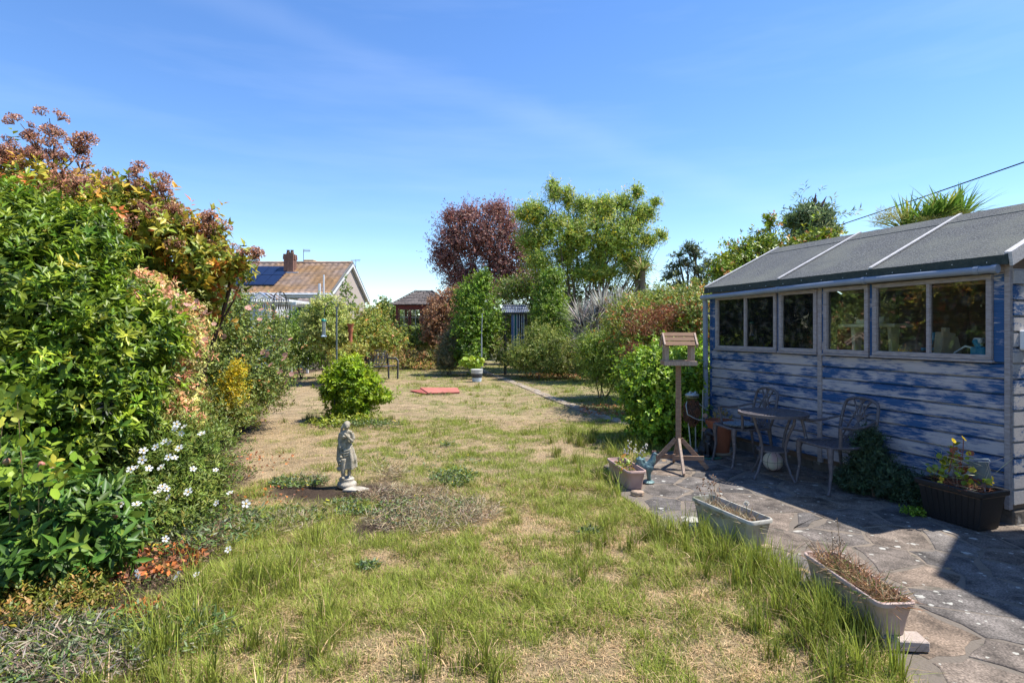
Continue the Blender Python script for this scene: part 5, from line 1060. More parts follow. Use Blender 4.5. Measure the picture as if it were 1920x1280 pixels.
# glazed conservatory gable and white slatted pergola
cs = root('conservatory', 'small glazed white conservatory roof in front of the bungalow', 'conservatory', (Wp(499, 0, 24).x, 24, 0))
zb_, zt_ = Wp(0, 562, 24).z, Wp(0, 551, 24).z; hw_ = 16*24/F
for sg in (-1, 1):
    MB().beam((sg*hw_*1.1, -.6, zb_), (0, -.6, zt_), .06, .06, up=(0, 1, 0)).build('glazing_bar', PNT, cs)
    for y in (-.6, 0, .6, 1.2): MB().beam((sg*hw_*1.1, y, zb_+.03), (0, y, zt_+.03), .04, .04, up=(0, 1, 0)).build('glazing_bar', PNT, cs)
    MB().add([(sg*hw_*1.1, -.6, zb_+.03), (0, -.6, zt_+.03), (0, 1.4, zt_+.03), (sg*hw_*1.1, 1.4, zb_+.03)], [(0, 1, 2, 3)]).build('pane', glassmat(), cs)
MB().box((0, .4, zb_/2-.02), (hw_*2.2, 2.0, zb_)).build('wall', PNT, cs)
pg = root('white_pergola', 'white painted pergola with slatted awning roof beside the bungalow', 'pergola', (Wp(505, 0, 19.5).x, 19.5, 0))
zt_ = Wp(0, 571, 19.5).z; x0, x1 = Wp(478, 0, 19.5).x-pg.location.x, Wp(547, 0, 19.5).x-pg.location.x
for x in (x0, x0+.66*(x1-x0)*.75, x1-.04):
    for y in (0, 1.6): MB().box((x, y, zt_/2), (.07, .07, zt_)).build('post', PNT, pg)
for y in (0, 1.6): MB().box(((x0+x1)/2, y, zt_+.04), (x1-x0+.3, .06, .10)).build('beam', PNT, pg)
for k in range(17): x = x0+(x1-x0)*k/16; MB().box((x, .8, zt_+.13), (.035, 2.2, .08)).build('rafter', PNT, pg)
AW = pmat('awning_tan', (.42, .30, .2), .9)
for k in range(16): x = x0+(x1-x0)*(k+.5)/16; MB().box((x, -.06, zt_-.08), (.045, .01, .16)).build('awning_strip', AW, pg)
win(pg, x1-.32, 1.55, 1.6, .55, 1.0, 0)
MB().box(((x0+x1)/2, 1.7, 1.1), (x1-x0, .05, 1.9)).build('back_panel', pmat('panel_teal_grey', (.22, .3, .28), .6), pg)
# ------------------------------------------------------------------ red summerhouse
sh = root('summerhouse', 'dark red wooden summerhouse with hipped shingle roof and glazed doors', 'summerhouse', (Wp(797, 0, 27).x, 27, 0), math.radians(0))
RD = pmat('dark_red_paint', (.22, .035, .022), .6, (.15, .026, .02), 5, bump=.3); SHG = pmat('weathered_shingle', (.20, .165, .145), .95, (.10, .085, .08), 5, stretch=(2, 2, 9), bump=.7)
hwx = 38*27/F; ze = Wp(0, 572, 26).z; za_ = Wp(0, 547, 27).z; cxs = Wp(742, 0, 26).x-sh.location.x
W2 = 1.15
for sx in (-1, 1):
    for sy in (-1, 1): MB().box((sx*(W2-.04), sy*(W2-.04), ze/2), (.1, .1, ze)).build('corner_post', RD, sh)
MB().box((0, 0, ze-.06), (2*W2, 2*W2, .16)).build('top_rail', RD, sh); MB().box((0, 0, .3), (2*W2-.1, 2*W2-.1, .6)).build('base_wall', RD, sh)
MB().box((0, W2-.1, 1.2), (2*W2-.2, .04, 2.2)).build('rear_wall', RD, sh)
for k in range(4):
    x = -W2+.1+(2*W2-.2)*(k+.5)/4; w = (2*W2-.2)/4-.03; f = MB()
    for a_ in (-1, 1): f.box((x+a_*(w/2-.025), -W2+.03, (ze+.6)/2-.03), (.05, .05, ze-.72))
    for z in (.64, ze-.17): f.box((x, -W2+.03, z), (w-.1, .05, .07))
    dr = f.build('glazed_door', RD, sh); CRB = pmat('cream_glazing_bar', (.5, .42, .32), .7)
    for j in range(1, 5): MB().box((x, -W2+.025, .64+(ze-.81)*j/5), (w-.1, .02, .03)).build('glazing_bar', CRB, dr)
    MB().box((x, -W2+.02, (ze+.6)/2), (.025, .02, ze-.8)).build('glazing_bar', CRB, dr); MB().box((x, -W2+.05, (ze+.47)/2), (w-.1, .008, ze-.8)).build('pane', glassmat('summer_glass'), dr)
# hipped roof of shingle courses
MB().add([(-W2-.17, -W2-.17, ze), (W2+.17, -W2-.17, ze), (W2+.17, W2+.17, ze), (-W2-.17, W2+.17, ze), (-.34, -.34, za_-.02), (.34, -.34, za_-.02), (.34, .34, za_-.02), (-.34, .34, za_-.02)], [(0, 1, 5, 4), (1, 2, 6, 5), (2, 3, 7, 6), (3, 0, 4, 7), (4, 5, 6, 7), (3, 2, 1, 0)]).build('roof', SHG, sh)
nc = 9; xr = .55
for sidx in range(4):
    for k in range(nc):
        u0, u1 = k/nc, (k+1)/nc
        def ringp(u, h):
            e_ = W2+.18; r_ = xr*0+.35; return (e_+(r_-e_)*u, ze+(za_-ze)*u+h)
        a0_, z0_ = ringp(u0, .045); a1_, z1_ = ringp(u1, .02)
        nshg = max(3, int(a0_*2/.28))
        for j in range(nshg):
            s0, s1 = -1+2*j/nshg, -1+2*(j+1)/nshg; gp__ = .012/a0_; jt = random.uniform(-.01, .012)
            pts = [(s0*a0_+gp__, -a0_, z0_+jt), (s1*a0_-gp__, -a0_, z0_+jt), (s1*a1_-gp__, -a1_, z1_), (s0*a1_+gp__, -a1_, z1_)]; pts += [(x, y, z-.025) for x, y, z in pts]
            ca, sa = math.cos(sidx*PI/2), math.sin(sidx*PI/2); m_ = MB().add([(x*ca-y*sa, x*sa+y*ca, z) for x, y, z in pts], [(0, 1, 2, 3), (0, 4, 5, 1), (1, 5, 6, 2), (3, 7, 4, 0), (2, 6, 7, 3)])
            if sidx in (0, 1, 3): m_.build('shingle', SHG, sh)
MB().box((0, 0, za_+.02), (.75, .75, .04)).build('roof_cap', SHG, sh)
for sx in (-1, 1): MB().beam((sx*(W2+.19), -(W2+.19), ze+.05), (sx*.37, -.37, za_+.05), .07, .03).build('hip_batten', SHG, sh)
# ------------------------------------------------------------------ overhead cable and bird
a_, b_ = Wp(1990, 280, 9), Wp(1240, 512, 30); cbm = MB(); cbm.tube([a_.lerp(b_, u)-Vector((0, 0, .25*math.sin(PI*u))) for u in np.linspace(0, 1, 24)], .012, 5)
o = cbm.build('overhead_cable', pmat('black_cable', (.02, .02, .022), .6), None, smooth=True, label='black overhead cable crossing the sky above the shed', cat='cable')
p = Wp(457, 461, 22); bd_ = MB().ell((0, 0, 0), (.10, .035, .03), 10).tube([(.02, 0, .01), (.0, .06, .07), (-.06, .09, .13)], [.03, .02, .004], 6).tube([(.02, 0, .01), (.03, -.07, .05), (.02, -.12, .10)], [.03, .02, .004], 6).ell((.1, 0, .012), (.03, .022, .022), 8).tube([(-.08, 0, 0), (-.16, 0, .01)], [.02, .03], 6)
remesh(bd_, 'bird', pmat('dark_bird', (.02, .02, .025), .7), None, .01, 2, label='small dark bird flying above the bungalow roof', cat='bird').location = p
# ------------------------------------------------------------------ plants
LG = [((.17, .27, .035), 3), ((.11, .20, .03), 3), ((.07, .13, .025), 2)]           # bright evergreen
DG_ = [((.05, .10, .025), 3), ((.035, .075, .02), 2), ((.09, .15, .03), 1)]
def gpx(px, py): x, y = G(px, py); return (x, y, 0)
# --- left border
shrub('evergreen_shrub', 'large dense glossy evergreen shrub with bright green rosettes filling the left edge', 'shrub', (-3.9, 4.6, 0),
      [PB(60, 560, 4.7, 150, 130, .8), PB(-60, 500, 4.8, 150, 150, .9), PB(180, 640, 4.8, 120, 110, .6), PB(60, 740, 4.4, 150, 130, .6), PB(200, 760, 4.6, 80, 110, .5), PB(110, 470, 5.0, 120, 90, .5), PB(0, 850, 4.2, 120, 110, .5), PB(290, 640, 5.0, 40, 60, .3), PB(20, 420, 5.1, 110, 70, .5)],
      n=3300, per=9, leaf=(.082, .029), pal=[((.155, .245, .028), 4), ((.10, .18, .022), 4), ((.055, .11, .02), 3), ((.25, .30, .04), .7)], shape='fold', up=.55, sprig=.10, spread=.8, fill=.4, jit=.28, pick=240, stems=9, stem_r=.02, lump=.25, wild=.06, lo=.68, mat='glossy_leaf', hi=1.08, limb=3)
PH = [((.26, .27, .04), 4), ((.36, .26, .05), 2), ((.15, .21, .035), 4), ((.42, .16, .06), 1)]
ph = shrub('photinia_tree', 'tall spreading shrub tree with yellow green leaves and rusty red flower heads at top left', 'tree', (-4.75, 7.6, 0),
      [PB(60, 370, 7, 120, 60, .8), PB(-60, 410, 7, 140, 100, .9), PB(190, 420, 7, 110, 55, .8), PB(300, 440, 7, 90, 55, .6), PB(365, 475, 7, 60, 52, .5), PB(230, 380, 7, 60, 40, .4), PB(250, 510, 7.2, 110, 50, .6), PB(400, 450, 7, 20, 24, .2), PB(445, 494, 7, 24, 10, .15), PB(340, 575, 7, 50, 45, .4), PB(275, 385, 7, 40, 25, .4), PB(400, 500, 6.9, 42, 42, .4), PB(365, 560, 6.9, 30, 34, .3), PB(440, 500, 6.9, 22, 20, .25)],
      n=2150, per=7, leaf=(.105, .048), pal=PH, shape='fold', up=.1, sprig=.16, spread=.85, fill=.22, pick=160, stems=11, stem_r=.05, stem_col=(.06, .04, .035), lump=.28, lo=.6, mat='glossy_leaf', wild=.05, limb=6)
# rusty flower heads: clusters of tiny beads on fine stalks
def panicles(par, blobs, n, col, size=.085, nb=60, bead=.011, top=.3, nm='flower_head', lo=.95, hi=1.15):
    P_, O_ = blob_points(blobs, n*3, lo, hi, .25, .85); k = O_[:, 2] > top; P_, O_ = P_[k][:n], O_[k][:n]; off = np.array(par.location)
    bases = []
    for v in range(4):
        d = sph(nb); d[:, 2] = np.abs(d[:, 2])*.8; r = RNG.uniform(.4, 1, (nb, 1))**.5; B_ = d*r*size
        a, b_, c = leaf_np(B_, sph(nb), sph(nb), np.full(nb, bead*1.6), np.full(nb, bead*1.3), pal_pick(col, nb, .25), 'two')
        st_ = 14; ds = sph(st_); ds[:, 2] = np.abs(ds[:, 2]); a2, b2_, c2 = leaf_np(np.zeros((st_, 3))-np.array([0, 0, size*.5]), ds*.5+np.array([0, 0, .5]), sph(st_), np.full(st_, size*1.2), np.full(st_, .004), np.tile([.2, .1, .06], (st_, 1)), 'two')
        bases.append(mesh_np(nm, np.vstack([a, a2]), np.vstack([b_, b2_+len(a)]), np.vstack([c, c2])))
    for i in range(len(P_)):
        me = random.choice(bases); o = bpy.data.objects.new(nm, me); COL.objects.link(o); o.parent = par
        if not me.materials: me.materials.append(leafmat('leaf'))
        s = random.uniform(.7, 1.35); q = Vector(O_[i]+np.array([0, 0, .8])).to_track_quat('Z', 'Y'); o.matrix_local = Matrix.LocRotScale(Vector(P_[i]-off), q, Vector((s, s, s)))
RUST = [((.56, .27, .16), 3), ((.64, .36, .22), 2), ((.36, .15, .09), 2)]
panicles(ph, [PB(60, 360, 7, 125, 60, .8), PB(-60, 400, 7, 145, 100, .9), PB(190, 410, 7, 115, 55, .8), PB(300, 442, 7, 85, 48, .6), PB(365, 475, 7, 50, 45, .5), PB(400, 445, 7, 20, 24, .2), PB(275, 385, 7, 40, 25, .4)], 230, RUST, nb=110, size=.105, bead=.013, top=.12)
# bare shoots poking above the crown with rusty tufts
pr_ = MB(); tips = []
for (ax, ay), (bx_, by_) in (((110, 330), (38, 232)), ((100, 320), (92, 222)), ((90, 345), (165, 262)), ((250, 400), (262, 330)), ((270, 400), (300, 342)), ((360, 470), (408, 412)), ((410, 500), (470, 485)), ((10, 330), (5, 268))):
    a_, b_ = Wp(ax, ay, 7), Wp(bx_, by_, 6.9); MB().tube([a_, a_.lerp(b_, .5)+Vector((.03, 0, -.02)), b_], [.012, .008, .004], 5).build('shoot', pmat('shoot_bark', (.12, .09, .06), .9), ph, off=tuple(ph.location)).location = (0, 0, 0); tips += [(b_.x, b_.y, b_.z, .14, .14, .10), (*a_.lerp(b_, .72), .12, .12, .09), (*a_.lerp(b_, .45), .1, .1, .08)]
panicles(ph, tips, 75, RUST, nb=110, size=.085, bead=.013, top=-.3, lo=.3, hi=1)
VAR = [((.42, .44, .20), 3), ((.24, .30, .10), 3), ((.50, .34, .24), 2), ((.46, .22, .18), 1.3)]
shrub('variegated_shrub', 'cream and pink variegated shrub spilling between the dark evergreen and the roses', 'shrub', (-3.3, 5.6, 0),
      [PB(290, 590, 5.6, 60, 45, .4), PB(320, 660, 5.5, 55, 60, .4), PB(310, 740, 5.4, 50, 60, .4), PB(345, 610, 5.9, 45, 50, .3), PB(270, 540, 5.8, 40, 30, .3), PB(330, 790, 5.3, 40, 35, .3)], n=1300, per=9, leaf=(.055, .019), pal=VAR, shape='fold', up=.1, sprig=.07, spread=.95, fill=.3, stems=6, lump=.2)
shrub('rose_bush', 'tall sprawling grey green rose bush with faded pink blooms left of the worn path', 'shrub', gpx(455, 800),
      [PB(430, 620, 8.6, 60, 55, .6), PB(480, 640, 9.0, 55, 60, .6), PB(460, 710, 8.8, 80, 60, .7), PB(410, 700, 8.2, 50, 60, .5), PB(510, 690, 9.4, 35, 50, .5), PB(395, 560, 8.4, 40, 45, .4), PB(440, 575, 9, 35, 40, .3)],
      n=2300, per=7, leaf=(.042, .022), pal=[((.13, .19, .055), 4), ((.09, .15, .04), 3), ((.20, .25, .07), 2), ((.34, .16, .08), .3)], up=.4, sprig=.16, spread=.8, fill=.3, stems=9, lump=.3, wild=.15, limb=3)
shrub('small_leaved_shrub', 'dense mid green shrub at the foot of the roses beside the dry lawn', 'shrub', gpx(470, 770),
      [PB(480, 735, 9.0, 60, 35, .5), PB(400, 770, 7.6, 60, 40, .5), PB(340, 780, 6.6, 50, 40, .4), PB(440, 775, 8.0, 50, 30, .5)], n=1300, per=7, leaf=(.04, .016), pal=[((.12, .17, .04), 3), ((.2, .2, .06), 2), ((.08, .13, .03), 2)], fill=.3, stems=4)
shrub('golden_shrub', 'small golden yellow shrub glowing among the green border', 'shrub', gpx(440, 790), [PB(437, 722, 7.7, 24, 32, .2), PB(430, 750, 7.7, 18, 20, .2), PB(448, 695, 7.7, 16, 18, .15)], n=260, per=8, leaf=(.035, .013), pal=[((.45, .36, .02), 3), ((.34, .33, .03), 2), ((.22, .27, .03), 1)], sprig=.1, fill=.2, stems=4, lump=.3)
ci = shrub('cistus_bush', 'loose green bush covered with white yellow centred flowers above the lawn edge', 'shrub', (-2.8, 4.7, 0),
      [PB(330, 850, 5.0, 90, 60, .45), PB(270, 900, 4.7, 80, 60, .45), PB(360, 920, 4.9, 60, 55, .4), PB(300, 970, 4.5, 80, 50, .4), PB(230, 850, 4.9, 60, 60, .4)],
      n=2100, per=7, leaf=(.048, .012), pal=[((.13, .20, .045), 4), ((.09, .15, .035), 3), ((.19, .23, .07), 2)], up=.5, sprig=.13, spread=.7, fill=.25, stems=10, stem_r=.007, stem_col=(.13, .07, .05), lump=.25, wild=.2, limb=3)
def flower_mesh(nm, r, col, centre, petals=5):
    V, T, C_ = [], [], []; n = 0
    for k in range(petals):
        a = 2*PI*k/petals; f = lambda rr, da, z: (rr*math.cos(a+da), rr*math.sin(a+da), z)
        V += [f(.1*r, 0, 0), f(.6*r, -.48, .10*r), f(r, -.32, .22*r), f(1.02*r, 0, .12*r), f(r, .32, .22*r), f(.6*r, .48, .10*r), f(.6*r, 0, .04*r)]
        T += [(n, n+1, n+6), (n+1, n+2, n+6), (n+2, n+3, n+6), (n+3, n+4, n+6), (n+4, n+5, n+6), (n+5, n, n+6)]; C_ += [col]*7; n += 7
    for k in range(7):
        a = 2*PI*k/7; V += [(.22*r*math.cos(a), .22*r*math.sin(a), .16*r)]; C_ += [centre]
    V.append((0, 0, .24*r)); C_.append(centre); T += [(n+k, n+(k+1) % 7, n+7) for k in range(7)]
    return mesh_np(nm, np.array(V), np.array(T), np.array(C_))
FM = leafmat('petal', .35, .6, .2); cf = flower_mesh('flower', .027, (.82, .82, .80), (.75, .42, .02)); cf.materials.append(FM)
def place(me, par, P_, nm='flower', face=None, s0=.8, s1=1.2):
    off = Vector(par.location)
    for p in P_:
        o = bpy.data.objects.new(nm, me); COL.objects.link(o); o.parent = par; d = Vector(face or (0, -.6, .6))+Vector((random.gauss(0, .35), random.gauss(0, .3), random.gauss(0, .3)))
        s = random.uniform(s0, s1); o.matrix_local = Matrix.LocRotScale(Vector(p)-off, d.to_track_quat('Z', 'Y'), Vector((s, s, s)))
fpx = [(331, 795, 5), (327, 803, 5), (345, 800, 5), (378, 813, 5.1), (340, 812, 5), (308, 828, 4.75), (318, 830, 4.75), (292, 838, 4.7), (336, 840, 4.8), (269, 845, 4.6), (316, 857, 4.65), (327, 858, 4.7), (267, 862, 4.5), (254, 877, 4.4), (279, 878, 4.4), (245, 880, 4.4), (302, 876, 4.5), (362, 879, 4.8), (404, 881, 4.9), (304, 912, 4.35), (312, 916, 4.35), (296, 922, 4.3), (316, 932, 4.3), (353, 922, 4.5), (240, 932, 4.1), (227, 944, 4.0), (256, 945, 4.0), (252, 952, 4.0), (431, 924, 4.9), (461, 944, 4.75), (406, 943, 4.7), (310, 1010, 4.0), (333, 1078, 3.75), (259, 1075, 3.6), (428, 1030, 4.2), (368, 1077, 3.8)]
place(cf, ci, [Wp(x, y, d*.915) for x, y, d in fpx])
rf = flower_mesh('bloom', .045, (.60, .33, .28), (.5, .3, .15), 7); rf.materials.append(FM)
rb = [o for o in COL.objects if o.get('label', '').startswith('tall sprawling')][0]
bp_, _ = blob_points([PB(430, 620, 8.3, 60, 55, .6), PB(480, 640, 8.7, 55, 60, .6), PB(460, 700, 8.4, 80, 60, .7), PB(395, 560, 8.2, 40, 45, .4)], 60, 1, 1.1); place(rf, rb, bp_[_[:, 1] < .3][:40], 'bloom')
pb_ = flower_mesh('bloom', .03, (.62, .36, .30), (.6, .4, .3), 6); pb_.materials.append(FM)
vs2 = [o for o in COL.objects if o.get('label', '').startswith('cream and pink')][0]; bp_, _ = blob_points([PB(290, 590, 5.5, 60, 45, .4), PB(330, 640, 5.4, 55, 60, .4), PB(345, 600, 5.8, 45, 50, .3)], 90, 1, 1.1); place(pb_, vs2, bp_[_[:, 1] < .4][:55], 'bloom')
pe = shrub('peony', 'broad low peony clump with long dark pointed leaves and round pink buds', 'plant', (-2.75, 3.45, 0),
      [PB(60, 960, 3.5, 130, 70, .4), PB(150, 1000, 3.5, 90, 70, .4), PB(40, 1040, 3.3, 110, 60, .35), PB(-60, 980, 3.4, 100, 80, .4), PB(190, 960, 3.7, 50, 50, .3), PB(-40, 900, 3.5, 90, 60, .35)], n=520, per=7, leaf=(.115, .034), pal=[((.06, .14, .03), 4), ((.045, .10, .025), 3), ((.12, .20, .04), 2)], shape='fold', up=.3, sprig=.08, spread=.9, fill=.5, fillscale=1.2, pick=220, stems=10, stem_r=.008, stem_col=(.12, .15, .04), mat='glossy_leaf', lump=.15)
BUD = pmat('peony_bud', (.42, .14, .12), .5, (.25, .22, .08), 20)
for px, py, d in ((12, 865, 3.3), (77, 871, 3.3), (96, 878, 3.4), (217, 965, 3.5)):
    MB().ell((0, 0, 0), (.02, .02, .021), 12).build('bud', BUD, pe, smooth=True).location = Wp(px, py, d)-Vector(pe.location)
    MB().tube([(0, 0, -.01), (.01, .02, -.25)], .0035, 5).build('bud_stalk', pmat('stalk_green', (.12, .15, .04), .7), pe).location = Wp(px, py, d)-Vector(pe.location)
shrub('rounded_leaf_creeper', 'long arching shoots with rounded bright leaves reaching over the peony at the left edge', 'plant', (-2.9, 3.3, 0), [PB(40, 890, 3.1, 80, 30, .12), PB(120, 900, 3.2, 60, 30, .12), PB(20, 780, 3.3, 40, 60, .15)], n=46, per=5, leaf=(.062, .045), pal=[((.17, .27, .04), 3), ((.11, .2, .03), 2), ((.28, .3, .05), 1)], shape='round', up=.1, sprig=.2, spread=.8, fill=0, stems=7, stem_r=.006, stem_col=(.18, .14, .06), mat='glossy_leaf')
shrub('low_ground_shrub', 'low russet green groundcover shrub under the peony at bottom left', 'plant', gpx(60, 1170), [PB(60, 1130, 3.1, 120, 30, .3), PB(180, 1150, 3.2, 70, 22, .25), PB(-40, 1150, 3.0, 90, 40, .3)], n=1000, per=7, leaf=(.028, .012), pal=[((.16, .18, .04), 3), ((.24, .16, .06), 2), ((.09, .13, .03), 2)], fill=.2, stems=3, stem_r=.006)
shrub('dock_plant', 'pair of broad leaved green weeds in dry twigs at the bottom left corner', 'plant', gpx(60, 1240), [PB(30, 1240, 2.75, 60, 25, .12), PB(100, 1225, 2.8, 40, 25, .12)], n=12, per=6, leaf=(.10, .06), pal=[((.13, .22, .03), 3), ((.2, .26, .04), 1)], shape='round', up=.4, sprig=.03, spread=.9, fill=0, stems=0, mat='glossy_leaf', pick=30)
# dry tangles: fine curved stems, countless, one object each
def tangle(nm, lab, cat, spots, col, kind='stuff', wid=.003):
    Vs = []; rngs = []
    P_, A_, N_, L_, W_ = [], [], [], [], []
    for (x, y, z, rx, ry, h, n, ln) in spots:
        a = RNG.uniform(0, 2*PI, n); r = np.sqrt(RNG.random(n)); p = np.stack([x+rx*r*np.cos(a), y+ry*r*np.sin(a), z+RNG.uniform(0, h, n)], 1)
        d = sph(n); d[:, 2] = np.abs(d[:, 2])*.5+h*.6; P_.append(p); A_.append(d); N_.append(sph(n)); L_.append(RNG.uniform(.4, 1.2, n)*ln); W_.append(np.full(n, wid)*RNG.uniform(.6, 1.6, n))
    P_, A_, N_, L_, W_ = map(np.concatenate, (P_, A_, N_, L_, W_)); off = np.array([spots[0][0], spots[0][1], 0])
    V, T, C = leaf_np(P_, A_, N_, L_, W_, np.clip(pal_pick(col, len(P_), .2), .01, .9), 'two' if wid > .011 else 'blade'); o = link(nm, mesh_np(nm, V-off, T, C), leafmat('dry_leaf', .15, .8, .1)); o.location = off
    return props(o, lab, cat, None, kind)
DRY = [((.42, .33, .2), 4), ((.5, .42, .3), 2), ((.28, .19, .11), 2)]; BRN = [((.28, .13, .07), 3), ((.38, .2, .1), 2), ((.18, .1, .06), 2)]
def gs(px, py, rx, ry, h, n, ln, z=0): x, y = G(px, py); return (x, y, z, rx, ry, h, n, ln)
tangle('dry_twigs', 'pale dry twig litter in the bottom left corner', None, [gs(60, 1210, .4, .22, .08, 1300, .09), gs(130, 1260, .35, .15, .07, 900, .08), gs(-40, 1200, .4, .2, .1, 500, .08)], [((.40, .33, .25), 3), ((.27, .2, .14), 2), ((.16, .2, .05), 1)], wid=.005)
tangle('dry_stems', 'straw coloured dead flower stems around the soil bed beside the statue', None, [gs(760, 930, .45, .35, .03, 1500, .09), gs(850, 960, .40, .40, .04, 2200, .09), gs(800, 975, .5, .35, .03, 2000, .09), gs(585, 900, .2, .15, .03, 400, .09), gs(500, 985, .4, .25, .03, 900, .09), gs(735, 895, .16, .1, .06, 160, .24), gs(600, 960, .3, .2, .02, 400, .08), gs(530, 1060, .35, .25, .01, 500, .06)], DRY, wid=.004)
tangle('brown_leaf_litter', 'rust brown fallen leaves under the left border and on the lawn', None, [gs(265, 1150, .16, .12, .03, 260, .05), gs(240, 1060, .5, .3, .05, 900, .05), gs(430, 800, .5, .9, .01, 160, .06), gs(460, 870, .5, .7, .01, 140, .05), gs(1045, 705, 1.4, 1.2, .02, 900, .12), gs(1140, 770, .6, .8, .03, 300, .08), gs(500, 930, .4, .3, .01, 60, .04)], [((.50, .17, .05), 2), ((.38, .16, .08), 2), ((.30, .16, .1), 1)], wid=.02)
tangle('mixed_weeds', 'low grey green and leafy weeds scattered around the statue bed', None, [gs(560, 905, .3, .2, .03, 900, .05), gs(530, 970, .4, .25, .03, 900, .05), gs(660, 960, .15, .1, .04, 400, .04), gs(690, 1065, .07, .05, .03, 150, .05), gs(1105, 1000, .08, .05, .03, 120, .06), gs(820, 740, .3, .3, .02, 120, .08), gs(840, 835, .1, .1, .03, 60, .08), gs(650, 945, .2, .08, .04, 300, .04), gs(850, 900, .25, .3, .07, 900, .05), gs(800, 860, .9, .5, .01, 200, .05), gs(250, 1200, .5, .3, .06, 1100, .06), gs(90, 1230, .5, .3, .08, 1500, .05), gs(800, 960, .5, .4, .04, 1500, .04), gs(380, 1000, .5, .5, .08, 1600, .06), gs(700, 800, .5, .2, .1, 500, .07)], [((.13, .19, .07), 3), ((.22, .26, .15), 2), ((.16, .22, .04), 2), ((.5, .42, .05), .25)], wid=.012)
tangle('border_mulch', 'dark twiggy mulch and small weeds under the left border shrubs', None, [gs(200, 1120, .5, .3, .02, 1600, .04), gs(300, 1040, .5, .35, .03, 1800, .05), gs(350, 960, .5, .5, .03, 1500, .05), gs(120, 1200, .6, .3, .02, 1200, .05), gs(700, 930, .35, .15, .01, 900, .03), gs(760, 960, .3, .2, .01, 700, .03), gs(380, 900, .5, .6, .03, 1200, .05)], [((.09, .06, .04), 4), ((.2, .14, .09), 2), ((.1, .14, .04), 2), ((.3, .22, .14), 1)], wid=.008)
shrub('weed_clump', 'small weed clump hiding the foot of the terracotta column', 'plant', (Wp(657, 0, 16).x, 16, 0), [PB(650, 668, 16, 30, 16, .4), PB(670, 655, 16, 16, 14, .3)], n=420, per=6, leaf=(.07, .03), pal=[((.2, .25, .06), 3), ((.32, .3, .1), 2)], fill=.3, stems=0)
# --- centre
shrub('round_bush', 'bright lime green rounded bush in the middle of the dry lawn', 'shrub', gpx(662, 783),
      [PB(662, 730, 10.1, 42, 40, .4), PB(635, 712, 10.0, 28, 28, .3), PB(684, 726, 10.1, 28, 26, .3), PB(655, 692, 10.1, 26, 20, .3), PB(712, 742, 10.1, 24, 10, .2), PB(660, 760, 10.1, 42, 24, .38), PB(618, 735, 10.1, 16, 14, .2)], n=1000, per=8, leaf=(.075, .028), pal=[((.22, .34, .02), 4), ((.15, .26, .02), 3), ((.10, .17, .02), 1)], shape='fold', up=.6, sprig=.10, spread=.7, fill=.3, lump=.22, wild=.08, stems=8, lo=.6)
shrub('lemon_weeds', 'low yellow green leafy weeds at the foot of the bright round bush', 'plant', gpx(640, 800), [PB(655, 790, 9.6, 60, 8, .25), PB(620, 797, 9.3, 30, 6, .15)], n=200, per=6, leaf=(.05, .03), pal=[((.19, .25, .04), 3), ((.13, .19, .03), 2)], fill=0, stems=0)
shrub('variegated_conifer_shrub', 'pale cream green bushy shrub in front of the bungalow behind the feeder pole', 'shrub', (Wp(610, 0, 17).x, 17, 0), [PB(612, 580, 17, 34, 26, .6), PB(622, 620, 17, 44, 38, .8), PB(595, 610, 17, 28, 34, .6), PB(640, 615, 17, 20, 20, .5)], n=1700, per=7, leaf=(.075, .03), pal=[((.36, .42, .18), 3), ((.26, .34, .10), 3), ((.18, .25, .07), 2)], fill=.3, stems=5, lump=.3)
shrub('rose_thicket', 'loose rose thicket with yellowish tips between feeder pole and summerhouse', 'shrub', (Wp(700, 0, 18).x, 18, 0), [PB(690, 600, 18, 36, 26, .7), PB(706, 628, 18, 30, 24, .7), PB(680, 630, 17.5, 44, 24, .8), PB(735, 640, 17.5, 26, 20, .5), PB(665, 615, 18, 20, 16, .5)], n=1700, per=6, leaf=(.065, .032), pal=[((.17, .24, .05), 4), ((.27, .27, .06), 3), ((.11, .17, .04), 3), ((.45, .2, .1), .4)], fill=.25, stems=8, lump=.35, wild=.15, limb=2)
shrub('sapling', 'slim sapling with small leaves rising before the bungalow gable', 'tree', (Wp(655, 0, 19).x, 19, 0), [PB(650, 545, 19, 9, 14, .2), PB(657, 570, 19, 14, 18, .25), PB(648, 525, 19, 4, 8, .1)], n=70, per=7, leaf=(.08, .05), pal=[((.12, .2, .05), 3), ((.17, .25, .07), 2)], fill=.1, stems=3, lump=.4)
shrub('green_border_shrub', 'dark green shrub at the end of the worn path beneath the pergola', 'shrub', (Wp(565, 0, 19).x, 19, 0), [PB(560, 605, 19, 30, 28, .7), PB(580, 640, 18, 30, 20, .6), PB(545, 630, 18, 26, 26, .6), PB(515, 610, 19, 30, 24, .7), PB(550, 665, 18.5, 36, 24, .7), PB(590, 668, 19, 30, 22, .7)], n=1500, per=6, leaf=(.07, .035), pal=[((.10, .18, .03), 3), ((.15, .25, .03), 2), ((.07, .12, .03), 2)], fill=.3, stems=4)
shrub('wild_border', 'straggling mixed weeds and dry seed heads along the far edge of the lawn', 'plants', (Wp(740, 0, 20).x, 20, 0), [PB(x, 671-6*(i_ % 3), 24, 34, 18, 1.3) for i_, x in enumerate(range(545, 850, 38))]+[PB(775, 650, 26, 45, 18, 1), PB(720, 682, 22.5, 40, 8, .5), PB(800, 686, 22.5, 30, 7, .5)], n=3400, per=5, leaf=(.09, .022), pal=[((.3, .27, .1), 3), ((.17, .22, .06), 3), ((.42, .3, .2), 2), ((.48, .2, .12), .7)], fill=.2, stems=0, up=1.2, lump=.4, sprig=.2)
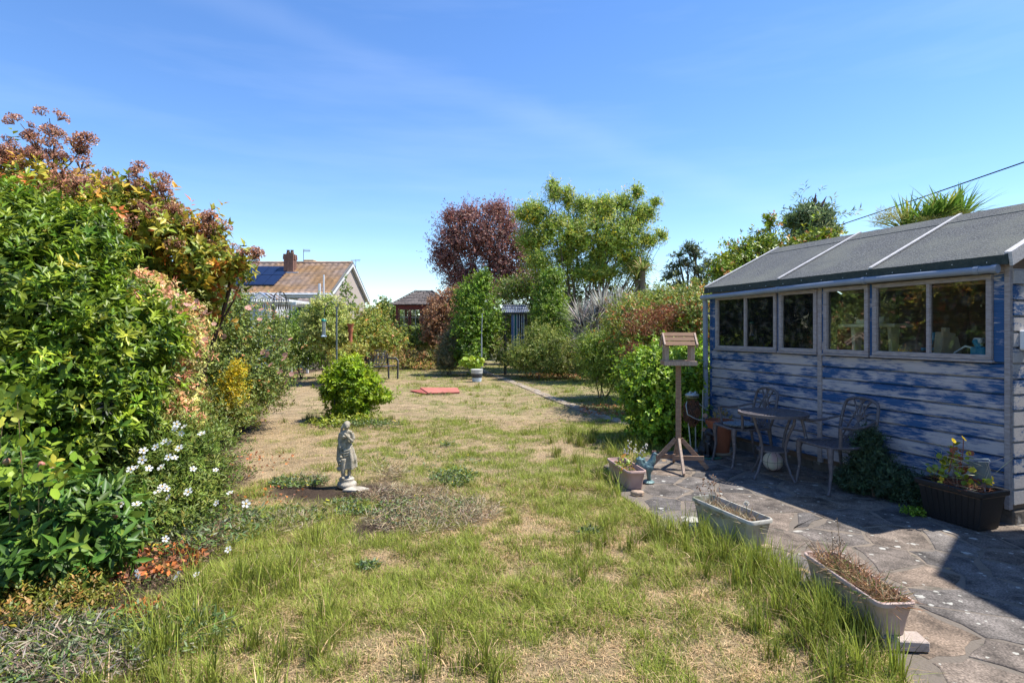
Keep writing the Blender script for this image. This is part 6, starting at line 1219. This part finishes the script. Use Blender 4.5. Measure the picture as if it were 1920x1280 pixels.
shrub('copper_shrub', 'dull copper brown dome shaped shrub beside the summerhouse', 'shrub', (Wp(830, 0, 24.5).x, 24.5, 0), [PB(832, 580, 24.5, 30, 34, .9), PB(815, 600, 24, 24, 28, .7), PB(850, 600, 24, 22, 34, .7), PB(835, 630, 24, 40, 20, .9), PB(850, 560, 24.5, 20, 22, .6)], n=2600, per=7, leaf=(.075, .04), pal=[((.24, .14, .10), 4), ((.33, .21, .14), 2), ((.15, .09, .07), 2)], fill=.3, stems=5, lump=.25)
shrub('copper_beech', 'large round purple leaved tree rising behind the summerhouse', 'tree', (Wp(905, 0, 32).x, 32, 0), [PB(905, 440, 32, 64, 56, 2.2), PB(860, 450, 32, 50, 44, 1.7), PB(940, 430, 32, 42, 50, 1.6), PB(880, 410, 32, 44, 28, 1.4), PB(930, 395, 32, 30, 20, 1.1), PB(835, 480, 32, 30, 32, 1.2), PB(870, 520, 32, 46, 36, 1.6), PB(945, 500, 32, 46, 50, 1.7), PB(845, 405, 32, 18, 16, .7), PB(970, 470, 32, 36, 46, 1.4), PB(985, 530, 32, 30, 34, 1.2), PB(920, 545, 31, 50, 24, 1.2)],
      n=7800, per=7, leaf=(.095, .055), pal=[((.17, .085, .095), 4), ((.25, .12, .12), 3), ((.12, .065, .085), 3)], fill=.3, stems=9, stem_r=.12, stem_col=(.2, .17, .15), lump=.45, lo=.5, hi=1.06, limb=8, wild=.03, sprig=.32)
LB = [PB(1080, 440, 22, 70, 44, 1.2), PB(1150, 450, 22, 66, 44, 1.2), PB(1110, 510, 22, 70, 22, .9), PB(1000, 400, 22, 34, 26, .8), PB(1040, 360, 22, 16, 20, .5), PB(1065, 370, 22, 12, 26, .4), PB(1095, 385, 22, 24, 18, .6), PB(1135, 390, 22, 26, 26, .7), PB(1170, 380, 22, 16, 20, .5), PB(1195, 360, 22, 10, 16, .3), PB(1205, 400, 22, 26, 20, .6), PB(1230, 378, 22, 12, 8, .3), PB(1175, 430, 22, 34, 30, .8), PB(1110, 430, 22, 40, 30, .9), PB(1045, 430, 22, 40, 34, .9), PB(1000, 450, 22, 34, 28, .7), PB(1010, 490, 21.5, 30, 20, .6), PB(1215, 450, 22, 18, 14, .5), PB(1240, 440, 22, 14, 8, .3), PB(1175, 480, 22, 24, 24, .6), PB(1195, 500, 22, 26, 20, .5), PB(1060, 480, 22, 26, 20, .6), PB(980, 400, 22, 16, 12, .4), PB(1035, 345, 22, 7, 12, .2), PB(1120, 480, 22.4, 22, 18, .5)]
shrub('laburnum_tree', 'open vase shaped yellow green tree with many bare upright stems at centre right', 'tree', (Wp(1090, 0, 22).x, 22, 0), LB, n=8600, per=7, leaf=(.115, .032), pal=[((.23, .34, .08), 4), ((.34, .42, .12), 3), ((.15, .25, .06), 3), ((.50, .42, .04), .5)], fill=.1, up=-.1, mat='thin_leaf', stems=22, stem_r=.045, stem_col=(.10, .075, .06), lump=.35, lo=.35, limb=5, sprig=.4, spread=.8, wild=0, hi=1.02)
# hanging grey green seed tassels
tangle('seed_tassels', 'pale grey green hanging pods in the crown of the vase shaped tree', None, [(p[0], p[1], p[2]-p[5]*.5, p[3]*.8, p[4]*.8, p[5]*.9, 90, .14) for p in LB], [((.36, .40, .24), 3), ((.28, .32, .16), 2)], wid=.02)
shrub('evergreen_column', 'tall dense green pyracantha column left of the iron arbour', 'shrub', (Wp(890, 0, 20).x, 20.5, 0), [PB(890, 560, 20.5, 34, 40, .7), PB(905, 530, 20.5, 18, 22, .4), PB(880, 610, 20.2, 34, 50, .8), PB(915, 610, 20.4, 28, 46, .6), PB(885, 660, 20, 36, 26, .7), PB(868, 560, 20.5, 18, 22, .4), PB(912, 515, 20.5, 7, 12, .15)], n=2300, per=7, leaf=(.075, .035), pal=[((.12, .23, .025), 4), ((.18, .30, .03), 2), ((.06, .12, .02), 3)], fill=.4, stems=5, lump=.3, wild=.08)
shrub('withered_mound', 'dull grey green mound of dead drooping stems left of the evergreen column', 'shrub', (Wp(845, 0, 21).x, 20.5, 0), [PB(850, 650, 20.4, 26, 34, .6), PB(838, 672, 20.2, 22, 22, .5), PB(862, 620, 20.6, 18, 26, .4)], n=1100, per=6, leaf=(.11, .018), pal=[((.16, .17, .12), 3), ((.10, .12, .08), 3), ((.24, .22, .17), 1)], fill=.4, stems=3, up=-.6)
rh = shrub('rhubarb', 'low clump of large crinkled bright green leaves beside the striped bucket', 'plant', gpx(888, 692), [PB(886, 680, 18.6, 20, 8, .35)], n=26, per=4, leaf=(.17, .15), pal=[((.20, .32, .04), 3), ((.28, .38, .06), 1)], shape='round', up=.8, sprig=.1, spread=.6, fill=0, stems=5, stem_r=.02, stem_col=(.25, .2, .08), pick=60)
shrub('arbour_hedge', 'tangled dark green hedge behind the iron arbour', 'hedge', (Wp(1000, 0, 23).x, 23, 0), [PB(950, 545, 24.5, 30, 24, .8), PB(975, 540, 23.5, 40, 26, .9), PB(1010, 560, 23.3, 36, 44, .9), PB(965, 600, 24, 44, 46, .7), PB(1060, 560, 23, 50, 50, 1), PB(1020, 520, 23.5, 40, 30, .9), PB(1130, 560, 22.8, 50, 40, .9), PB(1200, 560, 22, 50, 30, .9)], n=2400, per=6, leaf=(.09, .04), pal=[((.09, .15, .03), 4), ((.14, .2, .04), 2), ((.16, .13, .09), 1)], fill=.5, stems=5, lump=.3)
shrub('tall_evergreen', 'tall bright green evergreen shrub to the right of the iron arbour', 'shrub', (Wp(1030, 0, 19.5).x, 19.8, 0), [PB(1030, 560, 20, 30, 40, .6), PB(1035, 520, 20, 22, 20, .4), PB(1045, 600, 19.6, 26, 44, .6), PB(1020, 590, 19.6, 22, 34, .5)], n=1500, per=7, leaf=(.08, .028), pal=[((.14, .25, .03), 3), ((.09, .16, .025), 3), ((.2, .3, .05), 1)], fill=.4, stems=4, lump=.3, wild=.1)
shrub('spreading_evergreen', 'low spreading feathery olive green shrub below the iron arbour', 'shrub', gpx(1010, 712), [PB(1010, 665, 18.4, 42, 34, .7), PB(975, 670, 18.4, 26, 28, .5), PB(1035, 655, 18.4, 26, 40, .5), PB(1010, 630, 18.8, 26, 24, .5)], n=1700, per=8, leaf=(.07, .016), pal=[((.16, .23, .05), 3), ((.24, .29, .09), 2), ((.09, .14, .035), 2)], fill=.35, stems=4, lump=.3, sprig=.2, wild=.1)
# spiky silver clump: long narrow leaves from a crown
def spiky(nm, lab, cat, base, crowns, pal, n, ln, wd, droop=.5, trunk=None, mat='leaf', part='frond', seg=5, up=.7):
    rt = root(nm, lab, cat, base); off = np.array(rt.location); V, T, C = [], [], []; o = 0
    for cx, cy, cz in crowns:
        for i in range(n):
            d = sph(1)[0]; d[2] = abs(d[2])*up+.15; d /= np.linalg.norm(d); L_ = ln*random.uniform(.6, 1.1); p = np.array([cx, cy, cz]); v = d*L_/seg; s = np.cross(d, [0, 0, 1]); s /= max(np.linalg.norm(s), 1e-6); dr = droop*random.uniform(.4, 1.4)
            c = pal_pick(pal, 1, .15)[0]; pts = [p.copy()]
            for k in range(seg): v = v+np.array([0, 0, -dr*L_*.045*(k+1)/seg*1.8]); p = p+v; pts.append(p.copy())
            for k, q in enumerate(pts): w = wd*[.5, 1, .95, .75, .45, .04][min(k, 5)]/2; V += [q-s*w, q+s*w]; C += [c, c]
            T += [(o+2*k+a, o+2*k+b, o+2*k+e) for k in range(seg) for a, b, e in ((0, 1, 3), (0, 3, 2))]; o += 2*(seg+1)
    fo = link(part, mesh_np(part, np.array(V)-off, np.array(T), np.clip(np.array(C), .004, 1)), leafmat(mat), rt); props(fo, kind='stuff')
    if trunk: 
        t_ = MB()
        for cr in crowns: t_.tube([(base[0], base[1], 0), ((base[0]+cr[0])/2+.04, cr[1], cr[2]*.5), cr], [trunk*1.3, trunk, trunk*.9], 8)
        t_.build('trunk', pmat('palm_trunk', (.14, .11, .08), .95, (.22, .18, .14), 12, bump=1), rt, smooth=True, off=off)
    return rt
SIL = [((.55, .53, .47), 3), ((.38, .36, .32), 3), ((.20, .17, .15), 2)]
b_ = Wp(1115, 0, 17.3); spiky('silver_spiky_clump', 'silver grey clump of dead spiky leaves before the vase shaped tree', 'plant', (b_.x, 17.3, 0), [tuple(Wp(x, y, 17.3+dz)) for x, y, dz in ((1115, 610, 0), (1100, 640, 0), (1130, 590, .2), (1090, 610, .1), (1150, 600, .2), (1120, 660, -.1), (1165, 590, 0), (1095, 665, 0))], SIL, 150, 1.2, .036, .35, .06, up=1.4)
b_ = Wp(1200, 0, 21); spiky('fan_palm', 'green and straw coloured palm under the vase shaped tree', 'palm', (b_.x, 21, 0), [tuple(Wp(1205, 508, 21)), tuple(Wp(1195, 525, 21.2))], [((.3, .34, .08), 2), ((.16, .22, .05), 3), ((.5, .42, .2), 2)], 70, 1.0, .05, .8, .12)
b_ = Wp(1765, 0, 8.6); spiky('cordyline', 'spiky dark green cordyline with yellow flower plumes behind the shed roof', 'palm', (b_.x, 8.6, 0), [tuple(Wp(1768, 408, 8.6)), tuple(Wp(1735, 425, 8.6)), tuple(Wp(1700, 436, 8.8)), tuple(Wp(1800, 412, 8.8))], [((.14, .25, .04), 4), ((.24, .34, .06), 2), ((.4, .4, .08), 1)], 100, .70, .038, .3, .08, up=.9)
tangle('flower_plume', 'pale yellow feathery flower plumes of the cordyline above the shed ridge', None, [(*Wp(x, y, 8.4), .22, .1, .16, 420, .09) for x, y in ((1775, 425), (1800, 418), (1745, 428), (1672, 412), (1660, 425))], [((.55, .50, .16), 3), ((.42, .42, .12), 2)], wid=.006)
# --- right side
shrub('lime_hedge_bush', 'bright green leafy bush spilling beside the bird table next to the patio', 'shrub', (2.1, 8.3, 0), [PB(1240, 740, 8.0, 60, 50, .5), PB(1215, 700, 8.2, 46, 44, .5), PB(1255, 690, 8.3, 50, 46, .5), PB(1225, 790, 7.9, 44, 36, .4), PB(1270, 780, 8.2, 50, 46, .4), PB(1300, 700, 8.6, 30, 60, .4), PB(1190, 740, 8.2, 26, 30, .3)],
      n=2400, per=7, leaf=(.06, .035), pal=[((.16, .29, .025), 4), ((.22, .35, .04), 2), ((.09, .17, .02), 3)], shape='fold', up=.2, sprig=.13, fill=.4, stems=7, lump=.3, wild=.1, pick=60, limb=2)
shrub('feathery_shrub', 'soft feathery green shrub in the middle of the right hedge', 'shrub', gpx(1130, 745), [PB(1130, 680, 13, 46, 46, .7), PB(1110, 650, 13.2, 30, 30, .5), PB(1150, 640, 13, 36, 30, .6), PB(1165, 700, 12.4, 30, 40, .5), PB(1180, 640, 12.6, 40, 40, .6)], n=2400, per=7, leaf=(.055, .016), pal=[((.15, .24, .035), 4), ((.10, .17, .03), 3), ((.22, .3, .05), 2)], fill=.4, stems=5, lump=.25, sprig=.17, wild=.08)
shrub('rusty_creeper_hedge', 'tangled hedge of green and rust red creeper above the bright bush by the shed', 'hedge', (3.1, 10.6, 0), [PB(1210, 620, 10.8, 60, 44, .7), PB(1260, 590, 10.8, 60, 40, .7), PB(1300, 600, 10.2, 36, 50, .6), PB(1180, 600, 11.4, 46, 34, .7), PB(1240, 660, 10.2, 60, 40, .6), PB(1300, 690, 9.6, 34, 60, .5), PB(1195, 670, 10.3, 34, 34, .5), PB(1320, 640, 9.8, 30, 60, .5)],
      n=3000, per=6, leaf=(.06, .026), pal=[((.17, .24, .05), 4), ((.24, .29, .07), 2), ((.09, .14, .03), 3), ((.32, .13, .05), 2)], fill=.4, stems=7, lump=.35, sprig=.16, wild=.12, limb=3)
tangle('rusty_creeper', 'rust brown dead creeper draped over the hedge beside the bird table', None, [(*Wp(1215, 630, 9.9), .45, .25, .45, 1000, .10), (*Wp(1190, 672, 9.7), .16, .15, .25, 380, .10), (*Wp(1255, 605, 10.0), .3, .2, .3, 380, .10)], [((.36, .14, .07), 3), ((.28, .12, .07), 2), ((.45, .28, .17), 1)], wid=.012)
shrub('shrub_behind_shed', 'glossy green tree with upright shoots behind the far end of the shed', 'tree', (Wp(1440, 0, 11).x, 11, 0), [PB(1400, 475, 11, 30, 26, .5), PB(1435, 455, 11, 24, 24, .4), PB(1368, 490, 11, 22, 20, .4), PB(1443, 415, 11, 8, 16, .15), PB(1490, 462, 11, 40, 14, .4), PB(1415, 500, 10.8, 60, 30, .5), PB(1355, 510, 10.6, 22, 22, .4), PB(1540, 445, 10.8, 30, 14, .4)],
      n=1000, per=7, leaf=(.07, .036), pal=[((.18, .27, .03), 4), ((.22, .29, .04), 2), ((.09, .14, .03), 2), ((.35, .2, .1), .5)], fill=.3, stems=8, lump=.35, wild=.12, limb=4, stem_r=.03)
bdj = shrub('buddleja', 'blue green pointed leaved shrub with dark flower spikes behind the shed ridge', 'shrub', (Wp(1520, 0, 11.8).x, 11.8, 0), [PB(1520, 428, 11.8, 32, 26, .45), PB(1512, 398, 11.8, 16, 14, .25), PB(1538, 408, 11.8, 18, 18, .25), PB(1488, 412, 11.8, 12, 10, .2), PB(1555, 436, 11.8, 14, 12, .25)], n=380, per=9, leaf=(.13, .028), pal=[((.13, .20, .13), 4), ((.20, .28, .19), 2), ((.08, .13, .08), 2)], fill=.3, stems=6, lump=.3, sprig=.22, wild=.1)
m_ = MB()
for (ax, ay), (bx_, by_) in (((1535, 395), (1550, 368)), ((1540, 400), (1556, 385)), ((1535, 410), (1552, 395)), ((1545, 420), (1560, 405)), ((1527, 385), (1530, 362)), ((1550, 425), (1572, 415))): a_, b_ = Wp(ax, ay, 11.6), Wp(bx_, by_, 11.6); m_.tube([a_, a_.lerp(b_, .4), b_], [.012, .03, .004], 6)
m_.build('flower_spike', pmat('dark_spike', (.07, .035, .045), .95, (.12, .07, .06), 30, bump=1), bdj, off=tuple(bdj.location)).location = (0, 0, 0)
shrub('distant_pine', 'sparse dark pine with layered branches far behind the right hedge', 'tree', (Wp(1292, 0, 34).x, 34, 0), [PB(1292, 462, 34, 16, 8, .7), PB(1270, 478, 34, 12, 6, .5), PB(1305, 480, 34, 14, 6, .5), PB(1285, 492, 34, 18, 5, .7), PB(1262, 512, 34, 18, 6, .7), PB(1310, 505, 34, 22, 8, .8), PB(1330, 492, 34, 14, 6, .5), PB(1270, 535, 34, 22, 6, .8), PB(1315, 525, 34, 26, 6, .9), PB(1345, 515, 34, 22, 10, .8), PB(1262, 500, 34, 16, 4, .5), PB(1325, 540, 34, 30, 5, .8), PB(1250, 520, 34, 12, 4, .5), PB(1300, 470, 34, 20, 4, .6)], n=620, per=7, leaf=(.2, .05), pal=[((.06, .10, .06), 4), ((.10, .13, .08), 2)], fill=.1, stems=11, stem_r=.10, stem_col=(.06, .05, .045), lump=.4, lo=.3, limb=3, sprig=.3)
shrub('shrub_behind_hedge', 'dull green shrub closing the gap between hedge and shed', 'shrub', (Wp(1300, 0, 13).x, 13, 0), [PB(1260, 560, 13, 50, 22, .7), PB(1310, 560, 12.5, 40, 30, .7), PB(1200, 575, 13.5, 50, 24, .7)], n=1100, per=6, leaf=(.07, .03), pal=[((.14, .2, .05), 3), ((.2, .25, .07), 2)], fill=.4, stems=4, lump=.4)
cn = shrub('dwarf_conifer', 'dark blue green dwarf conifer against the shed wall by the right chair', 'shrub', (3.43, 5.40, 0), [(3.41, 5.44, .28, .17, .2, .28), (3.40, 5.42, .5, .10, .12, .14), (3.50, 5.22, .17, .17, .18, .16), (3.36, 5.50, .12, .2, .22, .12), (3.56, 5.0, .16, .12, .14, .13)], n=1500, per=9, leaf=(.034, .009), pal=[((.045, .085, .06), 3), ((.03, .06, .035), 3), ((.07, .12, .08), 1)], fill=.5, stems=4, up=.4, sprig=.06, lump=.25)
shrub('moss_weed', 'small bright green weed at the left foot of the black planter', 'plant', gpx(1716, 968), [(*gpx(1716, 965)[:2], .02, .09, .08, .035)], n=130, per=6, leaf=(.02, .012), pal=[((.12, .22, .02), 1)], fill=0, stems=0, sprig=.03)
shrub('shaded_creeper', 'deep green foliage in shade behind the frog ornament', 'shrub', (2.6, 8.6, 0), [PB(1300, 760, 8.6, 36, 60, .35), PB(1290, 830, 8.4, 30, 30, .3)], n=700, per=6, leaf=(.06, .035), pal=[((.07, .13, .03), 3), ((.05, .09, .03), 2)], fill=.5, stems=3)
# plants in the pots
def inpot(name, lab, par, spots, pal, leaf, n, per=5, **k): return shrub(name, lab, 'plant', (par.location.x, par.location.y, par.location.z+.1), spots, n=n, per=per, leaf=leaf, pal=pal, fill=0, **k)
c = Vector((1.16, 5.80, .19)); inpot('potted_weeds', 'small green weeds growing in the farthest trough', T1, [(c.x-.02, c.y-.05, c.z, .06, .22, .03), (c.x+.0, c.y+.1, c.z+.01, .06, .1, .05)], [((.18, .26, .05), 3), ((.4, .2, .08), 1)], (.035, .018), 50, stems=4, stem_r=.003, sprig=.05)
c = Vector(bp.location); inpot('potted_geranium', 'reddish stemmed plant with round leaves and two yellow flowers in the black planter', bp, [(c.x+.0, c.y, .36, .13, .2, .08), (c.x-.03, c.y+.02, .48, .08, .12, .10)], [((.17, .25, .03), 4), ((.45, .42, .03), 1.5), ((.26, .09, .06), 2)], (.05, .042), 42, per=4, shape='round', stems=22, stem_r=.005, stem_col=(.20, .06, .04), sprig=.10, pick=40, mat='glossy_leaf')
tangle('pot_litter', 'brown dead stems filling the black planter', None, [(c.x, c.y, .26, .14, .22, .08, 700, .10)], [((.27, .10, .06), 3), ((.34, .2, .13), 2)], wid=.0035)
yf = flower_mesh('flower', .02, (.75, .55, .01), (.6, .4, .01), 8); yf.materials.append(FM); pgr = [o for o in COL.objects if o.name.startswith('potted_geranium')][0]; place(yf, pgr, [Wp(1788, 826, 4.45), Wp(1807, 822, 4.45)]); 
m_ = MB()
for x, y in ((1788, 826), (1807, 822)): a_ = Wp(x, y, 4.45); m_.tube([a_, a_+Vector((.01, .02, -.12)), a_+Vector((.0, .05, -.26))], .003, 5)
m_.build('flower_stalk', pmat('red_stalk', (.2, .07, .04), .8), pgr, off=tuple(pgr.location)).location = (0, 0, 0)
tangle('pale_grass_stalks', 'bleached thin grass stalks rising from the black planter', None, [(c.x, c.y, .32, .18, .22, .2, 70, .26)], [((.5, .48, .36), 1)], wid=.0014)
for T_, lab, col, n in ((T2, 'dry straw stalks in the grey trough', DRY, 260), (T3, 'brown dead plants tangled in the nearest trough', [((.36, .2, .11), 3), ((.46, .33, .2), 2), ((.12, .18, .04), 1)], 520)):
    a = T_.rotation_euler.z; sp_ = [(T_.location.x+math.cos(a)*u, T_.location.y+math.sin(a)*u, T_.location.z+.125, .07, .09, .05, n*3//5, .12) for u in (-.22, -.11, 0, .11, .22)]
    tangle('dry_plants', lab, None, sp_, col, wid=.004)
def stalks(lab, pts, tip, col, cat='plant'):
    rt = root('seed_stalk', lab, cat, (pts[0][0].x, pts[0][0].y, pts[0][0].z)); off = tuple(rt.location); m_ = MB(); hh_ = MB()
    for a_, b_ in pts:
        md = a_.lerp(b_, .5)+Vector((random.gauss(0, .02), random.gauss(0, .02), 0)); m_.tube([a_, md, b_], [.0028, .002, .0014], 4)
        for k in range(8): u = random.uniform(.55, 1); q = a_.lerp(b_, u)+Vector((random.gauss(0, .012), random.gauss(0, .012), 0)); hh_.ell(q, (tip, tip, tip*1.3), 6)
    m_.build('stalk', pmat('dry_stalk', (.36, .25, .15), .9), rt, off=off).location = (0, 0, 0); hh_.build('seed_head', pmat('seed_'+str(round(col[0]*100)), col, .95), rt, off=off, kind='stuff').location = (0, 0, 0)
stalks('dry brown seed stalks rising from the far end of the grey trough', [(Wp(1335+dx, 950, 4.4), Wp(1318+dx*2.2, 895+dy, 4.4)) for dx, dy in ((0, 0), (5, 6), (-3, 18), (9, -8), (14, 20))], .006, (.3, .17, .11))
stalks('thin seeded weed stalks rising from the nearest trough', [(Wp(1570+dx, 1075, 3.2), Wp(1560+dx*1.6, 1010+dy, 3.2)) for dx, dy in ((0, -15), (12, 0), (6, -40), (-14, 20))], .005, (.36, .27, .2))
stalks('white flowered wild stalks behind the farthest trough', [(Wp(1185+dx, 870, 6.1), Wp(1180+dx*1.8, 825+dy, 6.1)) for dx, dy in ((0, 0), (6, 8), (12, 14), (-6, 12), (18, 6))], .008, (.62, .58, .5))
p = Wp(1400, 943, 4.2); dd = root('dandelion_clock', 'round white dandelion seed head above the grey trough', 'flower', (p.x, p.y, .2)); MB().tube([(0, 0, 0), (0, 0, p.z-.2)], .002, 5).build('stalk', pmat('stalk_green', (0, 0, 0)), dd)
o = link('seed_ball', mesh_np('seed_ball', *leaf_np(np.zeros((120, 3)), sph(120), sph(120), np.full(120, .024), np.full(120, .004), np.tile([.7, .68, .62], (120, 1)), 'two')), leafmat('petal'), dd); o.location = (0, 0, p.z-.2)
# withered plant in the clay pot
stalks('withered stalks with a yellowish top in the tall terracotta pot', [(Wp(1355+dx, 795, 7.15), Wp(1354+dx*2, 762+dy, 7.15)) for dx, dy in ((-8, 10), (-3, 0), (4, 4), (9, 14), (0, -4))], .011, (.25, .2, .08))
shrub('neighbour_hedge', 'tall dark hedge beyond the left border, glimpsed through the photinia', 'hedge', (-9.5, 9, 0), [(-9.6, y, z, 1.0, 1.3, 1.3) for y in (3.5, 5.5, 7.5, 9.5, 11.5, 13.5) for z in (1.0, 2.9)]+[(-9.8, y, z, .9, 1.2, 1.1) for y in (15.5, 17.3) for z in (.8, 2.1)], n=3000, per=6, leaf=(.20, .12), pal=DG_, fill=.8, fillscale=2.4, stems=6, stem_r=.03)
shrub('boundary_hedge', 'dark mixed hedge closing the bottom of the garden', 'hedge', (0, 26, 0), [PB(x, 620, 27, 44, 40, 1) for x in range(790, 1340, 55)]+[PB(x, 632, 25, 40, 22, .8) for x in range(440, 800, 50)], n=3200, per=6, leaf=(.12, .07), pal=[((.09, .15, .035), 3), ((.13, .19, .05), 2), ((.06, .10, .03), 2)], fill=.5, stems=0)
shrub('arbour_undergrowth', 'shady undergrowth around the foot of the iron arbour', 'plants', (-.1, 20, 0), [PB(950, 670, 20, 26, 16, .4), PB(985, 668, 19.8, 24, 20, .4), PB(925, 650, 20.2, 20, 22, .4), PB(1060, 690, 18.6, 34, 16, .5), PB(1100, 690, 18, 34, 18, .5), PB(1075, 660, 19, 30, 26, .5)], n=1100, per=6, leaf=(.08, .03), pal=[((.12, .18, .04), 3), ((.2, .2, .08), 2)], fill=.3, stems=0)
# far tree line closing the horizon
TL = [PB(x, 607-random.uniform(0, 12), 60, 70, 26, 3) for x in range(-200, 2300, 90)]
props(shrub('far_tree_line', 'far green tree line along the horizon', 'trees', (0, 62, 0), TL, n=4200, per=5, leaf=(.5, .3), pal=[((.07, .11, .04), 3), ((.10, .14, .05), 2)], fill=.3, stems=0), kind='stuff')
shrub('garden_tree', 'small green tree between the bungalow gable and the summerhouse', 'tree', (Wp(722, 0, 36).x, 36, 0), [PB(720, 575, 36, 14, 16, .6), PB(735, 590, 36, 20, 14, .7), PB(702, 590, 36, 14, 12, .6)], n=420, per=6, leaf=(.16, .09), pal=[((.10, .17, .05), 3), ((.14, .2, .05), 2)], fill=.3, stems=4, stem_r=.05, lump=.4)
